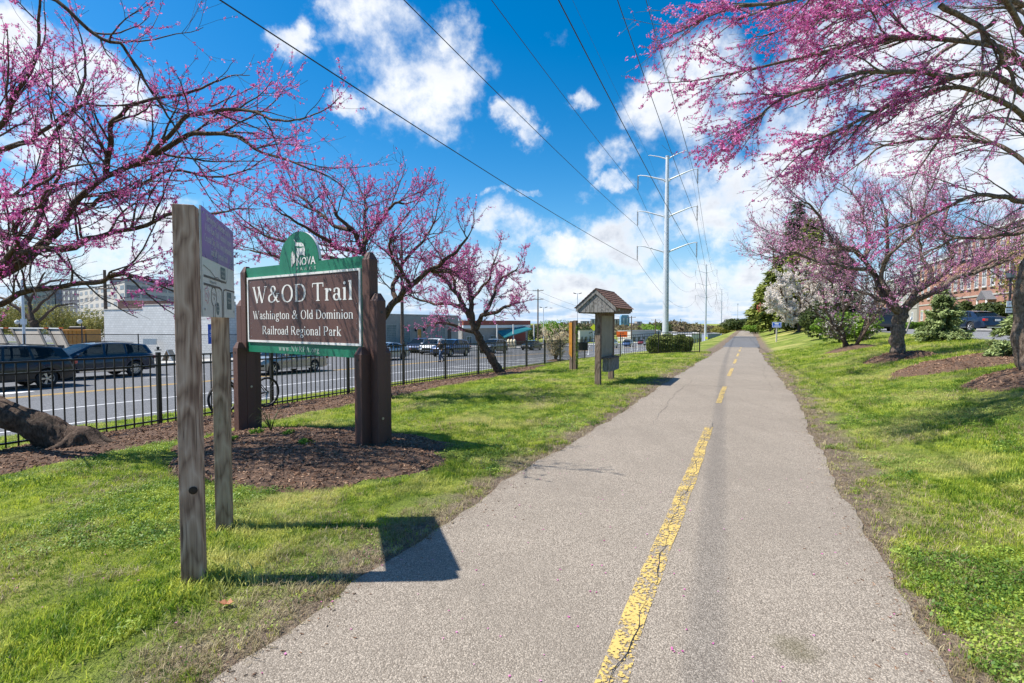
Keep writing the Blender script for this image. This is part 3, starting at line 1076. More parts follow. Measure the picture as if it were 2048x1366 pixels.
# tree positions used both for mulch rings and the trees
T4P = G(1795, 716)
T5P = Vector((9.35, 9.15, gz(9.35, 9.15)))
T6P = G(1703, 698)
T3P = G(1003, 750)
T2P = G(770, 801)
T1P = G(168, 893)
SHP = G(1112, 722)
mulch_mound(T4P.x, T4P.y, 1.05, 0.85, 0.2, 0.16, seed=4)
mulch_mound(T5P.x + 0.1, T5P.y - 0.1, 1.55, 1.0, 0.3, 0.16, seed=5)
mulch_mound(T5P.x + 1.6, T5P.y + 3.0, 2.2, 1.1, 0.25, 0.14, seed=6)
mulch_mound(T6P.x, T6P.y, 1.0, 0.8, 0.0, 0.14, seed=7)
mulch_mound(SHP.x, SHP.y, 0.85, 0.7, 0.4, 0.14, seed=8)
mulch_mound(T3P.x, T3P.y, 0.8, 0.6, 0.4, 0.10, seed=9)

# ------------------------------------------------------------------ scattered ground cover


def hidden_mesh(name, verts, faces, mat):
    me = bpy.data.meshes.new(name)
    me.from_pydata([tuple(v) for v in verts], [], [tuple(f) for f in faces])
    me.update()
    me.materials.append(mat)
    return bpy.data.objects.new(name, me)


def scatter(name, protos, pos, rot, scl, **kw):
    """one stuff object: instances of small tufts on the given points"""
    me = bpy.data.meshes.new(name)
    n = len(pos)
    me.vertices.add(n)
    me.vertices.foreach_set('co', np.asarray(pos, dtype=np.float32).ravel())
    a = me.attributes.new('rot', 'FLOAT_VECTOR', 'POINT')
    a.data.foreach_set('vector', np.asarray(rot, dtype=np.float32).ravel())
    a = me.attributes.new('scl', 'FLOAT', 'POINT')
    a.data.foreach_set('value', np.asarray(scl, dtype=np.float32))
    a = me.attributes.new('kindno', 'INT', 'POINT')
    a.data.foreach_set('value', RNG.integers(0, len(protos), n).astype(np.int32))
    o = bpy.data.objects.new(name, me)
    COL.objects.link(o)
    g = bpy.data.node_groups.new(name, 'GeometryNodeTree')
    g.interface.new_socket('Geometry', in_out='INPUT', socket_type='NodeSocketGeometry')
    g.interface.new_socket('Geometry', in_out='OUTPUT', socket_type='NodeSocketGeometry')
    gi = g.nodes.new('NodeGroupInput')
    go = g.nodes.new('NodeGroupOutput')
    m2p = g.nodes.new('GeometryNodeMeshToPoints')
    g.links.new(gi.outputs[0], m2p.inputs['Mesh'])
    g2i = g.nodes.new('GeometryNodeGeometryToInstance')
    for p in protos:
        oi = g.nodes.new('GeometryNodeObjectInfo')
        oi.inputs['Object'].default_value = p
        oi.inputs['As Instance'].default_value = True
        g.links.new(oi.outputs['Geometry'], g2i.inputs[0])
    iop = g.nodes.new('GeometryNodeInstanceOnPoints')
    g.links.new(m2p.outputs[0], iop.inputs['Points'])

    def named(nm, typ):
        nd = g.nodes.new('GeometryNodeInputNamedAttribute')
        nd.data_type = typ
        nd.inputs['Name'].default_value = nm
        return nd.outputs['Attribute']
    g.links.new(named('rot', 'FLOAT_VECTOR'), iop.inputs['Rotation'])
    g.links.new(named('scl', 'FLOAT'), iop.inputs['Scale'])
    if len(protos) > 1:
        # instances of several kinds: pick by index out of the collected instances
        iop.inputs['Pick Instance'].default_value = True
        g.links.new(named('kindno', 'INT'), iop.inputs['Instance Index'])
        g.links.new(g2i.outputs[0], iop.inputs['Instance'])
    else:
        g.links.new(oi.outputs['Geometry'], iop.inputs['Instance'])
    g.links.new(iop.outputs[0], go.inputs[0])
    md = o.modifiers.new('scatter', 'NODES')
    md.node_group = g
    tag(o, kind='stuff', **kw)
    return o


def tuft(seed, n, h, spread, w, lean=0.6):
    r = np.random.default_rng(seed)
    vs_, fs = [], []
    for i in range(n):
        a = r.uniform(0, 6.28)
        d = abs(r.normal(0, spread))
        x, y = d * math.cos(a), d * math.sin(a)
        b = r.uniform(0, 6.28)
        hh = h * r.uniform(0.5, 1.25)
        ln = hh * r.uniform(0.15, lean)
        ww = w * r.uniform(0.7, 1.3)
        sx_, sy_ = -math.sin(b) * ww / 2, math.cos(b) * ww / 2
        dx, dy = math.cos(b), math.sin(b)
        o = len(vs_)
        vs_ += [(x - sx_, y - sy_, -0.01), (x + sx_, y + sy_, -0.01),
                (x + dx * ln * .35 + sx_ * .8, y + dy * ln * .35 + sy_ * .8, hh * .6), (x + dx * ln * .35 - sx_ * .8, y + dy * ln * .35 - sy_ * .8, hh * .6),
                (x + dx * ln, y + dy * ln, hh)]
        fs += [(o, o + 1, o + 2, o + 3), (o + 3, o + 2, o + 4)]
    return vs_, fs


def clover(seed, n, h, spread, w):
    r = np.random.default_rng(seed)
    vs_, fs = [], []
    for i in range(n):
        a = r.uniform(0, 6.28)
        d = abs(r.normal(0, spread))
        x, y = d * math.cos(a), d * math.sin(a)
        z = h * r.uniform(0.3, 1.1)
        t = Vector((r.normal(0, .5), r.normal(0, .5), 1)).normalized()
        u_ = t.cross(Vector((math.cos(a), math.sin(a), 0.1))).normalized()
        v_ = t.cross(u_)
        ww = w * r.uniform(.6, 1.3)
        c = Vector((x, y, z))
        o = len(vs_)
        vs_ += [tuple(c + u_ * ww), tuple(c + v_ * ww * .6), tuple(c - u_ * ww), tuple(c - v_ * ww * .6)]
        fs += [(o, o + 1, o + 2, o + 3)]
    return vs_, fs


tufts = [hidden_mesh('grass_tuft', *tuft(k, 15, 0.030, 0.034, 0.0036, 1.2), M_GRASS) for k in range(4)]
clovers = [hidden_mesh('clover_tuft', *clover(k + 20, 14, 0.035, 0.035, 0.0085), M_CLOVER) for k in range(3)]
drys = [hidden_mesh('dry_tuft', *tuft(k + 40, 9, 0.035, 0.035, 0.003, 2.2), M_DRY) for k in range(3)]


def sample_fov(n, r0, r1, p=0.5):
    q = RNG.random(n)
    e = 1 - p
    r = (r0 ** e + q * (r1 ** e - r0 ** e)) ** (1 / e)
    a = RNG.uniform(R(-50), R(50), n)
    return r * np.sin(a), r * np.cos(a), r


def trail_mask(u, v, pad):
    l, r = trail_edges(v)
    return (u > l + pad) & (u < r - pad)


def finish(x, y, r, keep, smin, smax, far, sink=0.0):
    x, y, r = x[keep], y[keep], r[keep]
    u, v = to_uv(x, y)
    z = ground_z(u, v) - sink
    n = len(x)
    pos = np.stack([x, y, z], 1)
    rot = np.stack([RNG.normal(0, .12, n), RNG.normal(0, .12, n), RNG.uniform(0, 6.28, n)], 1)
    scl = RNG.uniform(smin, smax, n) * (1 + np.clip((r - 4) / 14, 0, 1.6) * far)
    return pos, rot, scl


def pn(x, y, s, f):
    return fbm2(np.asarray(x), np.asarray(y), s, f, 3)


def bare_edge(x, y, u, v, l, du):
    w = 0.26 + 0.42 * (np.abs(u - l) < 1.5) * np.clip((5.0 - v) / 2.5, 0, 1) + 0.26 * pn(x, y, 33, 2.0)
    return du < w


# lawn grass
x, y, r = sample_fov(150000, 1.9, 34, 0.55)
u, v = to_uv(x, y)
k1 = pn(x, y, 31, 0.8)
l, rr_ = trail_edges(v)
du = np.minimum(np.abs(u - l), np.abs(u - rr_))
bare = bare_edge(x, y, u, v, l, du) & (RNG.random(len(x)) < 0.94)
keep = ~trail_mask(u, v, -0.06) & ~in_mulch(x, y) & (u > -13.9) & ~((u > 8.5) & (v > 8)) & ~bare & (k1 * 0.35 + RNG.random(len(x)) > 0.10)
pos, rot, scl = finish(x, y, r, keep, 0.65, 1.25, 0.8)
scl = scl * (1 + 0.30 * pn(pos[:, 0], pos[:, 1], 35, 1.6)) * 0.95
scatter('grass', tufts, pos, rot, np.clip(scl, 0.35, 3))
# fringe of sprouts on the dirt and over the asphalt edge
x, y, r = sample_fov(26000, 1.9, 22, 0.55)
u, v = to_uv(x, y)
l, rr_ = trail_edges(v)
du = np.minimum(np.abs(u - l), np.abs(u - rr_))
keep = ~trail_mask(u, v, 0.03) & (du < 0.7) & ~in_mulch(x, y) & (pn(x, y, 37, 3.0) > 0.25)
pos, rot, scl = finish(x, y, r, keep, 0.35, 0.85, 0.5)
scatter('grass_fringe', tufts, pos, rot, scl)
# clover and small weeds
x, y, r = sample_fov(60000, 1.9, 16, 0.5)
u, v = to_uv(x, y)
side = np.where(u > 1.4, 0.15, 0.0)
keep = ~trail_mask(u, v, -0.10) & ~in_mulch(x, y) & (u > -8) & (pn(x, y, 41, 1.1) > 0.25 - side * 3) & (du[0] > -1)
l, rr_ = trail_edges(v)
du = np.minimum(np.abs(u - l), np.abs(u - rr_))
keep &= ~(bare_edge(x, y, u, v, l, du) & (RNG.random(len(x)) < 0.96))
pos, rot, scl = finish(x, y, r, keep, 0.7, 1.4, 0.3)
scatter('clover', clovers, pos, rot, scl)
# straw and dead grass
x, y, r = sample_fov(44000, 1.9, 24, 0.55)
u, v = to_uv(x, y)
l, rr_ = trail_edges(v)
du = np.minimum(np.abs(u - l), np.abs(u - rr_))
keep = ~trail_mask(u, v, 0.02) & ~in_mulch(x, y) & (u > -9) & ((du < 0.5 + .3 * pn(x, y, 43, 2)) & (RNG.random(len(x)) < .75) | (pn(x, y, 45, 1.3) > 0.45))
pos, rot, scl = finish(x, y, r, keep, 0.6, 1.4, 0.6)
scatter('dead_grass', drys, pos, rot, scl)
# taller clumps round the near posts
mbp = []
for (bx, by, nn, rad) in ((-2.02, 3.30, 150, 0.20), (-2.35, 4.14, 70, 0.16), (-2.35, 2.75, 60, .22)):
    aa = RNG.uniform(0, 6.28, nn)
    dd = np.abs(RNG.normal(0, rad, nn)) + 0.05
    mbp.append(np.stack([bx + dd * np.cos(aa), by + dd * np.sin(aa)], 1))
mbp = np.concatenate(mbp)
u, v = to_uv(mbp[:, 0], mbp[:, 1])
mbp = mbp[~trail_mask(u, v, -0.25)]
u, v = to_uv(mbp[:, 0], mbp[:, 1])
pos = np.stack([mbp[:, 0], mbp[:, 1], ground_z(u, v)], 1)
rot = np.stack([RNG.normal(0, .25, len(pos)), RNG.normal(0, .25, len(pos)), RNG.uniform(0, 6.28, len(pos))], 1)
scatter('tall_grass', tufts, pos, rot, RNG.uniform(1.3, 2.4, len(pos)))


# bark chips on the mulch
def chip(seed):
    r = np.random.default_rng(seed)
    l, w, t = 0.022 * r.uniform(.6, 1.6), 0.0055 * r.uniform(.7, 1.5), 0.003
    vs_ = [(-l, -w, 0), (l * r.uniform(.7, 1), -w * .7, 0.002), (l, w, 0), (-l * .8, w * .9, -.001), (-l * .7, 0, t * 2), (l * .7, 0, t * 2.4)]
    return vs_, [(0, 1, 5, 4), (2, 3, 4, 5), (1, 2, 5), (3, 0, 4)]


chips = [hidden_mesh('bark_chip', *chip(k), M_CHIP) for k in range(4)]
x, y, r = sample_fov(90000, 4.0, 24, 0.3)
keep = in_mulch(x, y)
u, v = to_uv(x, y)
x, y, r = x[keep], y[keep], r[keep]
x, y, r = x[:34000], y[:34000], r[:34000]
bvh_parts = [o for o in bpy.data.objects if o.name.startswith('mulch_')]
from mathutils.bvhtree import BVHTree
trees_ = []
for o in bvh_parts:
    me = o.data
    trees_.append(BVHTree.FromPolygons([v_.co.copy() for v_ in me.vertices], [tuple(p.vertices) for p in me.polygons]))
zs = np.full(len(x), -99.0)
for i in range(len(x)):
    for bt in trees_:
        h = bt.ray_cast(Vector((x[i], y[i], 5)), Vector((0, 0, -1)))
        if h[0] is not None and h[0].z > zs[i]:
            zs[i] = h[0].z
ok = zs > -50
x, y, r, zs = x[ok], y[ok], r[ok], zs[ok]
n = len(x)
rot = np.stack([RNG.normal(0, .35, n), RNG.normal(0, .35, n), RNG.uniform(0, 6.28, n)], 1)
scatter('mulch_chips', chips, np.stack([x, y, zs + .004], 1), rot, RNG.uniform(.7, 1.5, n) * (1 + np.clip((r - 6) / 16, 0, 1) * .7))
# bits of bark, twig and dead leaf gathered along the trail edges
x, y, r = sample_fov(60000, 1.9, 16, 0.5)
u, v = to_uv(x, y)
l, rr_ = trail_edges(v)
du = np.minimum(np.abs(u - l), np.abs(u - rr_))
keep = (RNG.random(len(x)) < np.exp(-du / .12) * .35) | (RNG.random(len(x)) < .0008)
keep &= ~in_mulch(x, y)
x, y, r, u, v = x[keep], y[keep], r[keep], u[keep], v[keep]
n = len(x)
zz_l = ground_z(u, v) + np.where(trail_mask(u, v, 0), .016, .006)
scatter('leaf_litter', chips, np.stack([x, y, zz_l], 1), np.stack([RNG.normal(0, .15, n), RNG.normal(0, .15, n), RNG.uniform(0, 6.28, n)], 1), RNG.uniform(.2, .6, n))
# fallen petals on the trail
pet = [hidden_mesh('petal', [(0, -.006, 0), (.01, 0, .003), (0, .006, 0), (-.006, 0, .002)], [(0, 1, 2, 3)], M_BLOSSOM2)]
x, y, r = sample_fov(260, 2.0, 7, 0.5)
u, v = to_uv(x, y)
pos = np.stack([x, y, ground_z(u, v) + .016], 1)
scatter('fallen_petals', pet, pos, np.stack([np.zeros(260), np.zeros(260), RNG.uniform(0, 6, 260)], 1), RNG.uniform(.6, 1.3, 260))
# ------------------------------------------------------------------ trees
def unit(a):
    return a / (np.linalg.norm(a, axis=-1, keepdims=True) + 1e-9)


def march(start, dirs, length, nseg, wig, tropism, rng, curl=0.0):
    """grow N branches at once; returns (N, nseg+1, 3)"""
    N = len(start)
    pts = np.zeros((N, nseg + 1, 3))
    pts[:, 0] = start
    d = unit(dirs.copy())
    side = unit(rng.normal(size=(N, 3)))
    step = (length / nseg)[:, None]
    for i in range(nseg):
        d = unit(d + rng.normal(size=(N, 3)) * wig + tropism * (1.0 / nseg) + side * curl / nseg)
        pts[:, i + 1] = pts[:, i] + d * step
    return pts


def children_of(pts, rad, per, t0, ang, ratio, rng, lean=None, leanw=0.0, t1=1.0):
    """random side shoots; per = shoots per branch (int array or int)"""
    N, n, _ = pts.shape
    cnt = per if hasattr(per, '__len__') else np.full(N, per)
    idx = np.repeat(np.arange(N), cnt)
    t = rng.uniform(t0, t1, len(idx)) * (n - 1)
    i0 = np.clip(t.astype(int), 0, n - 2)
    f = (t - i0)[:, None]
    p = pts[idx, i0] * (1 - f) + pts[idx, i0 + 1] * f
    tang = unit(pts[idx, i0 + 1] - pts[idx, i0])
    q = rng.normal(size=(len(idx), 3))
    if lean is not None:
        q = q + np.asarray(lean) * leanw
    perp = unit(q - tang * np.sum(q * tang, 1, keepdims=True))
    a = rng.uniform(ang[0], ang[1], len(idx))[:, None]
    d = tang * np.cos(a) + perp * np.sin(a)
    r = (rad[idx, i0] * (1 - f[:, 0]) + rad[idx, i0 + 1] * f[:, 0]) * ratio
    return idx, p, d, r, t / (n - 1)


def tubes(pts, rad, k, closed_tip=True):
    """(N,n,3),(N,n) -> verts, quads"""
    N, n, _ = pts.shape
    t = np.empty_like(pts)
    t[:, 1:-1] = pts[:, 2:] - pts[:, :-2]
    t[:, 0] = pts[:, 1] - pts[:, 0]
    t[:, -1] = pts[:, -1] - pts[:, -2]
    t = unit(t)
    ref = np.zeros_like(t)
    mean = unit(pts[:, -1] - pts[:, 0])
    ax = np.where(np.abs(mean[:, 2:3]) > 0.8, np.array([[1.0, 0.1, 0]]), np.array([[0.1, 0, 1.0]]))
    ref[:] = ax[:, None, :]
    a = unit(np.cross(t, ref))
    b = np.cross(t, a)
    w = np.arange(k) * 2 * math.pi / k
    ring = a[:, :, None, :] * np.cos(w)[None, None, :, None] + b[:, :, None, :] * np.sin(w)[None, None, :, None]
    v = pts[:, :, None, :] + ring * rad[:, :, None, None]
    verts = v.reshape(-1, 3)
    base = (np.arange(N) * n * k)[:, None, None] + (np.arange(n - 1) * k)[None, :, None]
    j = np.arange(k)[None, None, :]
    j2 = (j + 1) % k
    f = np.stack([base + j, base + j2, base + k + j2, base + k + j], -1).reshape(-1, 4)
    return verts, f


def merge(parts):
    vs_, fs, o = [], [], 0
    for v, f in parts:
        vs_.append(v)
        fs.append(f + o)
        o += len(v)
    return np.concatenate(vs_), np.concatenate(fs)


def along(pts, spacing, t0, rng, dens=None):
    """random points along branches"""
    N, n, _ = pts.shape
    L = np.linalg.norm(pts[:, 1:] - pts[:, :-1], axis=2).sum(1)
    cnt = np.maximum(0, (L * (1 - t0) / spacing * (1 if dens is None else dens) + rng.random(N)).astype(int))
    idx = np.repeat(np.arange(N), cnt)
    t = rng.uniform(t0, 1, len(idx)) * (n - 1)
    i0 = np.clip(t.astype(int), 0, n - 2)
    f = (t - i0)[:, None]
    return pts[idx, i0] * (1 - f) + pts[idx, i0 + 1] * f


def petals(c, size, per, rng, spread=0.6, elong=1.7):
    """per small kites around each centre"""
    n = len(c)
    cc = np.repeat(c, per, 0) + rng.normal(size=(n * per, 3)) * size * spread
    s = size * rng.uniform(.6, 1.35, (n * per, 1))
    a = unit(rng.normal(size=(n * per, 3)))
    b = unit(np.cross(a, rng.normal(size=(n * per, 3))))
    v = np.stack([cc - a * s * elong * .5, cc + b * s * .38 + a * s * .1, cc + a * s * elong * .5, cc - b * s * .38 + a * s * .1], 1).reshape(-1, 3)
    i = np.arange(n * per)[:, None] * 4
    return v, i + np.arange(4)[None]


def smooth_path(pts, n):
    """Catmull-Rom through control points"""
    P_ = np.array(pts, float)
    Q = np.vstack([2 * P_[0] - P_[1], P_, 2 * P_[-1] - P_[-2]])
    m = len(P_) - 1
    out_ = []
    for t in np.linspace(0, m, n):
        i = min(int(t), m - 1)
        f = t - i
        p0, p1, p2, p3 = Q[i], Q[i + 1], Q[i + 2], Q[i + 3]
        out_.append(0.5 * ((2 * p1) + (-p0 + p2) * f + (2 * p0 - 5 * p1 + 4 * p2 - p3) * f ** 2 + (-p0 + 3 * p1 - 3 * p2 + p3) * f ** 3))
    return np.array(out_)


def gnarl(path, rad, amp, rng):
    n = len(path)
    off = np.zeros((n, 3))
    for f in (1.3, 2.9, 5.3):
        ph = rng.uniform(0, 6.28, 3)
        off += np.sin(np.linspace(0, 1, n)[:, None] * f * 6.28 + ph) / f
    w = np.sin(np.linspace(0, math.pi, n))[:, None] ** 0.4
    return path + off * amp * w


def redbud(label, base, trunks, limbs, seed, bark, twigmat, blossom, L2=2.6, L3=5.5, L4=6.0,
           len2=(0.9, 1.7), len3=(0.45, 0.95), len4=(0.18, 0.42), trop=(0, 0, 0.15), spacing=0.035, psize=0.022,
           per=4, ang2=(0.4, 1.0), bl_fade=None, lean=None, leanw=0.0, extra_bl_t0=0.05, name='redbud_tree', group='redbud trees in blossom', wig=0.10, min_r=0.0022, r2=0.6, cat='tree', bl_on_limb=0.0):
    rng = np.random.default_rng(seed)
    root = thing(name, label, cat, (base.x, base.y, base.z), 0, group)
    trop = np.array(trop, float)
    for (path, r0, r1) in trunks:
        nt_ = 70 if r0 > .1 else 22
        p = gnarl(smooth_path([tuple(q) for q in path], nt_), None, r0 * 0.22, rng)
        rr = np.linspace(r0, r1, nt_)
        rr[0] *= 1.35
        rr[1] *= 1.15
        rr = rr * (1 + 0.05 * np.sin(np.linspace(0, 37, nt_) + seed))
        kt_ = 34 if r0 > .1 else 14
        v, f = tubes(p[None], rr[None], kt_)
        ctr_ = np.repeat(p, kt_, 0)
        rid_ = np.tile(np.arange(kt_) * 2 * math.pi / kt_, nt_)
        lng_ = np.repeat(np.linspace(0, 1, nt_), kt_)
        rel_ = 1 + 0.055 * np.sin(rid_ * 5 + 6 * np.sin(lng_ * 5 + seed)) + 0.035 * np.sin(rid_ * 11 + 9 * np.sin(lng_ * 9)) + 0.03 * np.random.default_rng(seed).normal(size=len(v))
        v = ctr_ + (v - ctr_) * rel_[:, None]
        v = v + (np.stack([fbm2(v[:, 1] * 3, v[:, 2] * 2, seed, 2.0, 3), fbm2(v[:, 0] * 3, v[:, 2] * 2, seed + 1, 2.0, 3), 0 * v[:, 0]], 1)) * r0 * 0.10
        np_mesh('trunk', v, f, bark, root, True, smooth=True)
        if r0 > .14:
            rp_ = []
            for a_ in rng.uniform(0, .9, 6) + np.arange(6) * 1.05:
                dd_ = np.array([math.cos(a_), math.sin(a_), 0])
                b_ = np.array([base.x, base.y, base.z])
                rp_.append(smooth_path([b_ + dd_ * r0 * .3 + [0, 0, r0 * .9], b_ + dd_ * r0 * 1.1 + [0, 0, r0 * .25], b_ + dd_ * r0 * 2.1 + [0, 0, 0.0], b_ + dd_ * r0 * 3.2 + [0, 0, -.08]], 8))
            v, f = tubes(np.array(rp_), np.repeat((np.linspace(.42, .12, 8) * r0)[None], 6, 0), 8)
            np_mesh('roots', v, f, bark, root, True, smooth=True, kind='stuff')
    lv2p, lv2r = [], []
    limbpts = []
    for (path, r0, r1) in limbs:
        Lr = sum((Vector(a) - Vector(b)).length for a, b in zip(path[:-1], path[1:]))
        n = 26
        p = gnarl(smooth_path([tuple(q) for q in path], n), None, min(0.10, 0.03 * Lr), rng)
        rr = np.linspace(r0 ** .8, r1 ** .8, n) ** (1 / .8)
        v, f = tubes(p[None], rr[None], 9)
        np_mesh('limb', v, f, bark, root, True, smooth=True)
        limbpts.append(p)
        per2 = np.array([max(3, int(L2 * Lr))])
        idx, q, d, r, t = children_of(p[None], rr[None], per2, 0.12, ang2, r2, rng, lean, leanw)
        # a leader carries the limb on
        d0 = unit((p[-1] - p[-3])[None])
        q = np.vstack([q, p[-1:]])
        d = np.vstack([d, d0])
        r = np.append(r, rr[-1])
        t = np.append(t, 0.5)
        ln = rng.uniform(*len2, len(q)) * (1.15 - 0.45 * t)
        pts = march(q, d, ln, 12, wig, trop, rng, 0.5)
        rad = np.maximum(np.minimum(r, 0.016)[:, None] * np.linspace(1, 0.30, 13)[None], min_r * 1.3)
        lv2p.append(pts)
        lv2r.append(rad)
    p2, r2_ = np.concatenate(lv2p), np.concatenate(lv2r)
    L = np.linalg.norm(p2[:, 1:] - p2[:, :-1], axis=2).sum(1)
    idx, q, d, r, t = children_of(p2, r2_, np.maximum(1, (L * L3 + rng.random(len(L))).astype(int)), 0.08, (0.35, 1.0), 0.6, rng, lean, leanw)
    ln = rng.uniform(*len3, len(q)) * (1.2 - 0.6 * t)
    p3 = march(q, d, ln, 7, wig * 1.2, trop * 1.2, rng, 0.5)
    r3 = np.maximum(r[:, None] * np.linspace(1, .35, 8)[None], min_r)
    L = np.linalg.norm(p3[:, 1:] - p3[:, :-1], axis=2).sum(1)
    idx, q, d, r, t = children_of(p3, r3, (L * L4 + rng.random(len(L))).astype(int), 0.1, (0.4, 1.1), 0.6, rng, lean, leanw)
    ln = rng.uniform(*len4, len(q)) * (1.2 - 0.5 * t)
    p4 = march(q, d, ln, 4, wig * 1.4, trop, rng, 0.4)
    r4 = np.maximum(r[:, None] * np.linspace(1, .5, 5)[None], min_r * 0.8)
    v, f = merge([tubes(p2, r2_, 5), tubes(p3, r3, 3), tubes(p4, r4, 3)])
    np_mesh('twigs', v, f, twigmat, root, True, smooth=True, kind='stuff')
    if blossom is not None:
        c = np.concatenate([along(p2, spacing * 2.2, 0.35, rng), along(p3, spacing, extra_bl_t0, rng), along(p4, spacing, 0.0, rng)]
                           + ([along(np.array(limbpts), spacing * 3, 0.4, rng)] if bl_on_limb else []))
        # patchiness
        nz_ = fbm2(c[:, 0] * 1.0 + c[:, 2], c[:, 1] + c[:, 2] * .7, seed, 1.4, 3)
        keepp = rng.random(len(c)) < np.clip(0.62 + 0.38 * nz_, 0.12, 1)
        if bl_fade is not None:
            keepp &= rng.random(len(c)) < bl_fade(c)
        c = c[keepp]
        v, f = petals(c, psize, per, rng)
        np_mesh('blossoms', v, f, blossom, root, True, kind='stuff')
    return root, len(v)


def px_limb(pts):
    """[(px,py,Y)] -> world points"""
    return [P(*q) for q in pts]


def limb(r0px, r1px, *pts):
    a = px_limb(pts)
    return (a, 0.86 * r0px * pts[0][2] / 1024.0, 0.75 * r1px * pts[-1][2] / 1024.0)


# --- redbud leaning out of the picture at the left, its limbs coming back in above the road
y0 = T1P.y
tr = [T1P + Vector((.45, -.02, -.50)), T1P + Vector((.08, 0, -.02)), P(130, 878, y0), P(60, 852, y0 - .15), P(-60, 800, y0 - .3), P(-190, 735, y0 - .45), P(-260, 650, y0 - .5), P(-190, 590, y0 - .5)]
trunk1 = [(tr, 0.235, 0.15)]
A = (-190, 590, y0 - .5)
limbs1 = [
    limb(15, 6.5, A, (-60, 570, 6.8), (20, 530, 6.9), (100, 465, 6.9), (150, 415, 6.8), (213, 352, 6.7)),
    limb(6.5, 3, (213, 352, 6.7), (262, 330, 6.6), (330, 275, 6.5), (380, 240, 6.4), (480, 222, 6.2), (560, 240, 6.0)),
    limb(7, 3.0, (213, 352, 6.7), (207, 310, 6.6), (245, 240, 6.5), (290, 195, 6.4), (400, 178, 6.3)),
    limb(7, 2.5, (262, 332, 6.6), (340, 285, 6.6), (430, 270, 6.6), (520, 290, 6.6), (600, 330, 6.5)),
    limb(8, 3.0, A, (-40, 600, 6.6), (100, 568, 6.5), (200, 562, 6.4), (300, 572, 6.3), (370, 565, 6.2)),
    limb(9, 3.0, (-60, 570, 6.8), (60, 505, 6.6), (180, 478, 6.5), (250, 452, 6.4), (360, 440, 6.2), (440, 425, 6.0)),
    limb(9, 3.0, A, (-120, 450, 6.8), (-40, 330, 6.7), (20, 230, 6.6), (50, 120, 6.4), (80, 10, 6.3)),
    limb(7, 2.6, (-40, 330, 6.7), (40, 290, 6.5), (110, 240, 6.4), (190, 210, 6.2)),
    limb(5, 2.4, (-60, -60, 5.8), (115, 0, 5.8), (190, 62, 5.9), (250, 110, 6.0), (300, 175, 6.1), (345, 245, 6.2)),
    limb(8, 2.8, (20, 530, 6.9), (70, 430, 7.2), (90, 330, 7.3), (150, 230, 7.4), (170, 130, 7.5)),
    limb(6, 2.4, (100, 465, 6.9), (170, 400, 7.3), (260, 390, 7.5), (360, 350, 7.6), (460, 350, 7.7)),
    limb(6, 2.4, (-40, 600, 6.6), (30, 480, 6.1), (80, 400, 5.9), (120, 330, 5.8)),
    limb(6, 2.4, (-120, 450, 6.8), (-20, 420, 6.3), (60, 360, 6.0), (160, 330, 5.8)),
]
redbud('redbud with thick leaning trunk at the metal fence, its pink branches over the dark cars', T1P, trunk1, limbs1, 101, M_BARK, M_TWIG, M_BLOSSOM,
       L2=3.2, L3=4.6, L4=4.1, len2=(0.6, 1.3), len3=(0.4, 0.85), trop=(0.10, 0, 0.30), spacing=0.034, psize=0.0185, per=4, lean=(0.4, 0, 0.5), leanw=0.5, wig=0.085, bl_on_limb=1)

# --- redbud behind the big park sign
y2 = T2P.y
tr = [T2P + Vector((.05, 0, -.1)), P(760, 740, y2), P(750, 680, y2 - .1), P(742, 620, y2 - .1)]
trunk2 = [(tr, 0.15, 0.125)]
F = (742, 620, y2 - .1)
limbs2 = [
    limb(9, 4, F, (735, 560, y2 - .2), (722, 505, y2 - .3), (700, 460, y2 - .5), (670, 420, y2 - .7)),
    limb(6, 2.2, (722, 505, y2 - .3), (690, 498, y2 - .6), (650, 480, y2 - 1), (600, 450, y2 - 1.4), (560, 425, y2 - 1.7)),
    limb(6, 2.2, (735, 560, y2 - .2), (690, 520, y2), (620, 500, y2 + .3), (540, 480, y2 + .5), (500, 450, y2 + .6)),
    limb(6, 2.2, (722, 505, y2 - .3), (730, 460, y2), (735, 420, y2 + .3), (720, 380, y2 + .5)),
    limb(6, 2.2, (722, 505, y2 - .3), (750, 450, y2 - .3), (785, 415, y2 - .4), (820, 405, y2 - .4)),
    limb(9, 3, (755, 650, y2), (792, 600, y2 - .1), (824, 572, y2 - .2), (863, 540, y2 - .3), (903, 511, y2 - .4), (935, 475, y2 - .5)),
    limb(6, 2.2, (792, 600, y2 - .1), (790, 560, y2 + .3), (810, 520, y2 + .6), (850, 480, y2 + .9), (870, 440, y2 + 1)),
    limb(5, 2, (824, 572, y2 - .2), (800, 540, y2 - .6), (780, 500, y2 - .9), (790, 460, y2 - 1.1)),
    limb(5, 2, (700, 460, y2 - .5), (650, 440, y2 - .3), (610, 400, y2), (590, 375, y2 + .2)),
    limb(6, 2.2, F, (700, 590, y2 + .6), (640, 560, y2 + 1.0), (560, 520, y2 + 1.4), (500, 500, y2 + 1.5)),
    limb(5, 2, (863, 540, y2 - .3), (890, 545, y2 + .2), (920, 540, y2 + .5)),
]
redbud('redbud with a rounded crown spreading above and behind the brown trail sign', T2P, trunk2, limbs2, 202, M_BARK, M_TWIG, M_BLOSSOM,
       L2=4.6, L3=6.2, L4=4.4, len2=(0.6, 1.35), len3=(0.3, 0.75), trop=(0, 0, 0.30), spacing=0.052, psize=0.027, per=3, lean=(0, 0, 1), leanw=0.5, min_r=0.0042, wig=0.09)

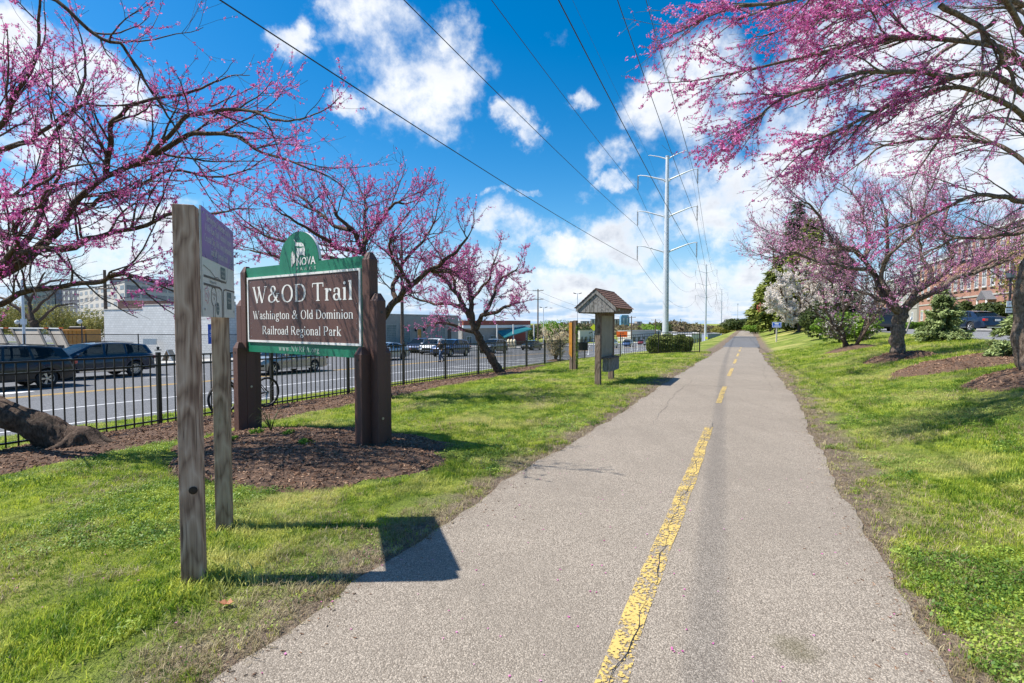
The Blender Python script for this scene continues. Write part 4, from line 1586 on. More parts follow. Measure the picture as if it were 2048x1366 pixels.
# --- small leaning redbud in front of the parked cars
y3 = T3P.y
tr = [T3P + Vector((0.05, 0, -.1)), P(990, 728, y3), P(970, 695, y3), P(952, 665, y3), P(944, 645, y3)]
F = (944, 645, y3)
limbs3 = [
    limb(8, 3, F, (930, 612, y3), (912, 588, y3 - .1), (888, 560, y3 - .3), (862, 540, y3 - .5)),
    limb(7, 3, F, (944, 600, y3 + .1), (936, 555, y3 + .2), (938, 515, y3 + .3)),
    limb(7, 2.5, (950, 660, y3), (968, 632, y3 - .1), (1000, 618, y3 - .3), (1040, 605, y3 - .5)),
    limb(5, 2, (968, 632, y3 - .1), (985, 590, y3 + .4), (1010, 555, y3 + .8), (1035, 535, y3 + 1)),
    limb(4, 1.8, (952, 665, y3), (915, 655, y3 - .4), (880, 645, y3 - .8), (850, 652, y3 - 1.1)),
    limb(5, 2, (930, 612, y3), (890, 610, y3 + .6), (850, 600, y3 + 1), (815, 590, y3 + 1.2)),
    limb(4, 2, (944, 600, y3 + .1), (975, 560, y3 - .4), (990, 520, y3 - .6)),
    limb(4, 2, (912, 588, y3 - .1), (900, 540, y3 + .5), (885, 510, y3 + .8)),
]
redbud('small bright pink redbud with a leaning dark trunk beside the black fence', T3P, [(tr, 0.17, 0.11)], limbs3, 303, M_BARK, M_TWIG, M_BLOSSOM2,
       L2=6.0, L3=7.0, L4=5.0, len2=(0.45, 1.15), len3=(0.25, 0.6), len4=(.12, .3), trop=(0, 0, 0.35), spacing=0.042, psize=0.036, per=3, lean=(0.3, 0, 0.6), leanw=0.5, min_r=0.0050)

# --- big redbud with the bare trunk on the bank
y4 = T4P.y
tr = [T4P + Vector((0, 0, -.1)), P(1795, 690, y4), P(1797, 660, y4), P(1799, 640, y4), P(1802, 622, y4)]
F = (1800, 630, y4)
limbs4 = [
    limb(9, 5, F, (1778, 605, y4), (1760, 575, y4), (1745, 545, y4), (1728, 520, y4 - .1)),
    limb(6, 2.5, (1728, 520, y4 - .1), (1700, 500, y4 - .3), (1670, 478, y4 - .4), (1640, 440, y4 - .6), (1610, 405, y4 - .7)),
    limb(5, 2.2, (1745, 545, y4), (1700, 535, y4 - .6), (1650, 520, y4 - 1), (1590, 512, y4 - 1.4), (1545, 515, y4 - 1.6)),
    limb(5, 2.2, (1728, 520, y4 - .1), (1735, 480, y4 + .3), (1728, 430, y4 + .5), (1700, 380, y4 + .7)),
    limb(7, 3, F, (1790, 600, y4 - .1), (1772, 570, y4 - .3), (1765, 530, y4 - .4), (1775, 480, y4 - .5), (1770, 420, y4 - .6)),
    limb(8, 4, F, (1828, 588, y4 + .1), (1868, 562, y4 + .2), (1895, 540, y4 + .3), (1903, 515, y4 + .3)),
    limb(5, 2.4, (1903, 515, y4 + .3), (1900, 490, y4 + .3), (1885, 450, y4 + .3), (1900, 400, y4 + .3)),
    limb(8, 4, F, (1840, 598, y4 - .3), (1875, 572, y4 - .5), (1915, 558, y4 - .6), (1945, 548, y4 - .7), (1985, 520, y4 - .8)),
    limb(5, 2.4, (1945, 548, y4 - .7), (2000, 525, y4 - .9), (2060, 500, y4 - 1)),
    limb(5, 2.4, (1895, 540, y4 + .3), (1940, 515, y4 + .8), (1990, 480, y4 + 1.2), (2030, 440, y4 + 1.4)),
    limb(5, 2.2, (1868, 562, y4 + .2), (1850, 520, y4 + .8), (1830, 470, y4 + 1.1), (1820, 400, y4 + 1.3)),
    limb(4, 2.0, (1778, 605, y4), (1730, 590, y4 + .8), (1680, 560, y4 + 1.3), (1630, 550, y4 + 1.6)),
    limb(4, 2.0, (1700, 500, y4 - .3), (1660, 500, y4 + .3), (1600, 480, y4 + .8), (1560, 470, y4 + 1)),
    limb(4, 2.0, (1765, 530, y4 - .4), (1800, 490, y4 - .9), (1840, 440, y4 - 1.2), (1860, 380, y4 - 1.4)),
]
redbud('wide redbud with a pale bare trunk in a mulch ring on the grass bank', T4P, [(tr, 0.185, 0.165)], limbs4, 404, M_BARKL, M_TWIGG, M_BLOSSOM3,
       L2=5.4, L3=7.4, L4=5.4, len2=(0.7, 1.6), len3=(0.35, 0.85), trop=(-0.1, 0, 0.30), spacing=0.080, psize=0.027, per=3, lean=(-0.2, 0, 0.6), leanw=0.5, min_r=0.0038)

# --- redbud overhanging from the right edge
b5 = T5P
tr = [b5 + Vector((.05, 0, -.1)), P(2046, 700, 9.2), P(2050, 600, 9.2), P(2070, 500, 9.2), P(2105, 400, 9.2)]
F = (2105, 400, 9.2)
limbs5 = [
    limb(8, 3, F, (2150, 250, 9.0), (2110, 60, 8.8), (2010, -10, 8.6), (1860, -20, 8.4), (1700, 20, 8.2), (1580, 55, 8.0)),
    limb(7, 2.2, (2120, 250, 9.0), (2020, 110, 8.4), (1880, 70, 8.0), (1720, 90, 7.7), (1560, 125, 7.5), (1450, 150, 7.4)),
    limb(7, 2.2, (2120, 250, 9.0), (2000, 150, 8.0), (1850, 135, 7.6), (1700, 160, 7.3), (1580, 205, 7.1), (1500, 250, 7.0)),
    limb(7, 2.4, F, (2080, 270, 8.6), (1960, 190, 8.2), (1820, 205, 7.9), (1690, 255, 7.6), (1610, 300, 7.5)),
    limb(8, 2.6, F, (2048, 398, 9.2), (1982, 394, 9.2), (1888, 418, 9.1), (1810, 455, 9.0)),
    limb(6, 2.4, F, (2030, 320, 9.6), (1930, 270, 9.8), (1830, 275, 10.0), (1740, 310, 10.1)),
    limb(6, 2.2, (2080, 100, 8.8), (1960, -20, 7.8), (1800, -60, 7.2), (1620, -20, 6.9), (1480, 10, 6.8), (1400, 40, 6.8)),
    limb(6, 2.4, (2120, 250, 9.0), (2060, 60, 9.6), (1950, -40, 9.8), (1800, -80, 9.9)),
    limb(5, 2.2, (1990, 40, 8.6), (1900, 100, 8.9), (1800, 180, 9.2), (1730, 240, 9.4)),
    limb(5, 2.2, (2020, 110, 8.4), (1950, 170, 8.8), (1900, 240, 9.0), (1850, 320, 9.1)),
    limb(6, 4, (1880, 10, 7.4), (1968, 66, 7.4), (2000, 110, 7.4), (2030, 172, 7.4)),
    limb(6, 2.4, F, (2060, 450, 9.6), (1990, 470, 9.9), (1920, 480, 10.2), (1860, 500, 10.4)),
]


def fade5(c):
    # buds open first at the outer ends, over the trail
    dx = np.maximum(b5.x - c[:, 0], 0.01)
    return np.clip(0.22 + 0.75 * (dx / 5.5) ** 1.5, 0.22, 1.0) 


redbud('redbud whose long drooping pink sprays overhang the trail, trunk beside the near mulch heap', b5, [(tr, 0.155, 0.11)], limbs5, 505, M_BARKL, M_TWIGG, M_BLOSSOM,
       L2=4.1, L3=4.6, L4=3.2, len2=(0.7, 1.4), len3=(0.4, 0.9), trop=(-0.38, 0, -0.14), spacing=0.026, psize=0.0215, per=4, ang2=(0.2, 0.6), bl_fade=fade5, lean=(-0.8, 0, -0.3), leanw=0.8, wig=0.07, bl_on_limb=0, min_r=0.0028)

# --- many-stemmed small tree further along the bank
y6 = T6P.y
b = T6P
stems6 = [
    limb(3.4, 1.6, (1692, 702, y6), (1680, 672, y6), (1663, 640, y6), (1652, 605, y6), (1640, 570, y6)),
    limb(3.6, 1.6, (1700, 700, y6), (1690, 675, y6), (1688, 640, y6), (1684, 600, y6 + .2), (1690, 560, y6 + .3)),
    limb(4.6, 1.8, (1708, 700, y6), (1722, 672, y6), (1736, 645, y6), (1748, 612, y6), (1768, 575, y6)),
    limb(3.0, 1.4, (1700, 698, y6), (1668, 652, y6 + .4), (1640, 630, y6 + .6), (1610, 600, y6 + .7)),
    limb(3.0, 1.4, (1712, 690, y6), (1728, 640, y6 + .5), (1726, 600, y6 + .7), (1735, 560, y6 + .9)),
    limb(3.0, 1.4, (1706, 698, y6), (1745, 640, y6 - .4), (1775, 600, y6 - .6), (1790, 580, y6 - .7)),
]
redbud('many-stemmed small tree with sparse pale buds on a mulch ring, beside the green shrubbery', b, [([b + Vector((0, 0, -.15)), b + Vector((.02, 0, .02)), b + Vector((.03, 0, .12))], 0.13, 0.10)], stems6, 606, M_BARK, M_TWIG, M_WBLOSSOM,
       L2=8, L3=9, L4=5, len2=(0.4, 0.95), len3=(0.2, 0.5), len4=(.1, .25), trop=(0, 0, 0.3), spacing=0.30, psize=0.036, per=3, name='budding_tree', group=None, min_r=0.0055)

# --- white blossom tree
b7 = G(1598, 664)
y7 = b7.y
print('white tree', b7)
limbs7 = [limb(3, 1.5, (1598, 655, y7), (1590, 630, y7), (1570, 605, y7), (1552, 590, y7)),
          limb(3, 1.5, (1598, 655, y7), (1600, 620, y7), (1595, 580, y7), (1585, 555, y7)),
          limb(3, 1.5, (1600, 655, y7), (1620, 620, y7), (1640, 580, y7), (1650, 545, y7)),
          limb(3, 1.5, (1600, 650, y7), (1640, 610, y7 - 1), (1670, 580, y7 - 2)),
          limb(3, 1.5, (1600, 640, y7), (1570, 625, y7 - 1), (1555, 610, y7 - 2)),
          limb(3, 1.5, (1600, 640, y7), (1620, 600, y7 + 1), (1610, 540, y7 + 1.5)),
          limb(3, 1.5, (1600, 645, y7), (1572, 600, y7 - 1), (1560, 575, y7 - 1.5), (1556, 560, y7 - 2)),
          limb(3, 1.5, (1600, 640, y7), (1630, 580, y7), (1645, 530, y7), (1655, 505, y7)),
          limb(3, 1.5, (1600, 645, y7), (1575, 620, y7 - 2), (1550, 612, y7 - 3), (1540, 600, y7 - 3.5))]
redbud('white blossoming tree between the big cedars and the many-stemmed tree', b7, [([b7 + Vector((0, 0, -.2)), P(1598, 655, y7), P(1600, 635, y7)], 0.16, 0.12)], limbs7, 707, M_BARK, M_TWIG, M_WBLOSSOM,
       L2=3.6, L3=5.5, L4=3.5, len2=(0.7, 1.7), len3=(0.4, 0.9), len4=(.2, .5), trop=(-0.15, 0, 0.15), spacing=0.026, psize=0.085, per=2, name='blossom_tree', group=None, min_r=0.009)

# --- cream shrub by the fence
limbs8 = [limb(1.8, 1.0, (1112, 722, SHP.y), (1112 + dx * .4, 690, SHP.y + dy * .3), (1112 + dx, 668 - abs(20 - abs(dx)) * .3, SHP.y + dy)) for dx, dy in ((-30, .2), (-16, -.4), (-4, .3), (8, -.3), (20, .4), (30, -.1), (12, .7), (-24, .8))]
redbud('cream blossoming shrub on a small mulch heap in front of the black fence', SHP, [([SHP + Vector((0, 0, -.12)), SHP + Vector((0, 0, .02)), SHP + Vector((0, 0, .12))], 0.09, 0.07)], limbs8, 808, M_BARK, M_TWIG, M_YBLOSSOM,
       L2=7, L3=7, L4=4, len2=(0.35, 0.8), len3=(0.2, 0.5), len4=(.1, .3), trop=(0, 0, 0.1), spacing=0.040, psize=0.050, per=2, name='blossom_shrub', group=None, min_r=0.006, cat='shrub')


# ------------------------------------------------------------------ evergreens
def cedar(label, base, H, W, seed, mat, n_br=70, leafn=9000, lsize=0.22, droop=-0.35, name='cedar_tree', group=None, bottom=0.12, cat='tree', shape=1.0, top_droop=0.0, bare=0.0):
    rng = np.random.default_rng(seed)
    root = thing(name, label, cat, tuple(base), 0, group)
    tp = np.array([[0, 0, -.2], [0, 0, H * .5], [W * .02, 0, H * .98]]) + np.array(base)
    p = smooth_path(tp, 10)
    v, f = tubes(p[None], np.linspace(max(.03, H * .022), .015, 10)[None], 8)
    np_mesh('trunk', v, f, M_BARK, root, True, smooth=True)
    t = np.sort(rng.uniform(bottom, 0.985, n_br))
    az = np.arange(n_br) * 2.399 + rng.normal(0, .4, n_br)
    prof = (1 - t) ** (0.75 * shape) * (0.75 + 0.25 * rng.random(n_br)) * (0.82 + 0.18 * np.sin(t * 21 + seed))
    ln = np.maximum(W * .5 * prof / ((1 - bottom) ** .75), 0.05 * W)
    st = np.array(base)[None] + np.stack([0 * t, 0 * t, t * H], 1)
    d = np.stack([np.cos(az), np.sin(az), 0.25 + 0.5 * t], 1)
    bp = march(st, d, ln, 8, .08, np.array([0, 0, droop * 2.2]), rng)
    br = np.maximum(ln[:, None] * .016 * np.linspace(1, .3, 9)[None], .008)
    idx, q, dd, r, tt = children_of(bp, br, np.maximum(3, (ln / (W * .5) * 16).astype(int)), 0.15, (0.6, 1.2), .5, rng, lean=(0, 0, -.2), leanw=.5)
    l3 = ln[idx] * .30 * rng.uniform(.5, 1.2, len(idx)) * (1.2 - tt * .7)
    sp = march(q, dd, l3, 4, .12, np.array([0, 0, droop * 1.6]), rng)
    v, f = merge([tubes(bp, br, 4), tubes(sp, np.full((len(sp), 5), .006), 3)])
    np_mesh('branches', v, f, M_BARK, root, True, smooth=True, kind='stuff')
    tot = l3.sum() + ln.sum() * .7
    spc = tot / leafn
    c = np.concatenate([along(sp, spc, 0, rng), along(bp, spc, .35, rng)])
    n = len(c)
    # flat drooping sprays: horizontal-ish leaf cards
    az2 = np.arctan2(c[:, 1] - base[1], c[:, 0] - base[0]) + rng.normal(0, .7, n)
    s = lsize * rng.uniform(.5, 1.3, (n, 1))
    a = unit(np.stack([np.cos(az2), np.sin(az2), rng.normal(-.30, .30, n)], 1))
    b_ = unit(np.cross(a, np.stack([rng.normal(0, .45, n), rng.normal(0, .45, n), np.ones(n)], 1)))
    c = c + rng.normal(size=(n, 3)) * lsize * .35
    v = np.stack([c - a * s * .3, c + b_ * s * .22 + a * s * .1, c + a * s * .8, c - b_ * s * .22 + a * s * .1], 1).reshape(-1, 3)
    i = np.arange(n)[:, None] * 4
    np_mesh('needles', v, i + np.arange(4)[None], mat, root, True, kind='stuff')
    return root


def leafy(name, label, cat, base, size, seed, mat, n=4000, leaf=0.12, boxy=0.0, trunk=True, group=None, clumps=12, world_rz=0.0, lift=0.0):
    """shrub or broadleaf crown: clumps of leaf faces inside an uneven outline"""
    rng = np.random.default_rng(seed)
    root = thing(name, label, cat, tuple(base), 0, group)
    sx_, sy_, sz_ = size
    if boxy:
        c = rng.uniform(-1, 1, (n, 3))
        # push towards the shell
        m = np.abs(c).max(1, keepdims=True)
        c = c / m * rng.uniform(0.72, 1.0, (n, 1)) ** .5
        nrm = (np.abs(c) ** 3.6).sum(1, keepdims=True) ** (1 / 3.6)
        c = c / nrm * rng.uniform(.78, 1.0, (n, 1))
        c[:, 2] = c[:, 2] * .5 + .5
        c = c * np.array([sx_ / 2, sy_ / 2, sz_])
        c += (fbm2(c[:, 0] * 3, c[:, 2] * 3 + c[:, 1] * 3, seed, 1.5, 3) * 0.06)[:, None] * unit(c)
        nrmv = unit(c - np.array([0, 0, sz_ * .5]))
    else:
        cc = unit(rng.normal(size=(clumps, 3))) * rng.uniform(.25, .62, (clumps, 1))
        cr = rng.uniform(.34, .55, clumps)
        k = rng.integers(0, clumps, n)
        off = unit(rng.normal(size=(n, 3)))
        c = cc[k] + off * (cr[k] * rng.uniform(.75, 1.05, n))[:, None]
        nrmv = off
        c[:, 2] = np.maximum(c[:, 2] * .5 + .52, 0.02) + lift
        c = c * np.array([sx_ / 2, sy_ / 2, sz_])
    ca, sa = math.cos(world_rz), math.sin(world_rz)
    c = c @ np.array([[ca, sa, 0], [-sa, ca, 0], [0, 0, 1]])
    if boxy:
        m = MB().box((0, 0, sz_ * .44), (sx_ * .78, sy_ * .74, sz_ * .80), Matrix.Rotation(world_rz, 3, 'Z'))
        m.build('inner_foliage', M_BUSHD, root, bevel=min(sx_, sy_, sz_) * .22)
    if trunk:
        p = np.array([[0, 0, -.2], [0, 0, sz_ * .3], [sx_ * .03, 0, sz_ * (.7)]])
        tv, tf = tubes(smooth_path(p, 6)[None], np.linspace(sz_ * .025, .02, 6)[None], 7)
        lm = []
        for j in range(7):
            a0 = rng.uniform(0, 6.28)
            q = np.array([[0, 0, sz_ * .2], [math.cos(a0) * sx_ * .15, math.sin(a0) * sy_ * .15, sz_ * .45], [math.cos(a0) * sx_ * .3, math.sin(a0) * sy_ * .3, sz_ * .7]])
            lm.append(smooth_path(q, 6))
        lv, lf = tubes(np.array(lm), np.repeat(np.linspace(sz_ * .012, .01, 6)[None], 7, 0), 5)
        np_mesh('trunk', tv, tf, M_BARK, root, smooth=True)
        np_mesh('branches', lv, lf, M_BARK, root, smooth=True, kind='stuff')
    else:
        tv, tf = tubes(np.array([[[0, 0, -.1], [0, 0, sz_ * .3], [0, 0, sz_ * .5]]]), np.array([[.04, .03, .02]]), 6)
        np_mesh('stem', tv, tf, M_BARK, root, smooth=True)
    s = leaf * rng.uniform(.6, 1.4, (n, 1))
    nn = unit(nrmv + rng.normal(size=(n, 3)) * .7)
    a = unit(np.cross(nn, rng.normal(size=(n, 3))))
    b_ = np.cross(nn, a)
    v = np.stack([c - a * s * .7, c + b_ * s * .42, c + a * s * .7, c - b_ * s * .42], 1).reshape(-1, 3)
    i = np.arange(n)[:, None] * 4
    np_mesh('leaves', v, i + np.arange(4)[None], mat, root, kind='stuff')
    return root


def at(px, Y, dz=0.0):
    d = pix_dir(px, 644)
    x = d.x / d.y * Y
    return on_ground(x, Y, dz)


# big cedars along the far side of the trail bank
cedar('tall broad yellow-green cedar, the one rising highest in the row', at(1620, 58), 12.2, 9.6, 21, M_CEDAR, 120, 30000, .60, group='cedars along the trail')
cedar('blue-green cedar with a spiky leaning top behind the broad yellow-green one', at(1592, 72), 17.5, 10.5, 22, M_CEDARD, 100, 20000, .65, group='cedars along the trail')
cedar('yellow-green cedar with lower rounded crown, beside the red-leaved tree', at(1552, 66), 9.6, 7.0, 23, M_CEDAR, 110, 22000, .55, group='cedars along the trail')
cedar('pale green cedar nearest the end of the trail', at(1524, 88), 8.6, 6.6, 24, M_CEDAR, 90, 16000, .6, group='cedars along the trail')
cedar('dark cedar behind the white blossoming tree', at(1670, 62), 10.5, 9.0, 25, M_CEDARD, 100, 18000, .62, group='cedars along the trail')
leafy('red_leaf_tree', 'small tree with dark red leaves squeezed between two cedars', 'tree', at(1541, 80), (5.2, 5.0, 6.6), 26, M_REDLEAF, 5000, .30)
leafy('green_shrub', 'low bright green shrub at the foot of the farthest cedar', 'shrub', at(1512, 84), (4, 4, 1.8), 27, M_BUSH, 1500, .22, trunk=False)
leafy('green_shrub', 'rounded olive shrub under the blue-green cedar', 'shrub', at(1590, 60), (3, 3, 1.6), 127, M_BUSHD, 1500, .20, trunk=False)
# thicket behind the many-stemmed tree
leafy('green_shrubbery', 'bright green leafy shrub behind the many-stemmed tree', 'shrub', at(1680, 27), (3.4, 2.0, 1.7), 28, M_BUSH, 5200, .10, trunk=False, clumps=22)
leafy('green_shrubbery', 'bright green leafy shrub next to the dark parked suv', 'shrub', at(1732, 26), (2.2, 1.8, 1.35), 29, M_BUSH, 3600, .10, trunk=False, clumps=18)
leafy('green_shrubbery', 'tall olive shrub behind the blue sign and white blossoms', 'shrub', at(1640, 34), (3.5, 2.5, 2.6), 30, M_BUSHD, 4200, .14, trunk=False, clumps=18)
for px_, Y_, w_, h_, lb_ in ((1470, 118, 9, 3.0, 'low olive thicket left of the trail end'), (1456, 140, 12, 3.2, 'low brownish thicket at the foot of the slope by the trail end'), (1506, 118, 6, 3.4, 'low thicket right of the trail end under the farthest cedar')):
    leafy('thicket', lb_, 'shrub', at(px_, Y_), (w_, 7, h_), int(px_), M_SPRING if px_ == 1456 else M_BUSHD, 2600, .35, trunk=False, clumps=16)
# pale young cedars
c9 = G(1885, 682)
cedar('pale young cedar at the edge of the parking lot, left of the blue sedan', c9, 2.2, 2.15, 31, M_CEDARL, 120, 26000, .10, droop=-.25, name='young_cedar', group='pale young cedars', bottom=.04, shape=1.05)
cedar('pale young cedar partly behind the nearest mulch-ringed trunk', G(2075, 716), 1.9, 2.0, 32, M_CEDARL, 120, 24000, .10, droop=-.25, name='young_cedar', group='pale young cedars', bottom=.04)
# clipped hedge at the fence end
hp = G(1343, 706)
print('hedge', hp)
leafy('clipped_hedge', 'clipped evergreen hedge at the foot of the steel pole', 'hedge', (hp.x, hp.y + .5, hp.z - .12), (2.85, 1.25, 1.24), 33, M_HEDGE, 26000, .058, boxy=1, trunk=False, world_rz=-0.12)
# small plants in the mulch in front of the big sign
for (px, py, s, lb) in ((462, 880, .16, 'low weed clump in the mulch, the one nearest the tall grey post'), (515, 868, .20, 'low weed clump beside the strappy plant'), (575, 870, .18, 'low weed clump in the middle of the mulch'), (608, 890, .17, 'low weed clump in front of the other weeds in the mulch')):
    g = G(px, py, .1)
    leafy('weed', lb, 'plant', (g.x, g.y, g.z - .02), (s * 1.6, s * 1.6, s * .6), int(px), M_BUSH, 160, .03, trunk=False, clumps=8)
g = G(542, 862, .08)
rt = thing('strappy_plant', 'plant with long arching narrow leaves at the foot of the far sign post', 'plant', tuple(g))
rr = np.random.default_rng(5)
for k in range(16):
    a = rr.uniform(0, 6.28)
    L_ = rr.uniform(.22, .42)
    mb = MB()
    pts = [Vector((math.cos(a) * L_ * t, math.sin(a) * L_ * t, 0.34 * math.sin(t * 2.2) * L_ / .4)) for t in np.linspace(0, 1, 7)]
    sd_ = Vector((-math.sin(a), math.cos(a), 0))
    for i in range(6):
        w0, w1 = .009 * (1 - i / 6.5), .009 * (1 - (i + 1) / 6.5)
        mb.add([pts[i] - sd_ * w0, pts[i] + sd_ * w0, pts[i + 1] + sd_ * w1, pts[i + 1] - sd_ * w1], [(0, 1, 2, 3)])
    mb.build('leaf', M_BUSHD, rt)

# one curled dead leaf by the near post
g = G(452, 1208, .02)
rt = thing('dead_leaf', 'single curled brown dead leaf on the ground by the near map sign post', 'leaf', tuple(g))
mb = MB()
lp_ = [(-.045, 0, .012), (-.02, .022, .018), (.0, .018, .006), (.012, .032, .02), (.03, .014, .010), (.05, 0, .022), (.03, -.014, .008), (.012, -.03, .018), (.0, -.016, .004), (-.02, -.02, .016)]
mb.add(lp_ + [(0, 0, 0)], [(i, (i + 1) % 10, 10) for i in range(10)])
mb.build('blade', simple('dead_leaf_brown', (.33, .13, .05), .7), rt)
mb = MB(); mb.tube([(-.045, 0, .012), (-.075, .006, .02)], .002, 4); mb.build('leaf_stalk', simple('stalk_brown', (.2, .09, .04), .7), rt)
# ------------------------------------------------------------------ serif lettering (cut letters)
TK, TN = 0.150, 0.052            # thick and thin strokes, cap height = 1
XH = 0.67


def pen(pts, closed=False, thick=TK, thin=TN):
    """stroke whose width follows its direction, as with a broad pen"""
    pts = [Vector((p[0], p[1], 0)) for p in pts]
    n = len(pts)
    L_, R_ = [], []
    for i in range(n):
        a = pts[max(i - 1, 0)] if not closed else pts[(i - 1) % n]
        b = pts[min(i + 1, n - 1)] if not closed else pts[(i + 1) % n]
        t = (b - a)
        t.normalize()
        w = thin + (thick - thin) * abs(t.y) ** 1.3
        nn = Vector((-t.y, t.x, 0)) * w / 2
        L_.append(pts[i] + nn)
        R_.append(pts[i] - nn)
    m = n if closed else n - 1
    return [[L_[i], L_[(i + 1) % n], R_[(i + 1) % n], R_[i]] for i in range(m)]


def arc(cx, cy, rx, ry, a0, a1, n=14):
    return [(cx + rx * math.cos(R(a0 + (a1 - a0) * i / n)), cy + ry * math.sin(R(a0 + (a1 - a0) * i / n))) for i in range(n + 1)]


def seg(x0, y0, x1, y1, w):
    d = Vector((x1 - x0, y1 - y0, 0)).normalized()
    nn = Vector((-d.y, d.x, 0)) * w / 2
    a, b = Vector((x0, y0, 0)), Vector((x1, y1, 0))
    return [[a + nn, b + nn, b - nn, a - nn]]


def stem(x, y0, y1, s0=1, s1=1, sw=.13):
    q = seg(x, y0, x, y1, TK)
    if s0: q += seg(x - sw, y0 + TN / 2, x + sw, y0 + TN / 2, TN)
    if s1 == 1: q += seg(x - sw, y1 - TN / 2, x + sw, y1 - TN / 2, TN)
    if s1 == 2: q += seg(x - sw, y1 - TN * .9, x, y1 - TN / 2, TN * 1.2)
    return q


def ser(x, y, w=.12):
    return seg(x - w, y, x + w, y, TN)


def disc(x, y, r=.085):
    p = arc(x, y, r, r, 0, 360, 10)[:-1]
    return [[Vector((a, b, 0)) for a, b in p]]


def hump(x0, x1, top):
    r = (x1 - x0) / 2
    return pen([(x0, top - .20)] + arc(x0 + r, top - .17, r, .145, 165, 0, 10) + [(x1, TN)])


def bowl(cx, cy, rx, ry, a0=0, a1=360):
    return pen(arc(cx, cy, rx, ry, a0, a1, 22)[:-1] if a1 - a0 == 360 else arc(cx, cy, rx, ry, a0, a1, 16), a1 - a0 == 360)


def glyph(c):
    h = XH
    if c == 'W': return 1.34, seg(.12, 1, .42, 0, TK) + seg(.42, .0, .66, .95, TN) + seg(.56, 1, .88, 0, TK) + seg(.88, 0, 1.2, 1, TN) + ser(.12, .975) + ser(.58, .975) + ser(1.2, .975)
    if c == 'V': return 1.0, seg(.14, 1, .5, 0, TK) + seg(.5, 0, .86, 1, TN) + ser(.14, .975) + ser(.86, .975)
    if c == 'M': return 1.22, seg(.16, 0, .16, 1, TN) + seg(.18, 1, .60, .08, TK) + seg(.60, .08, 1.02, 1, TN) + stem(1.04, 0, 1) + ser(.16, TN / 2) + ser(.14, .975)
    if c == 'N': return 1.06, seg(.16, 0, .16, 1, TN) + seg(.16, 1, .88, 0, TK) + seg(.9, 0, .9, 1, TN) + ser(.16, TN / 2) + ser(.12, .975) + ser(.9, .975)
    if c == 'A': return 1.0, seg(.5, 1, .14, 0, TN) + seg(.5, 1, .86, 0, TK) + seg(.27, .34, .72, .34, TN) + ser(.14, TN / 2) + ser(.86, TN / 2)
    if c == 'O': return 1.06, bowl(.53, .5, .40, .49)
    if c == 'C': return .98, bowl(.52, .5, .40, .49, 48, 315) + seg(.83, .68, .83, .98, TN)
    if c == 'S': return .72, pen(arc(.36, .745, .23, .22, 20, 270, 14) + arc(.36, .26, .26, .25, 90, -150, 14)) + seg(.62, .72, .62, .98, TN) + seg(.10, .02, .10, .3, TN)
    if c == 'D': return 1.0, stem(.2, 0, 1) + pen([(.2, .974), (.42, .974)] + arc(.46, .5, .40, .474, 88, -88) + [(.42, .026), (.2, .026)])
    if c == 'T': return .90, stem(.45, 0, 1, 1, 0) + seg(.06, .965, .84, .965, .06) + seg(.06, .98, .06, .76, TN) + seg(.84, .98, .84, .76, TN)
    if c == 'R': return 1.0, stem(.2, 0, 1) + pen([(.2, .974), (.44, .974)] + arc(.46, .735, .25, .24, 88, -88) + [(.44, .495), (.2, .495)]) + seg(.46, .5, .86, 0, TK) + ser(.9, TN / 2, .08)
    if c == 'P': return .86, stem(.2, 0, 1) + pen([(.2, .974), (.44, .974)] + arc(.46, .715, .26, .26, 88, -88) + [(.44, .455), (.2, .455)])
    if c == '4': return .72, stem(.48, 0, 1, 1, 0) + seg(.46, .98, .06, .28, TN) + seg(.04, .28, .68, .28, TN * 1.3)
    if c == '&': return 1.14, pen(arc(.50, .78, .17, .19, -60, 250, 14) + [(.62, .36), (.88, .04), (1.04, .06)]) + pen([(.56, .60), (.30, .48)] + arc(.36, .25, .24, .225, 120, 300, 10) + [(.74, .22), (.88, .46)]) + ser(.9, .52, .14)
    if c == 'a': return .64, pen(arc(.30, h - .17, .17, .15, 160, 20, 10) + [(.47, .15), (.53, .03), (.62, .06)]) + bowl(.29, .18, .18, .16) + disc(.15, h - .18, .06)
    if c == 'b': return .70, stem(.17, 0, 1.02, 0, 2) + bowl(.37, h / 2, .23, h / 2 - .02)
    if c == 'c': return .60, bowl(.33, h / 2, .24, h / 2 - .02, 50, 320) + disc(.47, h - .16, .06)
    if c == 'd': return .70, stem(.52, 0, 1.02, 0, 2) + bowl(.33, h / 2, .23, h / 2 - .02) + ser(.58, TN / 2, .07)
    if c == 'e': return .62, bowl(.33, h / 2, .24, h / 2 - .02, 0, 320) + seg(.10, h / 2 + .03, .56, h / 2 + .03, TN)
    if c == 'g': return .66, bowl(.31, h - .21, .19, .18) + pen([(.20, h - .40), (.18, .06), (.5, .02)]) + bowl(.33, -.14, .24, .13) + seg(.46, h - .06, .64, h - .02, TN * 1.4)
    if c == 'h': return .74, stem(.17, 0, 1.02, 1, 2) + hump(.17, .56, h) + ser(.56, TN / 2, .11)
    if c == 'i': return .36, stem(.18, 0, h, 1, 2, .12) + disc(.18, .90)
    if c == 'k': return .74, stem(.17, 0, 1.02, 1, 2) + seg(.2, .28, .56, h - .02, TN) + seg(.32, .38, .60, 0, TK) + ser(.58, h - TN / 2, .11) + ser(.62, TN / 2, .11)
    if c == 'l': return .36, stem(.18, 0, 1.02, 1, 2, .12)
    if c == 'm': return 1.10, stem(.17, 0, h, 1, 2) + hump(.17, .54, h) + hump(.54, .92, h) + ser(.54, TN / 2, .1) + ser(.92, TN / 2, .1)
    if c == 'n': return .74, stem(.17, 0, h, 1, 2) + hump(.17, .56, h) + ser(.56, TN / 2, .11)
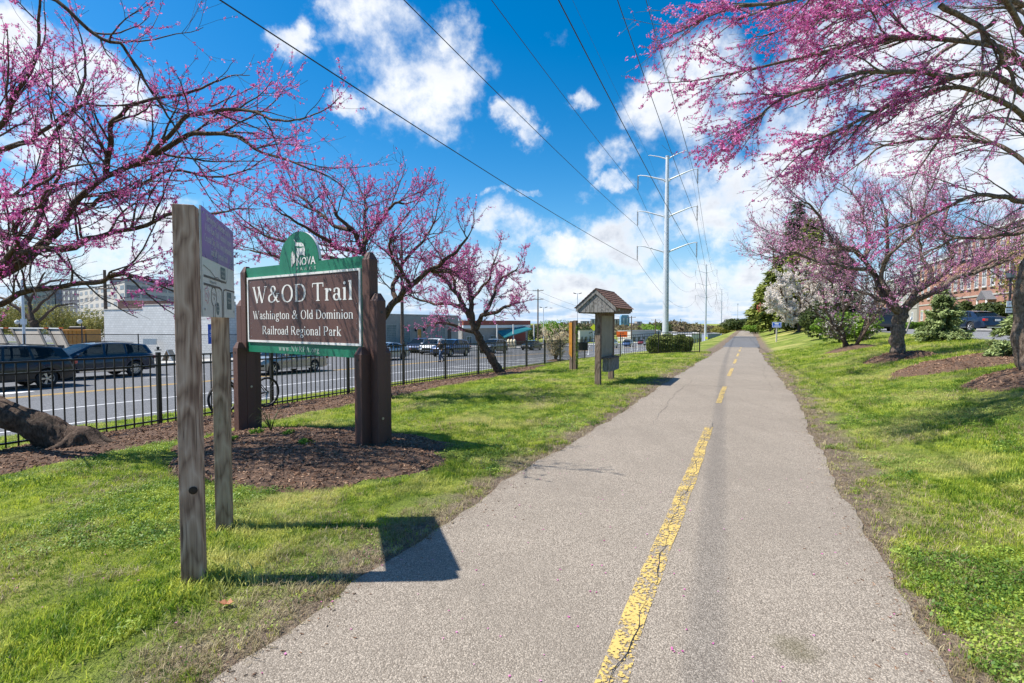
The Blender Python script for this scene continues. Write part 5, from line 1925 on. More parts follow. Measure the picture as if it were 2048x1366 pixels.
    if c == 'o': return .68, bowl(.34, h / 2, .25, h / 2 - .02)
    if c == 'p': return .72, stem(.17, -.32, h, 1, 2) + bowl(.37, h / 2, .23, h / 2 - .02)
    if c == 'r': return .54, stem(.17, 0, h, 1, 2) + pen([(.20, h - .22), (.30, h - .06), (.44, h - .04)]) + disc(.44, h - .10, .07)
    if c == 's': return .54, pen(arc(.27, h - .17, .15, .145, 30, 270, 12) + arc(.27, .165, .17, .145, 90, -150, 12)) + seg(.43, h - .18, .43, h, TN) + seg(.10, .0, .10, .2, TN)
    if c == 't': return .44, pen([(.20, h + .18), (.20, .18), (.26, .06), (.40, .07)], False, TK, TN * 1.3) + seg(.06, h - TN / 2, .38, h - TN / 2, TN)
    if c == 'u': return .74, stem(.56, 0, h, 0, 2) + pen([(.17, h), (.17, .2)] + arc(.36, .19, .19, .165, 180, 350, 8)) + seg(.06, h - .03, .17, h - .03, TN) + ser(.64, TN / 2, .07)
    if c == 'v': return .68, seg(.12, h, .34, 0, TK) + seg(.34, 0, .56, h, TN) + ser(.12, h - TN / 2, .10) + ser(.57, h - TN / 2, .09)
    if c == 'w': return 1.0, seg(.12, h, .31, 0, TK) + seg(.31, 0, .48, h, TN) + seg(.46, h, .66, 0, TK) + seg(.66, 0, .86, h, TN) + ser(.12, h - TN / 2, .10) + ser(.46, h - TN / 2, .09) + ser(.87, h - TN / 2, .09)
    if c == 'x': return .70, seg(.14, h, .56, 0, TK) + seg(.56, h, .14, 0, TN) + ser(.14, h - TN / 2, .1) + ser(.56, h - TN / 2, .1) + ser(.14, TN / 2, .1) + ser(.56, TN / 2, .1)
    if c == 'y': return .68, seg(.12, h, .36, 0, TK) + seg(.57, h, .26, -.28, TN) + ser(.12, h - TN / 2, .10) + ser(.57, h - TN / 2, .09) + disc(.2, -.26, .06)
    if c == '.': return .32, disc(.16, .07, .085)
    if c == ',': return .32, disc(.16, .07, .085) + seg(.2, .05, .12, -.16, TN * 1.2)
    return .34, []


def serif_text(text, o, ax, ay, an, height, width=None, align='C', track=0.0, lift=0.003, fix_width=None):
    """returns an MB with the text centred on o"""
    ax, ay, an, o = Vector(ax).normalized(), Vector(ay).normalized(), Vector(an).normalized(), Vector(o)
    x = 0
    polys = []
    for ch in text:
        adv, ps = glyph(ch)
        for p in ps:
            polys.append([(q.x + x, q.y) for q in p])
        x += adv + track
    W = x - track
    sx_ = (fix_width / (W * height)) if fix_width else 1.0
    off = {'C': -W / 2, 'L': 0, 'R': -W}[align]
    mb = MB()
    for k, p in enumerate(polys):
        pts = [o + ax * ((q[0] + off) * height * sx_) + ay * (q[1] * height) + an * (lift + (k % 7) * 0.00006) for q in p]
        # face towards an
        nrm = (pts[1] - pts[0]).cross(pts[2] - pts[1])
        if nrm.dot(an) < 0:
            pts = pts[::-1]
        mb.add(pts, [tuple(range(len(pts)))])
    return mb


def sans(text, o, ax, ay, an, height, mat, parent, name='lettering', align='CENTER', space=1.0, fix_width=None, bold=0.0, lift=.003, **kw):
    cu = bpy.data.curves.new(name, 'FONT')
    cu.body = text
    cu.size = height / 0.72
    cu.align_x = align
    cu.space_character = space
    cu.offset = bold
    cu.extrude = 0.0
    cu.resolution_u = 3
    to = bpy.data.objects.new(name, cu)
    COL.objects.link(to)
    bpy.context.view_layer.update()
    dg = bpy.context.evaluated_depsgraph_get()
    me = bpy.data.meshes.new_from_object(to.evaluated_get(dg))
    bpy.data.objects.remove(to)
    ax, ay, an, o = Vector(ax).normalized(), Vector(ay).normalized(), Vector(an).normalized(), Vector(o)
    xs = [v.co.x for v in me.vertices] or [0]
    sx_ = fix_width / max(1e-6, max(xs) - min(xs)) if fix_width else 1.0
    inv = ROOTM[parent.name].inverted()
    for v in me.vertices:
        v.co = inv @ (o + ax * v.co.x * sx_ + ay * v.co.y + an * lift)
    me.materials.clear()
    me.materials.append(mat)
    ob = bpy.data.objects.new(name, me)
    COL.objects.link(ob)
    ob.parent = parent
    tag(ob, kind='stuff', **kw)
    return ob


Z = Vector((0, 0, 1))


def post_box(mb, c, ax, ay, w, d, z0, z1, cham=0.0, cham_dir=None):
    """upright timber with axes ax, ay; its top bevelled all round by cham"""
    c = Vector((c[0], c[1], 0))
    ax, ay = Vector(ax), Vector(ay)
    lo = [c + ax * (sx_ * w / 2) + ay * (sy_ * d / 2) + Z * z0 for sx_, sy_ in ((-1, -1), (1, -1), (1, 1), (-1, 1))]
    mid = [p + Z * (z1 - cham - z0) for p in lo]
    k = 0.42 if cham else 1
    top = [c + ax * (sx_ * w / 2 * k) + ay * (sy_ * d / 2 * k) + Z * z1 for sx_, sy_ in ((-1, -1), (1, -1), (1, 1), (-1, 1))]
    vs_ = lo + mid + top
    fs = [(0, 3, 2, 1), (8, 9, 10, 11)]
    for i in range(4):
        j = (i + 1) % 4
        fs += [(i, j, 4 + j, 4 + i), (4 + i, 4 + j, 8 + j, 8 + i)]
    mb.add(vs_, fs)


def bolt(mb, c, n, r=.012, t=.006):
    n = Vector(n).normalized()
    mb.tube([Vector(c), Vector(c) + n * t], r, 10)


# ------------------------------------------------------------------ the big park sign
bd = Vector((-0.829, 0.559, 0))          # along the board, towards the far (left) end
bn = Vector((-0.559, -0.829, 0))         # out of the painted face
T0 = Vector((-1.90, 6.88, 0))
T1 = T0 + bd * 3.05
sign = thing('park_sign', 'big green and brown park sign between clusters of brown posts, with a rounded crest', 'sign', ((T0.x + T1.x) / 2, (T0.y + T1.y) / 2, gz((T0.x + T1.x) / 2, (T0.y + T1.y) / 2)))
W_ = 0.146
for ti, T_ in enumerate((T0, T1)):
    r_ = -bd if ti == 0 else bd           # outer side
    g0 = gz(T_.x, T_.y) - 0.3
    zt_ = 2.63 if ti == 0 else 2.62
    for (off, ztop, nm, ch) in ((Vector(), zt_, 'tall', .10), (r_ * W_ * 1.01, zt_ - .55, 'mid', .10), (bn * W_ * 1.01, 1.37, 'short', .10), (-bn * W_ * 1.01 + r_ * W_ * .55, 1.38, 'short', .10)):
        mb = MB()
        c = T_ + off
        # the tops slope away from the middle post
        post_box(mb, c, bd, bn, W_, W_, g0, ztop, ch)
        po = mb.build('post', M_BROWN, sign, world=True, bevel=.006)
    mb = MB()
    for (off, z) in ((bn * (W_ * 1.52), 1.20),):
        bolt(mb, T_ + off + Z * z, bn, .018, .002)
    mb.build('bolt_hole', M_MAPBLACK, sign, world=True)
    mb = MB()
    bolt(mb, T_ - bd * (W_ * 1.52 if ti == 0 else -.0) + (bd * 0 if ti == 0 else -bd * (W_ * .52)) + Z * (0.42 if ti == 0 else .62), -bd, .018, .008)
    mb.build('bolt', M_BOLT, sign, world=True)
    mb = MB()
    if ti == 0:
        bolt(mb, T_ - bd * (W_ * 1.52) + Z * 1.83, -bd, .02, .002)
        mb.build('bolt_hole', M_MAPBLACK, sign, world=True)
# board: green outline with a half-round crest
bo = T0 + bn * 0.02 + bd * (W_ / 2)      # lower right corner reference on the board plane, s runs along bd
BL_ = 3.05 - W_
rightdir = -bd                            # reading direction
poly = [(0, 1.21), (0, 2.585)]
cs, rad_ = 1.46, 0.49
poly = [(0, 1.21), (0, 2.585), (cs - rad_, 2.585)]
for a in np.linspace(0, math.pi, 25):
    poly.append((cs - rad_ * math.cos(a), 2.60 + 0.445 * math.sin(a)))
poly += [(cs + rad_, 2.585), (BL_, 2.585), (BL_, 1.21)]
mb = MB()
mb.prism(poly, bo - bn * .025, bd, Z, bn, .05)
mb.build('board', M_GREEN, sign, world=True)
# pale edge of the crest
mb = MB()
for a0, a1 in zip(np.linspace(0.02, math.pi * .72, 20)[:-1], np.linspace(0.02, math.pi * .72, 20)[1:]):
    p = [bo + bd * (cs - rad_ * k * math.cos(a)) + Z * (2.60 + .445 * k * math.sin(a)) for a, k in ((a0, 1.0), (a1, 1.0))]
    q = [v - bn * .022 for v in p]
    p = [v + bn * .022 for v in p]
    up = [(v - (bo + bd * cs + Z * 2.6)).normalized() * .006 for v in p]
    mb.add([p[0] + up[0], p[1] + up[1], q[1] + up[1], q[0] + up[0]], [(0, 1, 2, 3)])
mb.build('crest_edge', M_WHITE, sign, world=True)
# white frame, brown panel
fz0, fz1, fs0, fs1 = 1.375, 2.425, 0.045, BL_ - 0.05
fo = bo + bn * .0265
mb = MB()
fw = .032
ax_ = bd
for (s0, s1, z0, z1) in ((fs0, fs1, fz0, fz0 + fw), (fs0, fs1, fz1 - fw, fz1), (fs0, fs0 + fw, fz0 + fw, fz1 - fw), (fs1 - fw, fs1, fz0 + fw, fz1 - fw)):
    mb.prism([(s0, z0), (s0, z1), (s1, z1), (s1, z0)], fo, bd, Z, bn, .022)
mb.build('frame', M_WHITE, sign, world=True)
mb = MB()
mb.prism([(fs0 + fw, fz0 + fw), (fs0 + fw, fz1 - fw), (fs1 - fw, fz1 - fw), (fs1 - fw, fz0 + fw)], fo, bd, Z, bn, .012)
mb.build('panel', M_PANEL, sign, world=True)
mb = MB()
for s in np.linspace(fs0 + .09, fs1 - .09, 7):
    for z in (fz0 + .09, fz1 - .08):
        bolt(mb, fo + bd * s + Z * z + bn * .012, bn, .007, .003)
for z in (1.6, 1.68, 1.74, 1.95):
    for s in (fs0 + .09, fs1 - .09):
        bolt(mb, fo + bd * s + Z * z + bn * .012, bn, .006, .003)
mb.build('screws', M_BOLT, sign, world=True, kind='stuff')
rd = -bd
mid = fo + bd * ((fs0 + fs1) / 2) + bn * .0125
for (txt, z, hgt, wid, nm) in (('W&OD Trail', 2.005, .262, 2.50, 'title'), ('Washington & Old Dominion', 1.745, .132, 2.50, 'subtitle'), ('Railroad Regional Park', 1.505, .132, 1.98, 'subtitle')):
    m = serif_text(txt, mid + Z * z, rd, Z, bn, hgt, fix_width=wid, track=.03)
    m.build('lettering', M_WHITE, sign, world=True, kind='stuff')
m = serif_text('www.NVRPA.org', bo + bd * (BL_ / 2 + .04) + bn * .026 + Z * 1.255, rd, Z, bn, .082, fix_width=1.02, track=.12)
m.build('lettering', simple('faded_white', (0.42, 0.50, 0.45), .6), sign, world=True, kind='stuff')
cr = bo + bn * .0265
sans('NOVA', cr + bd * 1.275 + Z * 2.545, rd, Z, bn, .118, M_WHITE, sign, fix_width=.46, bold=.002)
sans('PARKS', cr + bd * 1.275 + Z * 2.468, rd, Z, bn, .048, simple('dull_white', (.42, .5, .45), .6), sign, fix_width=.48, space=1.9)


# emblem: small horned head in profile above a leaf-like feather
def emb(pts, k, nm):
    # pts measured in the photo crop (1366 px = 100 px), mapped to board coordinates
    mb = MB()
    out_ = []
    for (x, y) in pts:
        px, py = 560 + x / 13.66, 455 + y / 13.66
        d = pix_dir(px, py)
        # intersect with the board plane
        o_ = cr
        t = (o_ - Vector((0, 0, CAM_Z))).dot(bn) / d.dot(bn)
        out_.append(Vector((0, 0, CAM_Z)) + d * t + bn * (.003 + .0003 * k))
    n = (out_[1] - out_[0]).cross(out_[2] - out_[1])
    mb.add(out_, [tuple(range(len(out_)))])
    o = mb.build('emblem', nm, sign, world=True)


emb([(372, 325), (405, 345), (440, 408), (520, 415), (580, 408), (630, 440), (655, 485), (668, 530), (600, 560), (520, 545), (470, 510), (440, 500), (412, 510), (425, 430)], 0, M_WHITE)
emb([(425, 515), (500, 508), (560, 520), (640, 515), (650, 535), (590, 556), (520, 568), (480, 545), (440, 540)], 2, M_GREEN)
emb([(445, 548), (485, 566), (560, 566), (668, 540), (684, 600), (682, 780), (640, 745), (560, 745), (522, 770), (512, 830), (500, 850), (480, 800), (455, 720), (455, 640), (480, 600)], 1, M_WHITE)
emb([(345, 640), (368, 680), (372, 780), (385, 775), (383, 680), (420, 770), (428, 860), (415, 940), (365, 1010), (318, 1090), (308, 960), (300, 860), (312, 780), (320, 690)], 1, M_OFFWHITE)

# ------------------------------------------------------------------ map sign on two weathered posts
ib = Vector((-0.318, 0.948, 0)).normalized()
inn = Vector((0.948, 0.318, 0)).normalized()
pA = Vector((-2.085, 3.30, 0))
pB = pA + ib * 0.93
ms = thing('map_sign', 'purple and grey trail map board on two weathered square posts', 'sign', ((pA.x + pB.x) / 2, (pA.y + pB.y) / 2, gz(pA.x, pA.y)))
for (pp, zt_, mt, w) in ((pA, 2.44, M_POSTWOOD, .122), (pB, 2.37, M_POSTWOOD2, .112)):
    mb = MB()
    mb.box((0, 0, 0), (w, w * .98, zt_ + .4), Matrix.Rotation(math.atan2(inn.y, inn.x), 3, 'Z'))
    o = mb.build('post', mt, ms, bevel=.004)
    o.location = Vector((pp.x, pp.y, (zt_ - .4) / 2)) - Vector(ms.location)
# knot in the near post
mb = MB()
kn = pA - ib * (.122 * .5) + Z * .62 + inn * .02
mb.lathe([(0.0, .004), (.012, .005), (.020, .002), (.026, 0)], 10, (0, 0, 0), 'Y')
o = mb.build('knot', simple('knot', (.035, .022, .015), .9), ms, smooth=True)
o.location = kn - Vector(ms.location) - ib * .003
o.rotation_euler = (0, 0, math.atan2(ib.y, ib.x) + math.pi / 2)
s0 = pA + inn * (.122 / 2 + .003) + ib * .045
BLn = 1.06
bz0, bz1 = 1.735, 2.462
mb = MB()
mb.prism([(0, bz0), (BLn, bz0), (BLn, bz1), (0, bz1)], s0, ib, Z, inn, .012)
mb.build('board', M_SIGNGREY, ms, world=True)
fo2 = s0 + inn * .0125


def on_board(poly, mat, k=1, nm='print'):
    mb = MB()
    pts = [fo2 + ib * (a * BLn) + Z * (bz0 + b * (bz1 - bz0)) + inn * (.0006 * k) for a, b in poly]
    nrm = (pts[1] - pts[0]).cross(pts[2] - pts[1])
    if nrm.dot(inn) < 0: pts = pts[::-1]
    mb.add(pts, [tuple(range(len(pts)))])
    return mb.build(nm, mat, ms, world=True)


def bline(pts, w, mat, k=2, nm='map_line'):
    mb = MB()
    for (a, b), (c, d) in zip(pts[:-1], pts[1:]):
        p = Vector((a * BLn, b * .727, 0)); q = Vector((c * BLn, d * .727, 0))
        t = (q - p).normalized(); nn = Vector((-t.y, t.x, 0)) * w / 2
        vs_ = [p + nn - t * w * .3, q + nn + t * w * .3, q - nn + t * w * .3, p - nn - t * w * .3]
        pts3 = [fo2 + ib * v.x + Z * (bz0 + v.y) + inn * (.0006 * k) for v in vs_]
        nrm = (pts3[1] - pts3[0]).cross(pts3[2] - pts3[1])
        if nrm.dot(inn) < 0: pts3 = pts3[::-1]
        mb.add(pts3, [(0, 1, 2, 3)])
    return mb.build(nm, mat, ms, world=True)


on_board([(0, .545), (1, .545), (1, 1), (0, 1)], M_PURPLE, 1, 'header')
for (txt, z, wid) in (('Shirlington Connector Trail to', .895, .80), ('4 Mile Run Trail, National Airport,', .80, .88), ('Crystal City, Old Town Alexandria,', .70, .90), ('and Mt Vernon Trail', .595, .56)):
    m = serif_text(txt, fo2 + ib * (BLn * .49) + Z * (bz0 + z * .727), ib, Z, inn, .050, fix_width=wid, lift=.0016, track=.03)
    m.build('lettering', M_WHITE, ms, world=True, kind='stuff')
K = M_MAPBLACK
bline([(0.03, .375), (.68, .375)], .016, K)
bline([(0.03, .30), (.47, .30), (.53, .285), (.54, .26), (.54, .0)], .016, K)
bline([(1.0, .30), (.66, .30), (.60, .285), (.59, .26), (.59, .0)], .012, K)
bline([(.68, .375), (.72, .40), (.74, .50), (.75, .54)], .005, K)
bline([(0.02, .47), (.20, .44), (.34, .39), (.42, .40), (.54, .36)], .005, K)
bline([(.56, .28), (.56, 0)], .003, K)
bline([(.57, .26), (.57, 0)], .003, K)
cir = [(.29 + .075 * math.cos(a), .20 + .095 * math.sin(a)) for a in np.linspace(-1.25, math.pi + 1.25, 26)]
bline([(.32, 0)] + cir + [(.265, 0)], .010, K)
on_board([(.52, .40), (.66, .40), (.67, .41), (.67, .515), (.66, .525), (.52, .525), (.51, .515), (.51, .41)], M_MAPTEAL, 2, 'map_patch')
on_board([(.72, .09), (.86, .09), (.87, .10), (.87, .27), (.86, .28), (.72, .28), (.71, .27), (.71, .10)], M_MAPTEAL, 2, 'map_patch')
on_board([(.40 + .045 * math.cos(a), .085 + .065 * math.sin(a)) for a in np.linspace(0, 6.28, 14)[:-1]], M_MAPTEAL, 2, 'map_patch')
bline([(.10 + .05 * math.cos(a) * (1 + .2 * math.cos(5 * a)), .205 + .07 * math.sin(a) * (1 + .2 * math.cos(5 * a))) for a in np.linspace(0, 6.28, 22)], .006, M_MAPPINK)
bline([(.08, .22), (.12, .20), (.09, .18)], .006, M_MAPPINK)


def btext(t, a, b, h, w, mat):
    sans(t, fo2 + ib * (a * BLn) + Z * (bz0 + b * .727), ib, Z, inn, h, mat, ms, fix_width=w, lift=.0020)


btext('Shirlington Rd', .27, .325, .020, .20, K)
btext('Barcroft', .59, .475, .022, .12, M_OFFWHITE)
btext('Station', .59, .425, .022, .10, M_OFFWHITE)
btext('The Village', .29, .21, .020, .10, K)
btext('Trail', .29, .17, .020, .05, K)
btext('Shirlington', .79, .20, .020, .13, M_OFFWHITE)
btext('Theatres', .79, .155, .020, .12, M_OFFWHITE)
btext('Jennie', .40, .10, .016, .07, M_OFFWHITE)
btext('Library', .40, .06, .016, .07, M_OFFWHITE)
mb = MB()
for (a, b) in ((.04, .07), (.96, .07), (.04, .95), (.96, .95)):
    bolt(mb, fo2 + ib * (a * BLn) + Z * (bz0 + b * .727), inn, .009, .004)
mb.build('screws', M_BOLT, ms, world=True, kind='stuff')

# ------------------------------------------------------------------ notice kiosk with a little roof
kd = Vector((0.4304, 0.9026, 0)).normalized()        # along the ridge
kr = Vector((0.9026, -0.4304, 0)).normalized()       # to the trail side
kA = G(1196, 770)
kB = kA + kd * 1.40
kA.z = gz(kA.x, kA.y)
kio = thing('notice_kiosk', 'weathered timber notice kiosk with a small red shingled gable roof', 'kiosk', ((kA.x + kB.x) / 2, (kA.y + kB.y) / 2, gz((kA.x + kB.x) / 2, (kA.y + kB.y) / 2)))
krot = Matrix.Rotation(math.atan2(kr.y, kr.x), 3, 'Z')
for pp in (kA, kB):
    mb = MB()
    g0 = gz(pp.x, pp.y) - .3
    mb.box((0, 0, 0), (.15, .15, 2.05 - g0), krot)
    o = mb.build('post', M_KIOSK, kio, bevel=.005)
    o.location = Vector((pp.x, pp.y, (2.05 + g0) / 2)) - Vector(kio.location)
kc = (kA + kB) / 2
hw, hl = .50, .98
ez, az_ = 1.96, 2.56                       # underside of the gable, apex
# gable ends, each of boards
for sgn in (-1, 1):
    e = kc + kd * (sgn * (hl - .03)) - Z * kc.z
    nb = 9
    for i in range(nb):
        x0, x1 = -hw + 2 * hw * i / nb + .003, -hw + 2 * hw * (i + 1) / nb - .003
        zf_ = lambda x: ez + .13 + (az_ - ez - .15) * (1 - abs(x) / hw)
        pl = [(x0, ez), (x1, ez), (x1, zf_(x1)), (x0, zf_(x0))]
        if x0 < 0 < x1: pl = [(x0, ez), (x1, ez), (x1, zf_(x1)), (0, zf_(0)), (x0, zf_(x0))]
        mb = MB()
        mb.prism(pl, e, kr, Z, kd * sgn, .02)
        mb.build('gable_board', M_GREYWOOD, kio, world=True)
    # rake boards
    for sd_ in (-1, 1):
        mb = MB()
        a = e + kd * sgn * .021
        pl = [(sd_ * (hw + .05), ez + .02), (sd_ * (hw + .05), ez + .13), (0, az_ + .02), (0, az_ - .10)]
        mb.prism(pl if sd_ > 0 else pl[::-1], a, kr, Z, kd * sgn, .025)
        mb.build('rake_board', M_GREYWOOD, kio, world=True)
for sd_ in (-1, 1):
    mb = MB()
    c = kc + kr * (sd_ * (hw + .012)) - Z * kc.z + Z * (ez + .06)
    mb.box(c, (.024, 2 * hl - .08, .13), krot)
    mb.build('fascia', M_KIOSK, kio, world=True)
    # roof boards, lapped
    nb = 8
    sl = Vector((0, 0, az_ + .03)) - (kr * (sd_ * (hw + .09)) + Z * (ez + .11))
    L_ = sl.length
    sdn = sl.normalized()
    nr = kd.cross(sdn) * (-sd_)
    if nr.z < 0: nr = -nr
    for i in range(nb):
        a = kc - Z * kc.z + kr * (sd_ * (hw + .09)) + Z * (ez + .11) + sdn * (L_ * i / nb)
        w = L_ / nb + .022
        mb = MB()
        lift_ = nr * .006
        p0 = a - kd * (hl + .03) + nr * .016
        p1 = a + kd * (hl + .03) + nr * .016
        q0 = p0 + sdn * w - nr * .012
        q1 = p1 + sdn * w - nr * .012
        mb.add([p0, p1, q1, q0, p0 - nr * .014, p1 - nr * .014, q1 - nr * .006, q0 - nr * .006], [(0, 1, 2, 3), (7, 6, 5, 4), (0, 4, 5, 1), (1, 5, 6, 2), (2, 6, 7, 3), (3, 7, 4, 0)])
        mb.build('roof_board', M_REDWOOD, kio, world=True)
mb = MB()
mb.box(kc - Z * kc.z + Z * (ez - .012), (2 * hw - .02, 2 * hl - .1, .02), krot)
mb.build('soffit', M_KIOSK, kio, world=True)
mb = MB()
mb.box(kc - Z * kc.z + kr * .045 + Z * 1.30, (.03, 1.40 - .152, 1.18), krot)
mb.build('notice_panel', simple('plywood_panel', (.27, .255, .20), .8, 0, .25, 2.5), kio, world=True)
for (z, h) in ((1.905, .06), (.70, .06)):
    mb = MB()
    mb.box(kc - Z * kc.z + kr * .03 + Z * z, (.09, 1.40 - .153, h), krot)
    mb.build('rail', M_KIOSK, kio, world=True)
mb = MB()
mb.box(kc - Z * kc.z + kr * .175 + Z * .51, (.20, 1.10, .36), krot)
mb.build('leaflet_box', M_GREYWOOD, kio, world=True, bevel=.004)
mb = MB()
mb.box(kc - Z * kc.z + kr * .185 + Z * .705, (.27, 1.20, .025), krot)
mb.build('box_lid', M_KIOSK, kio, world=True)
mb = MB()
bolt(mb, kc - Z * kc.z + kr * (hw + .025) - kd * .55 + Z * (ez + .07), kr, .035, .006)
mb.build('roof_badge', simple('pale_green', (.35, .5, .42), .5), kio, world=True)

# ------------------------------------------------------------------ marker post with an orange plate
mp = G(1147, 740)
mk = thing('marker_post', 'dark double timber marker post with a pointed amber plate', 'marker post', tuple(mp))
md_ = Vector((0.80, -0.60, 0)); mn_ = Vector((-0.60, -0.80, 0))
for i, dx in enumerate((-.085, .075)):
    mb = MB()
    mb.box((0, 0, 0), (.13, .15, 2.15), Matrix.Rotation(math.atan2(md_.y, md_.x), 3, 'Z'))
    o = mb.build('post', M_POLEWOOD if i else M_KIOSK, mk, bevel=.006)
    o.location = md_ * dx + mn_ * (-.02 * i) + Z * (.85 + .02 * i)
mb = MB()
mb.prism([(-.085, .62), (.05, .50), (.05, 1.86), (-.085, 1.86)], mn_ * .077 - md_ * .075, md_, Z, mn_, .012)
mb.build('plate', M_AMBER, mk)
rr = np.random.default_rng(3)
n = 500
c = np.stack([rr.normal(.16, .015, n), rr.normal(0, .05, n), rr.uniform(.2, 1.75, n)], 1)
c = np.stack([md_.x * c[:, 0] + mn_.x * c[:, 1], md_.y * c[:, 0] + mn_.y * c[:, 1], c[:, 2]], 1)
v, f = petals(c, .03, 1, rr)
np_mesh('ivy', v, f, M_BUSH, mk, kind='stuff')


# ------------------------------------------------------------------ small signs
def flat_sign(name, label, cat, px, py_c, Y, w, h, mat, lines, post_mat, face=None, text_mat=None, diamond=False, post_w=.06, group=None, zc=None, border=None, rows=False):
    c = P(px, py_c, Y)
    n = Vector((-c.x, -c.y, 0)).normalized() if face is None else Vector(face).normalized()
    ax = Vector((-n.y, n.x, 0))
    if ax.dot(Vector((1, 0, 0))) < 0: ax = -ax
    g = gz(c.x, c.y)
    rt = thing(name, label, cat, (c.x, c.y, g), 0, group)
    top = h / 2 * (.6 if diamond else 1)
    mb = MB()
    b = Vector((c.x, c.y, 0)) - n * (post_w * .5 + .012)
    mb.box(b + Z * ((g - .3 + c.z + top) / 2), (post_w, post_w, c.z + top - g + .3))
    mb.build('post', post_mat, rt, world=True)
    if diamond:
        pl = [(0, -h / 2), (w / 2, 0), (0, h / 2), (-w / 2, 0)]
    else:
        pl = [(-w / 2, -h / 2), (w / 2, -h / 2), (w / 2, h / 2), (-w / 2, h / 2)]
    mb = MB()
    mb.prism(pl, c - n * .01, ax, Z, n, .012)
    mb.build('face', mat, rt, world=True)
    if border is not None:
        mb = MB()
        e = .035 * w
        for (x0, x1, y0, y1) in ((-w / 2 + e, w / 2 - e, h / 2 - 2 * e, h / 2 - e), (-w / 2 + e, w / 2 - e, -h / 2 + e, -h / 2 + 2 * e), (-w / 2 + e, -w / 2 + 2 * e, -h / 2 + 2 * e, h / 2 - 2 * e), (w / 2 - 2 * e, w / 2 - e, -h / 2 + 2 * e, h / 2 - 2 * e)):
            mb.add([c + ax * a + Z * b_ + n * .005 for a, b_ in ((x0, y0), (x1, y0), (x1, y1), (x0, y1))], [(0, 1, 2, 3)])
        mb.build('border', border, rt, world=True)
    for (t, dy, th, tw) in lines:
        if rows:
            mb = MB()
            mb.add([c + ax * a + Z * b_ + n * .005 for a, b_ in ((-tw / 2, dy), (tw / 2, dy), (tw / 2, dy + th), (-tw / 2, dy + th))], [(0, 1, 2, 3)])
            mb.build('print', text_mat, rt, world=True)
        else:
            sans(t, c + Z * dy, ax, Z, n, th, text_mat, rt, fix_width=tw, lift=.005)
    return rt


flat_sign('information_sign', 'small blue sign with white lines of print on a pale wooden post beside the trail', 'sign', 1553.5, 649.5, 44, .72, .48, M_BLUESIGN, [('', .08, .07, .34), ('', -.02, .035, .30), ('', -.13, .04, .46)], simple('pale_post', (.5, .45, .36), .8), text_mat=M_WHITE, post_w=.09, border=M_WHITE, rows=True)
flat_sign('road_work_sign', 'orange rectangular end of road work sign on a thin post beyond the fence', 'sign', 1244, 668.5, 60, 1.25, .66, M_ORANGE, [('END', .06, .17, .42), ('ROAD WORK', -.22, .17, 1.0)], M_STEEL, text_mat=M_MAPBLACK, post_w=.07)
flat_sign('warning_sign', 'yellow diamond sign seen just past the kiosk post', 'sign', 1187.5, 655, 70, .95, .95, M_SIGNYEL, [], M_STEEL, diamond=True, group=None, post_w=.08)
flat_sign('warning_sign', 'tiny yellow diamond sign at the foot of the second steel pole', 'sign', 1413, 676, 150, 1.0, 1.0, M_SIGNYEL, [], M_STEEL, diamond=True, post_w=.1)
flat_sign('warning_sign', 'tiny yellow diamond sign between the second and third steel poles', 'sign', 1433, 677, 190, 1.0, 1.0, M_SIGNYEL, [], M_STEEL, diamond=True, post_w=.12)
flat_sign('bus_stop_sign', 'upright narrow blue sign seen between the two weathered posts', 'sign', 426.5, 668, 35, .62, 1.35, M_BLUESIGN, [('BUS', .1, .2, .4), ('STOP', -.2, .2, .45)], M_STEEL, text_mat=M_WHITE, post_w=.06)
# ------------------------------------------------------------------ vehicles
def wheel(parent, x, y, r, side, spokes=5, w=.22, detail=True, rim_mat=None):
    """centre (x,y,r); side = +1/-1 outward in y"""
    rt = MB()
    prof = [(r * .62, -w / 2), (r * .90, -w / 2), (r * .985, -w * .36), (r, -w * .2), (r, w * .2), (r * .985, w * .36), (r * .90, w / 2), (r * .62, w / 2)]
    rt.lathe(prof, 26 if detail else 14, (0, 0, 0), 'Y', closed=True)
    t = rt.build('tyre', M_RUBBER, parent, smooth=True)
    t.location = (x, y, r)
    if detail:
        m = MB()
        m.lathe([(r * .64, w * .50 * side), (r * .60, w * .50 * side), (r * .57, w * .36 * side), (r * .54, w * .2 * side)], 26, (0, 0, 0), 'Y')
        for k in range(spokes):
            a = 2 * math.pi * k / spokes
            for off in ((-.13, .13) if spokes == 5 else (0,)):
                a2 = a + off
                d = Vector((math.cos(a2), 0, math.sin(a2)))
                p = Vector((-d.z, 0, d.x))
                i0, i1 = r * .10, r * .60
                ww = r * .05 if spokes == 5 else r * .045
                y_ = w * .44 * side
                m.add([d * i0 - p * ww + Vector((0, y_, 0)), d * i1 - p * ww * 1.1 + Vector((0, y_, 0)), d * i1 + p * ww * 1.1 + Vector((0, y_, 0)), d * i0 + p * ww + Vector((0, y_, 0))], [(0, 1, 2, 3)])
        m.lathe([(0.001, w * .47 * side), (r * .13, w * .46 * side), (r * .15, w * .42 * side)], 12, (0, 0, 0), 'Y')
        rm = m.build('rim', rim_mat or M_RIM, t, smooth=True)
        m = MB()
        m.lathe([(0.001, w * .14 * side), (r * .60, w * .14 * side)], 20, (0, 0, 0), 'Y')
        m.build('brake', M_DARK, t)
    else:
        m = MB()
        m.lathe([(0.001, w * .47 * side), (r * .60, w * .47 * side)], 12, (0, 0, 0), 'Y')
        m.build('rim', rim_mat or M_RIM, t)


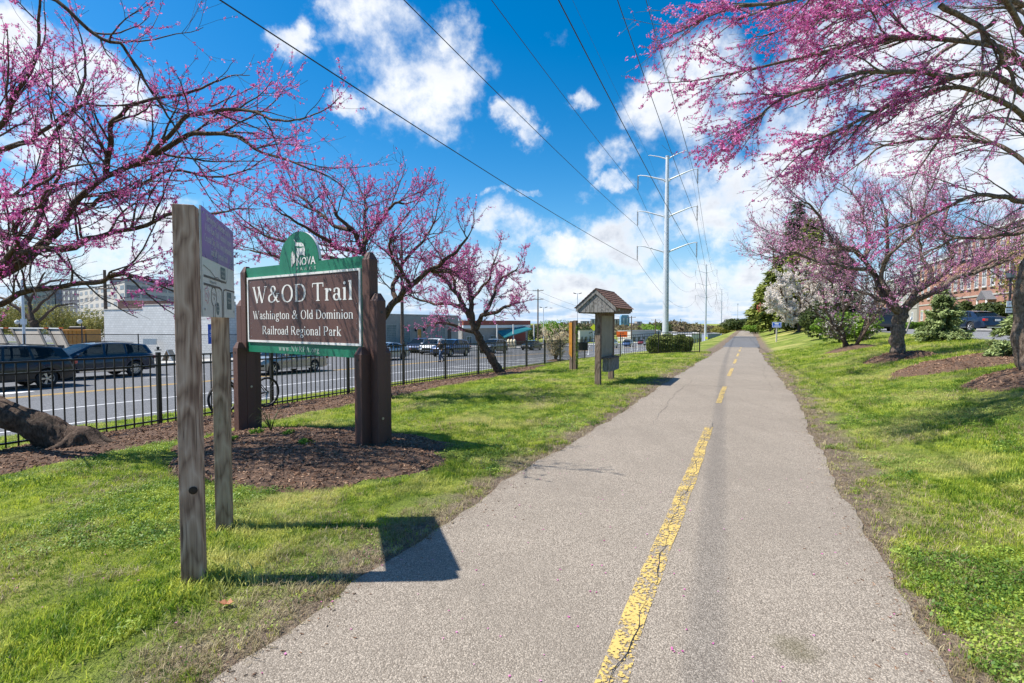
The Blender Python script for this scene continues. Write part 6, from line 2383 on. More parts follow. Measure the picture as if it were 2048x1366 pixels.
SPECS = {
    # x from the front bumper backwards; lines = (x at belt, x at roof); kinds between lines
    'suv': dict(L=4.75, W=1.88, H=1.68, wb=(0.92, 3.74), r=.36, sill=.30, hood=[(0, .62), (.05, .78), (.35, .98), (1.25, 1.10)], belt0=1.08, belt1=1.16,
                tail=[(4.30, 1.16), (4.68, 1.10), (4.75, .80), (4.73, .5)],
                lines=[(1.12, 1.98), (1.26, 2.10), (2.38, 2.45), (2.48, 2.53), (3.30, 3.20), (3.38, 3.28), (4.22, 3.95), (4.52, 4.32)], kinds='pgpgpgp', wind=(.98, 1.95), back=(4.62, 4.36),
                roof=[(1.9, 1.60), (2.5, 1.68), (3.4, 1.67), (4.2, 1.60), (4.45, 1.55)]),
    'mpv': dict(L=4.85, W=1.94, H=1.68, wb=(0.95, 3.82), r=.38, sill=.30, hood=[(0, .60), (.05, .80), (.4, .98), (1.2, 1.08)], belt0=1.06, belt1=1.14,
                tail=[(4.40, 1.14), (4.80, 1.06), (4.85, .80), (4.80, .5)],
                lines=[(1.10, 2.05), (1.22, 2.16), (2.45, 2.50), (2.55, 2.60), (3.42, 3.38), (3.50, 3.45), (4.45, 4.25), (4.62, 4.42)], kinds='pgpgpgp', wind=(.95, 2.02), back=(4.72, 4.50),
                roof=[(2.0, 1.60), (2.6, 1.68), (3.6, 1.66), (4.3, 1.59), (4.55, 1.54)]),
    'sedan': dict(L=4.80, W=1.83, H=1.45, wb=(0.92, 3.70), r=.33, sill=.24, hood=[(0, .50), (.05, .66), (.4, .82), (1.45, .96)], belt0=.95, belt1=1.02,
                  tail=[(4.05, 1.03), (4.65, 1.00), (4.80, .80), (4.77, .42)],
                  lines=[(1.35, 2.10), (1.46, 2.20), (2.42, 2.48), (2.52, 2.56), (3.40, 3.20), (3.46, 3.25), (3.74, 3.36), (4.02, 3.62)], kinds='pgpgpgp', wind=(1.22, 2.08), back=(4.15, 3.55),
                  roof=[(2.05, 1.39), (2.6, 1.45), (3.1, 1.43), (3.6, 1.35)]),
    'hatch': dict(L=4.2, W=1.78, H=1.52, wb=(0.82, 3.38), r=.32, sill=.24, hood=[(0, .52), (.05, .70), (.35, .88), (1.05, 1.00)], belt0=.98, belt1=1.06,
                  tail=[(3.85, 1.06), (4.15, 1.0), (4.20, .75), (4.17, .42)],
                  lines=[(.95, 1.75), (1.08, 1.86), (2.05, 2.12), (2.15, 2.2), (2.95, 2.85), (3.02, 2.92), (3.55, 3.35), (3.85, 3.7)], kinds='pgpgpgp', wind=(.85, 1.73), back=(4.0, 3.72),
                  roof=[(1.7, 1.46), (2.3, 1.52), (3.0, 1.50), (3.7, 1.42)]),
}
SPECS['pickup'] = dict(L=5.5, W=1.95, H=1.85, wb=(0.98, 4.45), r=.40, sill=.42, hood=[(0, .75), (.05, .98), (.3, 1.12), (1.4, 1.2)], belt0=1.18, belt1=1.2,
                       tail=[(3.7, 1.2), (5.35, 1.2), (5.5, 1.1), (5.48, .6)],
                       lines=[(1.4, 2.0), (1.5, 2.1), (2.4, 2.45), (2.5, 2.52), (3.2, 3.15), (3.25, 3.2), (3.3, 3.25), (3.55, 3.5)], kinds='pgpgppp', wind=(1.3, 1.98), back=(3.62, 3.55),
                       roof=[(1.95, 1.78), (2.5, 1.85), (3.1, 1.84), (3.5, 1.78)])


def car(spec, name, label, cat, uv, heading, mat, detail=2, group=None, lights_rear=True, rims=5, z_off=0, plate=False, xy=None):
    """heading = world direction of travel (x, y)"""
    S = SPECS[spec]
    L_, W, H = S['L'], S['W'], S['H']
    if xy is None:
        x, y = to_xy(*uv)
    else:
        x, y = xy
    hx, hy = heading
    hl_ = math.hypot(hx, hy)
    hx, hy = hx / hl_, hy / hl_
    rz = math.atan2(hy, hx)
    # sit on the slope: average height
    z = gz(x, y) + z_off
    rt = thing(name, label, cat, (x, y, z), rz, group)
    a, b = gz(x + hx * 1.4, y + hy * 1.4), gz(x - hx * 1.4, y - hy * 1.4)
    rt.rotation_euler = (0, -math.atan2(a - b, 2.8), rz)
    X = lambda q: L_ / 2 - q                 # front at +X
    hood, tail = S['hood'], S['tail']

    def top(q):
        xs = [h[0] for h in hood] + [h[0] for h in tail]
        zs = [h[1] for h in hood] + [h[1] for h in tail]
        return float(np.interp(q, xs, zs))
    st = sorted(set([0, .04, .12, .3] + list(np.arange(.35, L_ - .3, .09 if detail else .25)) + [L_ - .25, L_ - .1, L_ - .03, L_]
                    + [w_ + s * S['r'] * 1.14 for w_ in S['wb'] for s in (-1, -.97, .97, 1)]))
    vs_, fs = [], []
    ra = S['r'] * 1.14
    for q in st:
        e = min(q, L_ - q)
        taper = 1 - .16 * max(0, 1 - e / .55) ** 2
        zb = S['sill'] + .10 * max(0, 1 - e / .5)
        arch = 0
        for w_ in S['wb']:
            dd = abs(q - w_)
            if dd < ra:
                arch = max(arch, S['r'] + math.sqrt(max(0, ra * ra - dd * dd)) * 1.0)
        zb2 = max(zb, arch)
        zt_ = top(q)
        if q <= .0001 or q >= L_ - .0001:
            zb, zb2 = zb + .08, max(zb2, zb + .08)
        hw_ = W / 2 * taper
        mid_ = max(zb2 + .02, S['sill'] + (zt_ - S['sill']) * .45)
        mid2 = max(mid_ + .01, zt_ - .16)
        ring = [(0, zb2 if arch else zb), (hw_ - .10, zb2 if arch else zb), (hw_ - .015, zb2), (hw_, mid_), (hw_ - .015, mid2), (hw_ - .07, zt_ - .02), (hw_ * .55, zt_ + .025), (0, zt_ + .035)]
        full = [(yy, zz_) for yy, zz_ in ring] + [(-yy, zz_) for yy, zz_ in ring[-2:0:-1]]
        for yy, zz_ in full:
            vs_.append((X(q), yy, zz_))
    k = 14
    for i in range(len(st) - 1):
        for j in range(k):
            j2 = (j + 1) % k
            fs.append((i * k + j, i * k + j2, (i + 1) * k + j2, (i + 1) * k + j))
    fs.append(tuple(range(k))[::-1])
    fs.append(tuple((len(st) - 1) * k + j for j in range(k)))
    mb = MB().add(vs_, fs)
    mb.build('body', mat, rt, smooth=True, angle=40)
    # greenhouse
    rz_ = lambda q: float(np.interp(q, [p[0] for p in S['roof']], [p[1] for p in S['roof']]))
    bz_ = lambda q: float(np.interp(q, [1.0, L_ - .5], [S['belt0'], S['belt1']]))
    yb, yt = W / 2 - .085, W / 2 - .27
    lines = S['lines']
    glassq, pill = [], MB()
    for sgn in (1, -1):
        for i, kd_ in enumerate(S['kinds']):
            (b0, t0), (b1, t1) = lines[i], lines[i + 1]
            q = [Vector((X(b0), sgn * yb, bz_(b0) - .03)), Vector((X(b1), sgn * yb, bz_(b1) - .03)), Vector((X(t1), sgn * yt, rz_(t1) - .05)), Vector((X(t0), sgn * yt, rz_(t0) - .05))]
            if sgn > 0: q = q[::-1]
            if kd_ == 'g':
                m = MB().add(q, [(0, 1, 2, 3)])
                glassq.append(m)
            else:
                pill.add(q, [(0, 1, 2, 3)])
        # roof rail edge joining pillars and roof skin
        ts = [l_[1] for l_ in lines]
        for t0, t1 in zip(ts[:-1], ts[1:]):
            q = [Vector((X(t0), sgn * yt, rz_(t0) - .05)), Vector((X(t1), sgn * yt, rz_(t1) - .05)), Vector((X(t1), sgn * (yt - .07), rz_(t1) - .005)), Vector((X(t0), sgn * (yt - .07), rz_(t0) - .005))]
            if sgn > 0: q = q[::-1]
            pill.add(q, [(0, 1, 2, 3)])
    rq = np.linspace(lines[0][1], lines[-1][1], 8)
    for a, b in zip(rq[:-1], rq[1:]):
        for (y0, y1, d0, d1) in ((-(yt - .07), 0, -.005, .02), (0, yt - .07, .02, -.005)):
            pill.add([(X(a), y0, rz_(a) + d0), (X(a), y1, rz_(a) + d1), (X(b), y1, rz_(b) + d1), (X(b), y0, rz_(b) + d0)], [(0, 3, 2, 1)])
    pill.build('roof', mat, rt, smooth=True, angle=30)
    for m in glassq:
        m.build('window', M_CARGLASS, rt)
    wq, wt_ = S['wind']
    m = MB().add([(X(wq), -yb + .03, bz_(1) + .0), (X(wq), yb - .03, bz_(1) + .0), (X(wt_), yt - .03, rz_(wt_) - .02), (X(wt_), -yt + .03, rz_(wt_) - .02), (X(wq) + .05, 0, bz_(1) + .02), (X(wt_) + .02, 0, rz_(wt_) + .01)], [(0, 4, 5, 3), (4, 1, 2, 5)])
    m.build('windscreen', M_CARGLASS, rt, smooth=True)
    m = MB()
    for sgn in (1, -1):
        m.add([(X(wq), sgn * (yb - .03), bz_(1)), (X(lines[0][0]), sgn * yb, bz_(1) - .03), (X(lines[0][1]), sgn * yt, rz_(lines[0][1]) - .05), (X(wt_), sgn * (yt - .03), rz_(wt_) - .02)], [(0, 1, 2, 3)])
    m.build('pillar', mat, rt)
    bq, bt = S['back']
    zb_ = top(bq) + .01
    m = MB().add([(X(bq), -yb + .06, zb_), (X(bq), yb - .06, zb_), (X(bt), yt - .05, rz_(bt) - .03), (X(bt), -yt + .05, rz_(bt) - .03)], [(0, 3, 2, 1)])
    m.build('rear_window', M_CARGLASS, rt)
    m = MB()
    for sgn in (1, -1):
        m.add([(X(bq), sgn * (yb - .06), zb_), (X(lines[-1][0]), sgn * yb, bz_(lines[-1][0]) - .03), (X(lines[-1][1]), sgn * yt, rz_(lines[-1][1]) - .05), (X(bt), sgn * (yt - .05), rz_(bt) - .03)], [(0, 1, 2, 3)])
        m.add([(X(bt), -yt + .05, rz_(bt) - .03), (X(bt), yt - .05, rz_(bt) - .03), (X(lines[-1][1]), yt - .07, rz_(lines[-1][1])), (X(lines[-1][1]), -yt + .07, rz_(lines[-1][1]))], [(0, 1, 2, 3)])
    m.build('rear_pillar', mat, rt)
    for w_ in S['wb']:
        for sgn in (1, -1):
            wheel(rt, X(w_), sgn * (W / 2 - .13), S['r'], sgn, rims, .22, detail >= 1)
    # inner wheel wells
    m = MB()
    for w_ in S['wb']:
        m.box((X(w_), 0, S['r'] + .12), (ra * 1.8, W - .5, ra * 1.3))
    m.build('wheel_well', M_DARK, rt)
    if detail >= 1:
        zl = top(.3) - .14
        for sgn in (1, -1):
            m = MB().box((X(.10), sgn * (W / 2 - .33), zl), (.16, .34, .12), Matrix.Rotation(-sgn * .35, 3, 'Z'))
            m.build('headlight', M_HEAD, rt, bevel=.02)
            m = MB().box((X(L_ - .09), sgn * (W / 2 - .22), top(L_ - .1) - .13), (.16, .30, .16), Matrix.Rotation(sgn * .35, 3, 'Z'))
            m.build('tail_light', M_TAIL, rt, bevel=.02)
            m = MB().box((X(lines[0][0] + .30), sgn * (W / 2 + .08), bz_(1.4) + .06), (.12, .22, .13))
            m.build('mirror', mat, rt, bevel=.03)
        m = MB().box((X(.02), 0, S['sill'] + .28), (.06, 1.0, .26))
        m.build('grille', M_DARK, rt, bevel=.02)
        m = MB().box((X(L_ - .02), 0, S['sill'] + .12), (.08, W * .78, .16))
        m.build('bumper', M_DARK, rt, bevel=.02)
    if detail >= 2:
        for sgn in (1, -1):
            for q in (2.15, 3.2):
                m = MB().box((X(q), sgn * (W / 2 - .005), bz_(q) - .17), (.20, .035, .03))
                m.build('door_handle', M_CHROME if spec != 'suv' else mat, rt)
            m = MB()
            for q0 in (1.30 if spec != 'sedan' else 1.42, 2.45, 3.46):
                m.box((X(q0), sgn * (W / 2 - .004), (S['sill'] + bz_(q0)) / 2 + .03), (.012, .012, (bz_(q0) - S['sill']) * .80))
            m.build('door_gap', M_DARK, rt)
            m = MB()
            m.box((X(L_ / 2), sgn * (W / 2 - .01), S['sill'] + .05), (S['wb'][1] - S['wb'][0] - ra * 2.1, .03, .07))
            m.build('sill_trim', M_DARK if spec == 'suv' else M_CHROME, rt)
            # chrome line along the windows
            m = MB()
            for (i0, i1) in ((1, len(lines) - 1),):
                a = Vector((X(lines[0][0]), sgn * (yb + .006), bz_(lines[0][0]) - .02)); b = Vector((X(lines[-1][0]), sgn * (yb + .006), bz_(lines[-1][0]) - .02))
                m.tube([a, b], .010, 5)
            m.build('window_trim', M_CHROME, rt)
        if spec in ('suv', 'mpv'):
            for sgn in (1, -1):
                m = MB()
                m.tube([(X(2.25), sgn * (yt - .10), rz_(2.25) + .045), (X(2.9), sgn * (yt - .09), rz_(2.9) + .055), (X(3.9), sgn * (yt - .10), rz_(3.9) + .045)], .016, 6)
                m.build('roof_rail', M_DARK, rt)
    if plate:
        m = MB().box((X(L_ + .01), 0, .78), (.02, .32, .14))
        m.build('number_plate', M_OFFWHITE, rt)
        m = MB().box((X(L_ + .015), 0, S['sill'] + .06), (.02, W * .72, .05))
        m.build('bumper_trim', M_CHROME, rt)
    return rt


P_NAVY = paint('navy_paint', (0.010, 0.020, 0.045))
P_BLACK = paint('black_paint', (0.012, 0.013, 0.017))
P_CHAMP = paint('champagne_paint', (0.42, 0.37, 0.30), .5)
P_SILVER = paint('silver_paint', (0.38, 0.40, 0.43), .6)
P_BLUE = paint('blue_paint', (0.035, 0.070, 0.16))
P_WHITE = paint('white_car_paint', (0.68, 0.68, 0.68), 0)
P_RED = paint('red_paint', (0.16, 0.02, 0.02))
P_GREY = paint('grey_paint', (0.10, 0.11, 0.12), .5)
DN = (-TY, -TX)      # towards us along the street
UP_ = (TY, TX)


def street_car(spec, px, py, which, **kw):
    """px,py = where the near rear or front wheel meets the road; returns (u,v) of the car's middle (all head towards us)"""
    g = G(px, py)
    u, v = to_uv(g.x, g.y)
    S = SPECS[spec]
    d = (S['wb'][1] - S['L'] / 2) if which == 'rear' else (S['wb'][0] - S['L'] / 2)
    # heading towards -v: rear wheel lies at larger v
    return (u - S['W'] / 2 + .08, v - d)


c = street_car('suv', 94, 775, 'rear')
print('suv1', c)
car('suv', 'parked_suv', 'black suv with five-spoke silver wheels, at the picture edge behind the leaning trunk', 'car', c, DN, P_BLACK, 2, 'cars on the street')
c = street_car('mpv', 270, 752, 'rear')
print('suv2', c)
car('mpv', 'parked_suv', 'long dark blue suv with many-spoked wheels in front of the white wall', 'car', c, DN, P_NAVY, 2, 'cars on the street', rims=15)
c = street_car('sedan', 628, 743, 'rear')
print('sedan', c)
car('sedan', 'parked_sedan', 'champagne coloured sedan seen under the park sign', 'car', c, DN, P_CHAMP, 2, 'cars on the street')
c = street_car('sedan', 806, 719, 'rear')
print('sedan2', c)
car('sedan', 'parked_sedan', 'silver sedan just past the brown sign posts', 'car', c, DN, P_SILVER, 1, 'cars on the street')
c = street_car('suv', 931, 712, 'rear')
print('suv3', c)
car('mpv', 'parked_suv', 'dark blue people carrier behind the walking person', 'car', c, DN, P_BLUE, 1, 'cars on the street')
c = street_car('suv', 1010, 706, 'rear')
car('suv', 'parked_suv', 'dark suv seen past the leaning redbud trunk', 'car', c, DN, P_GREY, 1, 'cars on the street')
c = street_car('sedan', 1080, 700, 'rear')
car('sedan', 'parked_sedan', 'dark low car left of the cream blossoming shrub', 'car', c, DN, P_BLACK, 1, 'cars on the street')
# cars nose-on beyond the street by the grey building
for (px, py, Y, sp, mt, lb, off) in ((840, 697, 53, 'suv', P_BLUE, 'dark blue car parked nose-on before the grey building', 0), (868, 700, 49, 'suv', P_WHITE, 'white car parked nose-on beside the dark blue people carrier', 0)):
    g = G(px, py + 8)
    car(sp, 'parked_car', lb, 'car', None, (-.2, -1), mt, 1, 'cars parked by the grey building', xy=(g.x, g.y))
# row of far cars seen through the fence
rr = np.random.default_rng(8)
farl = [(1150, 694, P_WHITE, 'white car seen right of the cream shrub'), (1172, 693, P_GREY, 'grey car between marker post and kiosk'), (1186, 692, P_BLUE, 'blue car directly left of the kiosk post'),
        (1236, 691, P_BLACK, 'black car under the orange sign'), (1250, 690, P_GREY, 'dark grey car right of the orange sign'), (1263, 689, P_RED, 'dark red car in the distant queue'), (1273, 688, P_GREY, 'grey car behind the dark red one'),
        (1283, 688, P_SILVER, 'silver car near the clipped hedge'), (1293, 687, P_BLUE, 'blue car at the edge of the clipped hedge')]
for k, (px, py, mt, lb) in enumerate(farl):
    g = G(px, py)
    u, v = to_uv(g.x, g.y)
    sp = ('suv', 'sedan', 'hatch')[k % 3]
    car(sp, 'distant_car', lb, 'car', (-24.2 - 3.3 * (k % 2), v), DN, mt, 0, 'queue of distant cars')
# cars in the lot on the bank
g = P(1972, 664, 34)
car('sedan', 'parked_sedan', 'dark blue sedan with red tail lights in the parking lot, seen from behind', 'car', None, (.10, 1), P_NAVY, 2, None, xy=(g.x + 1.1, 36.5), plate=True)
g = P(1757, 664, 38)
car('suv', 'parked_suv', 'black suv half hidden by green shrubbery and the bare trunk', 'car', None, (.55, 1), P_BLACK, 1, None, xy=(g.x, 38))


# ------------------------------------------------------------------ bicycle behind the sign post, leaning on the fence
def bicycle():
    # the fence runs along v at u=-9.3; bicycle on its trail side
    g = G(543, 819)
    u, v = to_uv(g.x, g.y)
    u = -9.13
    gx, gy = to_xy(u, v)
    fx = Vector((-TY, -TX, 0))                        # forward = towards the near end
    rt = thing('bicycle', 'dark bicycle leaning on the fence, mostly hidden by the far sign posts', 'bicycle', (gx, gy, gz(gx, gy) + .05))
    rt.rotation_euler = (0, 0, math.atan2(fx.y, fx.x))
    rr_ = .335
    for i, x in enumerate((0, 1.03)):
        m = MB()
        m.lathe([(rr_ - .028, -.02), (rr_ - .008, -.022), (rr_, 0), (rr_ - .008, .022), (rr_ - .028, .02)], 40, (0, 0, 0), 'Y')
        w = m.build('wheel', M_RUBBER, rt, smooth=True)
        w.location = (x, 0, rr_)
        m = MB()
        m.lathe([(rr_ - .045, -.012), (rr_ - .027, -.014), (rr_ - .027, .014), (rr_ - .045, .012)], 40, (0, 0, 0), 'Y', closed=True)
        m.build('rim', M_DARK, w, smooth=True)
        m = MB()
        for k in range(20):
            a = k * math.pi / 10
            m.tube([(0.02 * math.cos(a + 1.2), .02 * (-1) ** k, .02 * math.sin(a + 1.2)), ((rr_ - .04) * math.cos(a), 0, (rr_ - .04) * math.sin(a))], .0016, 3, False)
        m.lathe([(.001, -.035), (.02, -.035), (.02, .035), (.001, .035)], 8, (0, 0, 0), 'Y')
        m.build('spokes', M_BOLT, w, kind='stuff')
    bb, hd, st_, sd2 = Vector((.44, 0, .29)), Vector((.93, 0, .78)), Vector((.27, 0, .80)), Vector((0, 0, rr_))
    m = MB()
    for a, b, r in ((bb, hd - Vector((0, 0, .06)), .018), (st_ - Vector((-.02, 0, .06)), hd, .016), (bb, st_, .016)):
        m.tube([a, b], r, 8)
    for s in (-.05, .05):
        m.tube([bb, sd2 + Vector((0, s, 0))], .010, 6)
        m.tube([st_ - Vector((-.03, 0, .10)), sd2 + Vector((0, s, 0))], .009, 6)
        m.tube([hd - Vector((0, 0, .08)), Vector((1.03, s, rr_))], .012, 6)
    m.tube([hd - Vector((.0, 0, .08)), hd + Vector((-.03, 0, .12))], .018, 8)
    m.build('frame', M_DARK, rt, smooth=True)
    m = MB()
    m.tube([Vector((.85, -.26, .92)), Vector((.90, -.1, .90)), Vector((.91, 0, .89)), Vector((.90, .1, .90)), Vector((.85, .26, .92))], .012, 6)
    m.build('handlebar', M_DARK, rt, smooth=True)
    m = MB()
    m.tube([st_, st_ + Vector((-.04, 0, .12))], .012, 6)
    m.add([Vector((.10, -.07, .95)), Vector((.10, .07, .95)), Vector((.36, .02, .94)), Vector((.36, -.02, .94)), Vector((.10, -.06, .90)), Vector((.10, .06, .90)), Vector((.36, .015, .91)), Vector((.36, -.015, .91))],
          [(0, 1, 2, 3), (4, 7, 6, 5), (0, 4, 5, 1), (1, 5, 6, 2), (2, 6, 7, 3), (3, 7, 4, 0)])
    m.build('saddle', M_DARK, rt)
    m = MB()
    m.lathe([(.001, .04), (.075, .04), (.075, .046), (.001, .046)], 18, (bb.x, 0, bb.z), 'Y')
    m.lathe([(.001, .04), (.035, .04), (.035, .046), (.001, .046)], 14, (0, 0, rr_), 'Y')
    m.tube([bb + Vector((0, .06, 0)), bb + Vector((.10, .07, -.13))], .009, 6)
    m.tube([bb - Vector((0, .06, 0)), bb + Vector((-.10, -.07, .13))], .009, 6)
    m.tube([bb + Vector((0, .043, .074)), sd2 + Vector((0, .043, .034))], .004, 4)
    m.tube([bb + Vector((0, .043, -.074)), sd2 + Vector((0, .043, -.034))], .004, 4)
    m.tube([sd2 + Vector((0, .05, 0)), sd2 + Vector((.05, .05, -.14))], .014, 6)
    m.build('drivetrain', M_BOLT, rt)


bicycle()


# ------------------------------------------------------------------ the person walking in the road
def skin_body(name, verts, edges, radii, mat, parent, levels=2):
    me = bpy.data.meshes.new(name)
    me.from_pydata(verts, edges, [])
    o = bpy.data.objects.new(name, me)
    COL.objects.link(o)
    me.materials.append(mat)
    o.parent = parent
    sk = o.modifiers.new('skin', 'SKIN')
    sk.use_smooth_shade = True
    for i, r in enumerate(radii):
        d = me.skin_vertices[0].data[i]
        d.radius = r if hasattr(r, '__len__') else (r, r)
        d.use_root = (i == 0)
    sb = o.modifiers.new('sub', 'SUBSURF')
    sb.levels = sb.render_levels = levels
    return o


def person():
    g = G(882, 725)
    Yp = 40.0
    c = P(882, 723, Yp)
    u, v = to_uv(c.x, c.y)
    gx, gy = c.x, c.y
    z = gz(gx, gy)
    rt = thing('person', 'person in a dark jacket, blue jeans and pale cap walking in the road', 'person', (gx, gy, z))
    # faces towards the left of the picture, slightly towards us; stride open
    f = Vector((-.75, -.66, 0))
    rt.rotation_euler = (0, 0, math.atan2(f.y, f.x))
    # local +X forward, +Y left
    V_ = [(0, 0, .95), (0.02, 0, 1.10), (.05, 0, 1.30), (.07, 0, 1.44), (.09, 0, 1.52), (.12, 0, 1.62), (.12, 0, 1.70),
          (.06, .17, 1.40), (-.05, .24, 1.14), (.10, .26, .93), (.06, -.17, 1.40), (.16, -.24, 1.16), (.34, -.22, 1.02),
          (.0, .09, .92), (.22, .10, .52), (.14, .10, .10), (.26, .10, .04), (0, -.09, .92), (-.06, -.10, .50), (-.34, -.10, .16), (-.27, -.10, .05),
          (.15, .27, .86), (.41, -.21, .99)]
    E = [(0, 1), (1, 2), (2, 3), (3, 4), (4, 5), (5, 6), (3, 7), (7, 8), (8, 9), (3, 10), (10, 11), (11, 12), (0, 13), (13, 14), (14, 15), (15, 16), (0, 17), (17, 18), (18, 19), (19, 20), (9, 21), (12, 22)]
    rad = [.13, .12, .14, .10, .055, .085, .07, .065, .045, .032, .065, .045, .032, .09, .058, .038, .035, .09, .058, .038, .035, .03, .03]
    skin_body('body', V_, E, rad, M_SKIN, rt)
    jr = [.15, .15, .17, .13, .09, .07, .05, .09, .07, .05]
    skin_body('jacket', [(0, 0, .93), (.02, 0, 1.10), (.05, 0, 1.30), (.07, 0, 1.44), (.06, .17, 1.40), (-.05, .24, 1.14), (.09, .26, .95), (.06, -.17, 1.40), (.16, -.24, 1.16), (.32, -.22, 1.03)],
              [(0, 1), (1, 2), (2, 3), (3, 4), (4, 5), (5, 6), (3, 7), (7, 8), (8, 9)], jr, M_CLOTH_BLACK, rt)
    skin_body('jeans', [(0, 0, .94), (.0, .09, .86), (.22, .10, .52), (.15, .10, .13), (0, -.09, .86), (-.06, -.10, .50), (-.33, -.10, .19)], [(0, 1), (1, 2), (2, 3), (0, 4), (4, 5), (5, 6)], [.15, .11, .08, .07, .11, .08, .07], M_DENIM, rt)
    for (x, y, z_, a) in ((.20, .10, .035, 0), (-.30, -.10, .07, .5)):
        m = MB().box((0, 0, 0), (.27, .10, .09))
        o = m.build('shoe', M_DARK, rt, bevel=.03)
        o.location = (x, y, z_ + .02)
        o.rotation_euler = (0, a, 0)
    m = MB()
    m.lathe([(.001, .115), (.06, .105), (.10, .06), (.108, .0), (.10, -.02)], 14)
    m.add([(.08, -.07, 0), (.19, -.05, -.01), (.19, .05, -.01), (.08, .07, 0)], [(0, 1, 2, 3)])
    o = m.build('cap', M_OFFWHITE, rt, smooth=True)
    o.location = (.12, 0, 1.69)
    m = MB().box((-.13, 0, 1.22), (.16, .28, .42))
    m.build('backpack', M_CLOTH_BLACK, rt, bevel=.05)


person()
# ------------------------------------------------------------------ black metal fence
FENCE_U = -9.3
FH = 1.30
corner = to_xy(FENCE_U, 33.0)
E_ = G(1399, 706)
fence = thing('metal_fence', 'long black metal picket fence between the lawn and the street', 'fence', (corner[0], corner[1], gz(*corner)))


def fence_run(pts, n_pick_max, post_every):
    """pts: list of (x,y) post positions"""
    global picks
    for i, (x, y) in enumerate(pts):
        m = MB()
        g = gz(x, y)
        m.box((x, y, g + (FH + .06) / 2 - .1), (.062, .062, FH + .26), Matrix.Rotation(math.atan2(TX, TY), 3, 'Z'))
        m.box((x, y, g + FH + .10), (.078, .078, .015), Matrix.Rotation(math.atan2(TX, TY), 3, 'Z'))
        m.lathe([(.001, FH + .165), (.022, FH + .155), (.026, FH + .135), (.014, FH + .115), (.012, FH + .108)], 8, (x, y, g))
        m.build('post', M_BLACKMETAL, fence, world=True)
    for (x0, y0), (x1, y1) in zip(pts[:-1], pts[1:]):
        a = Vector((x0, y0, gz(x0, y0))); b = Vector((x1, y1, gz(x1, y1)))
        L_ = (b - a).length
        d = (b - a).normalized()
        side = Vector((-d.y, d.x, 0)).normalized()
        for z, h in ((FH - .012, .030), (FH - .185, .030), (.10, .028)):
            m = MB()
            o = [a + d * .03 + Z * z, b - d * .03 + Z * z]
            w = side * .017
            m.add([o[0] - w - Z * h / 2, o[0] + w - Z * h / 2, o[0] + w + Z * h / 2, o[0] - w + Z * h / 2, o[1] - w - Z * h / 2, o[1] + w - Z * h / 2, o[1] + w + Z * h / 2, o[1] - w + Z * h / 2],
                  [(0, 1, 2, 3), (7, 6, 5, 4), (0, 4, 5, 1), (1, 5, 6, 2), (2, 6, 7, 3), (3, 7, 4, 0)])
            m.build('rail', M_BLACKMETAL, fence, world=True)
        n = int(round(L_ / .142))
        for k in range(1, n):
            p = a + (b - a) * (k / n)
            if picks[0] is None:
                m = MB().box((0, 0, (FH - .03) / 2 + .02), (.018, .018, FH - .06), Matrix.Rotation(math.atan2(d.y, d.x), 3, 'Z'))
                picks[0] = m.build('picket', M_BLACKMETAL, fence)
                o = picks[0]
            else:
                o = picks[0].copy()
                COL.objects.link(o)
            o.location = p - Vector(fence.location)
            picks[1] += 1


picks = [None, 0]
fence_run([to_xy(FENCE_U, v) for v in np.arange(33.0 - 2.45 * 14, 33.1, 2.45)], 300, 1)
n_ = 3
fence_run([(corner[0] + (E_.x - corner[0]) * t, corner[1] + (E_.y - corner[1]) * t) for t in np.linspace(0, 1, n_ + 1)], 300, 1)
print('pickets', picks[1])
# small dark cabinet fixed at the fence corner
cb = P(1166, 693, corner[1] - .4)
rt = thing('meter_cabinet', 'small dark cabinet fixed to the black fence beside the marker post', 'cabinet', (cb.x, cb.y, cb.z - .25))
MB().box((0, 0, .25), (.62, .22, .5)).build('box', M_DARK, rt, bevel=.01)
MB().box((0, 0, .515), (.68, .27, .03)).build('lid', M_BLACKMETAL, rt)

# ------------------------------------------------------------------ steel transmission poles and wires
ld = Vector((0.4209, 0.9071, 0)).normalized()
la = Vector((0.9071, -0.4209, 0)).normalized()
ARM_Z = (19.5, 14.97, 10.54)


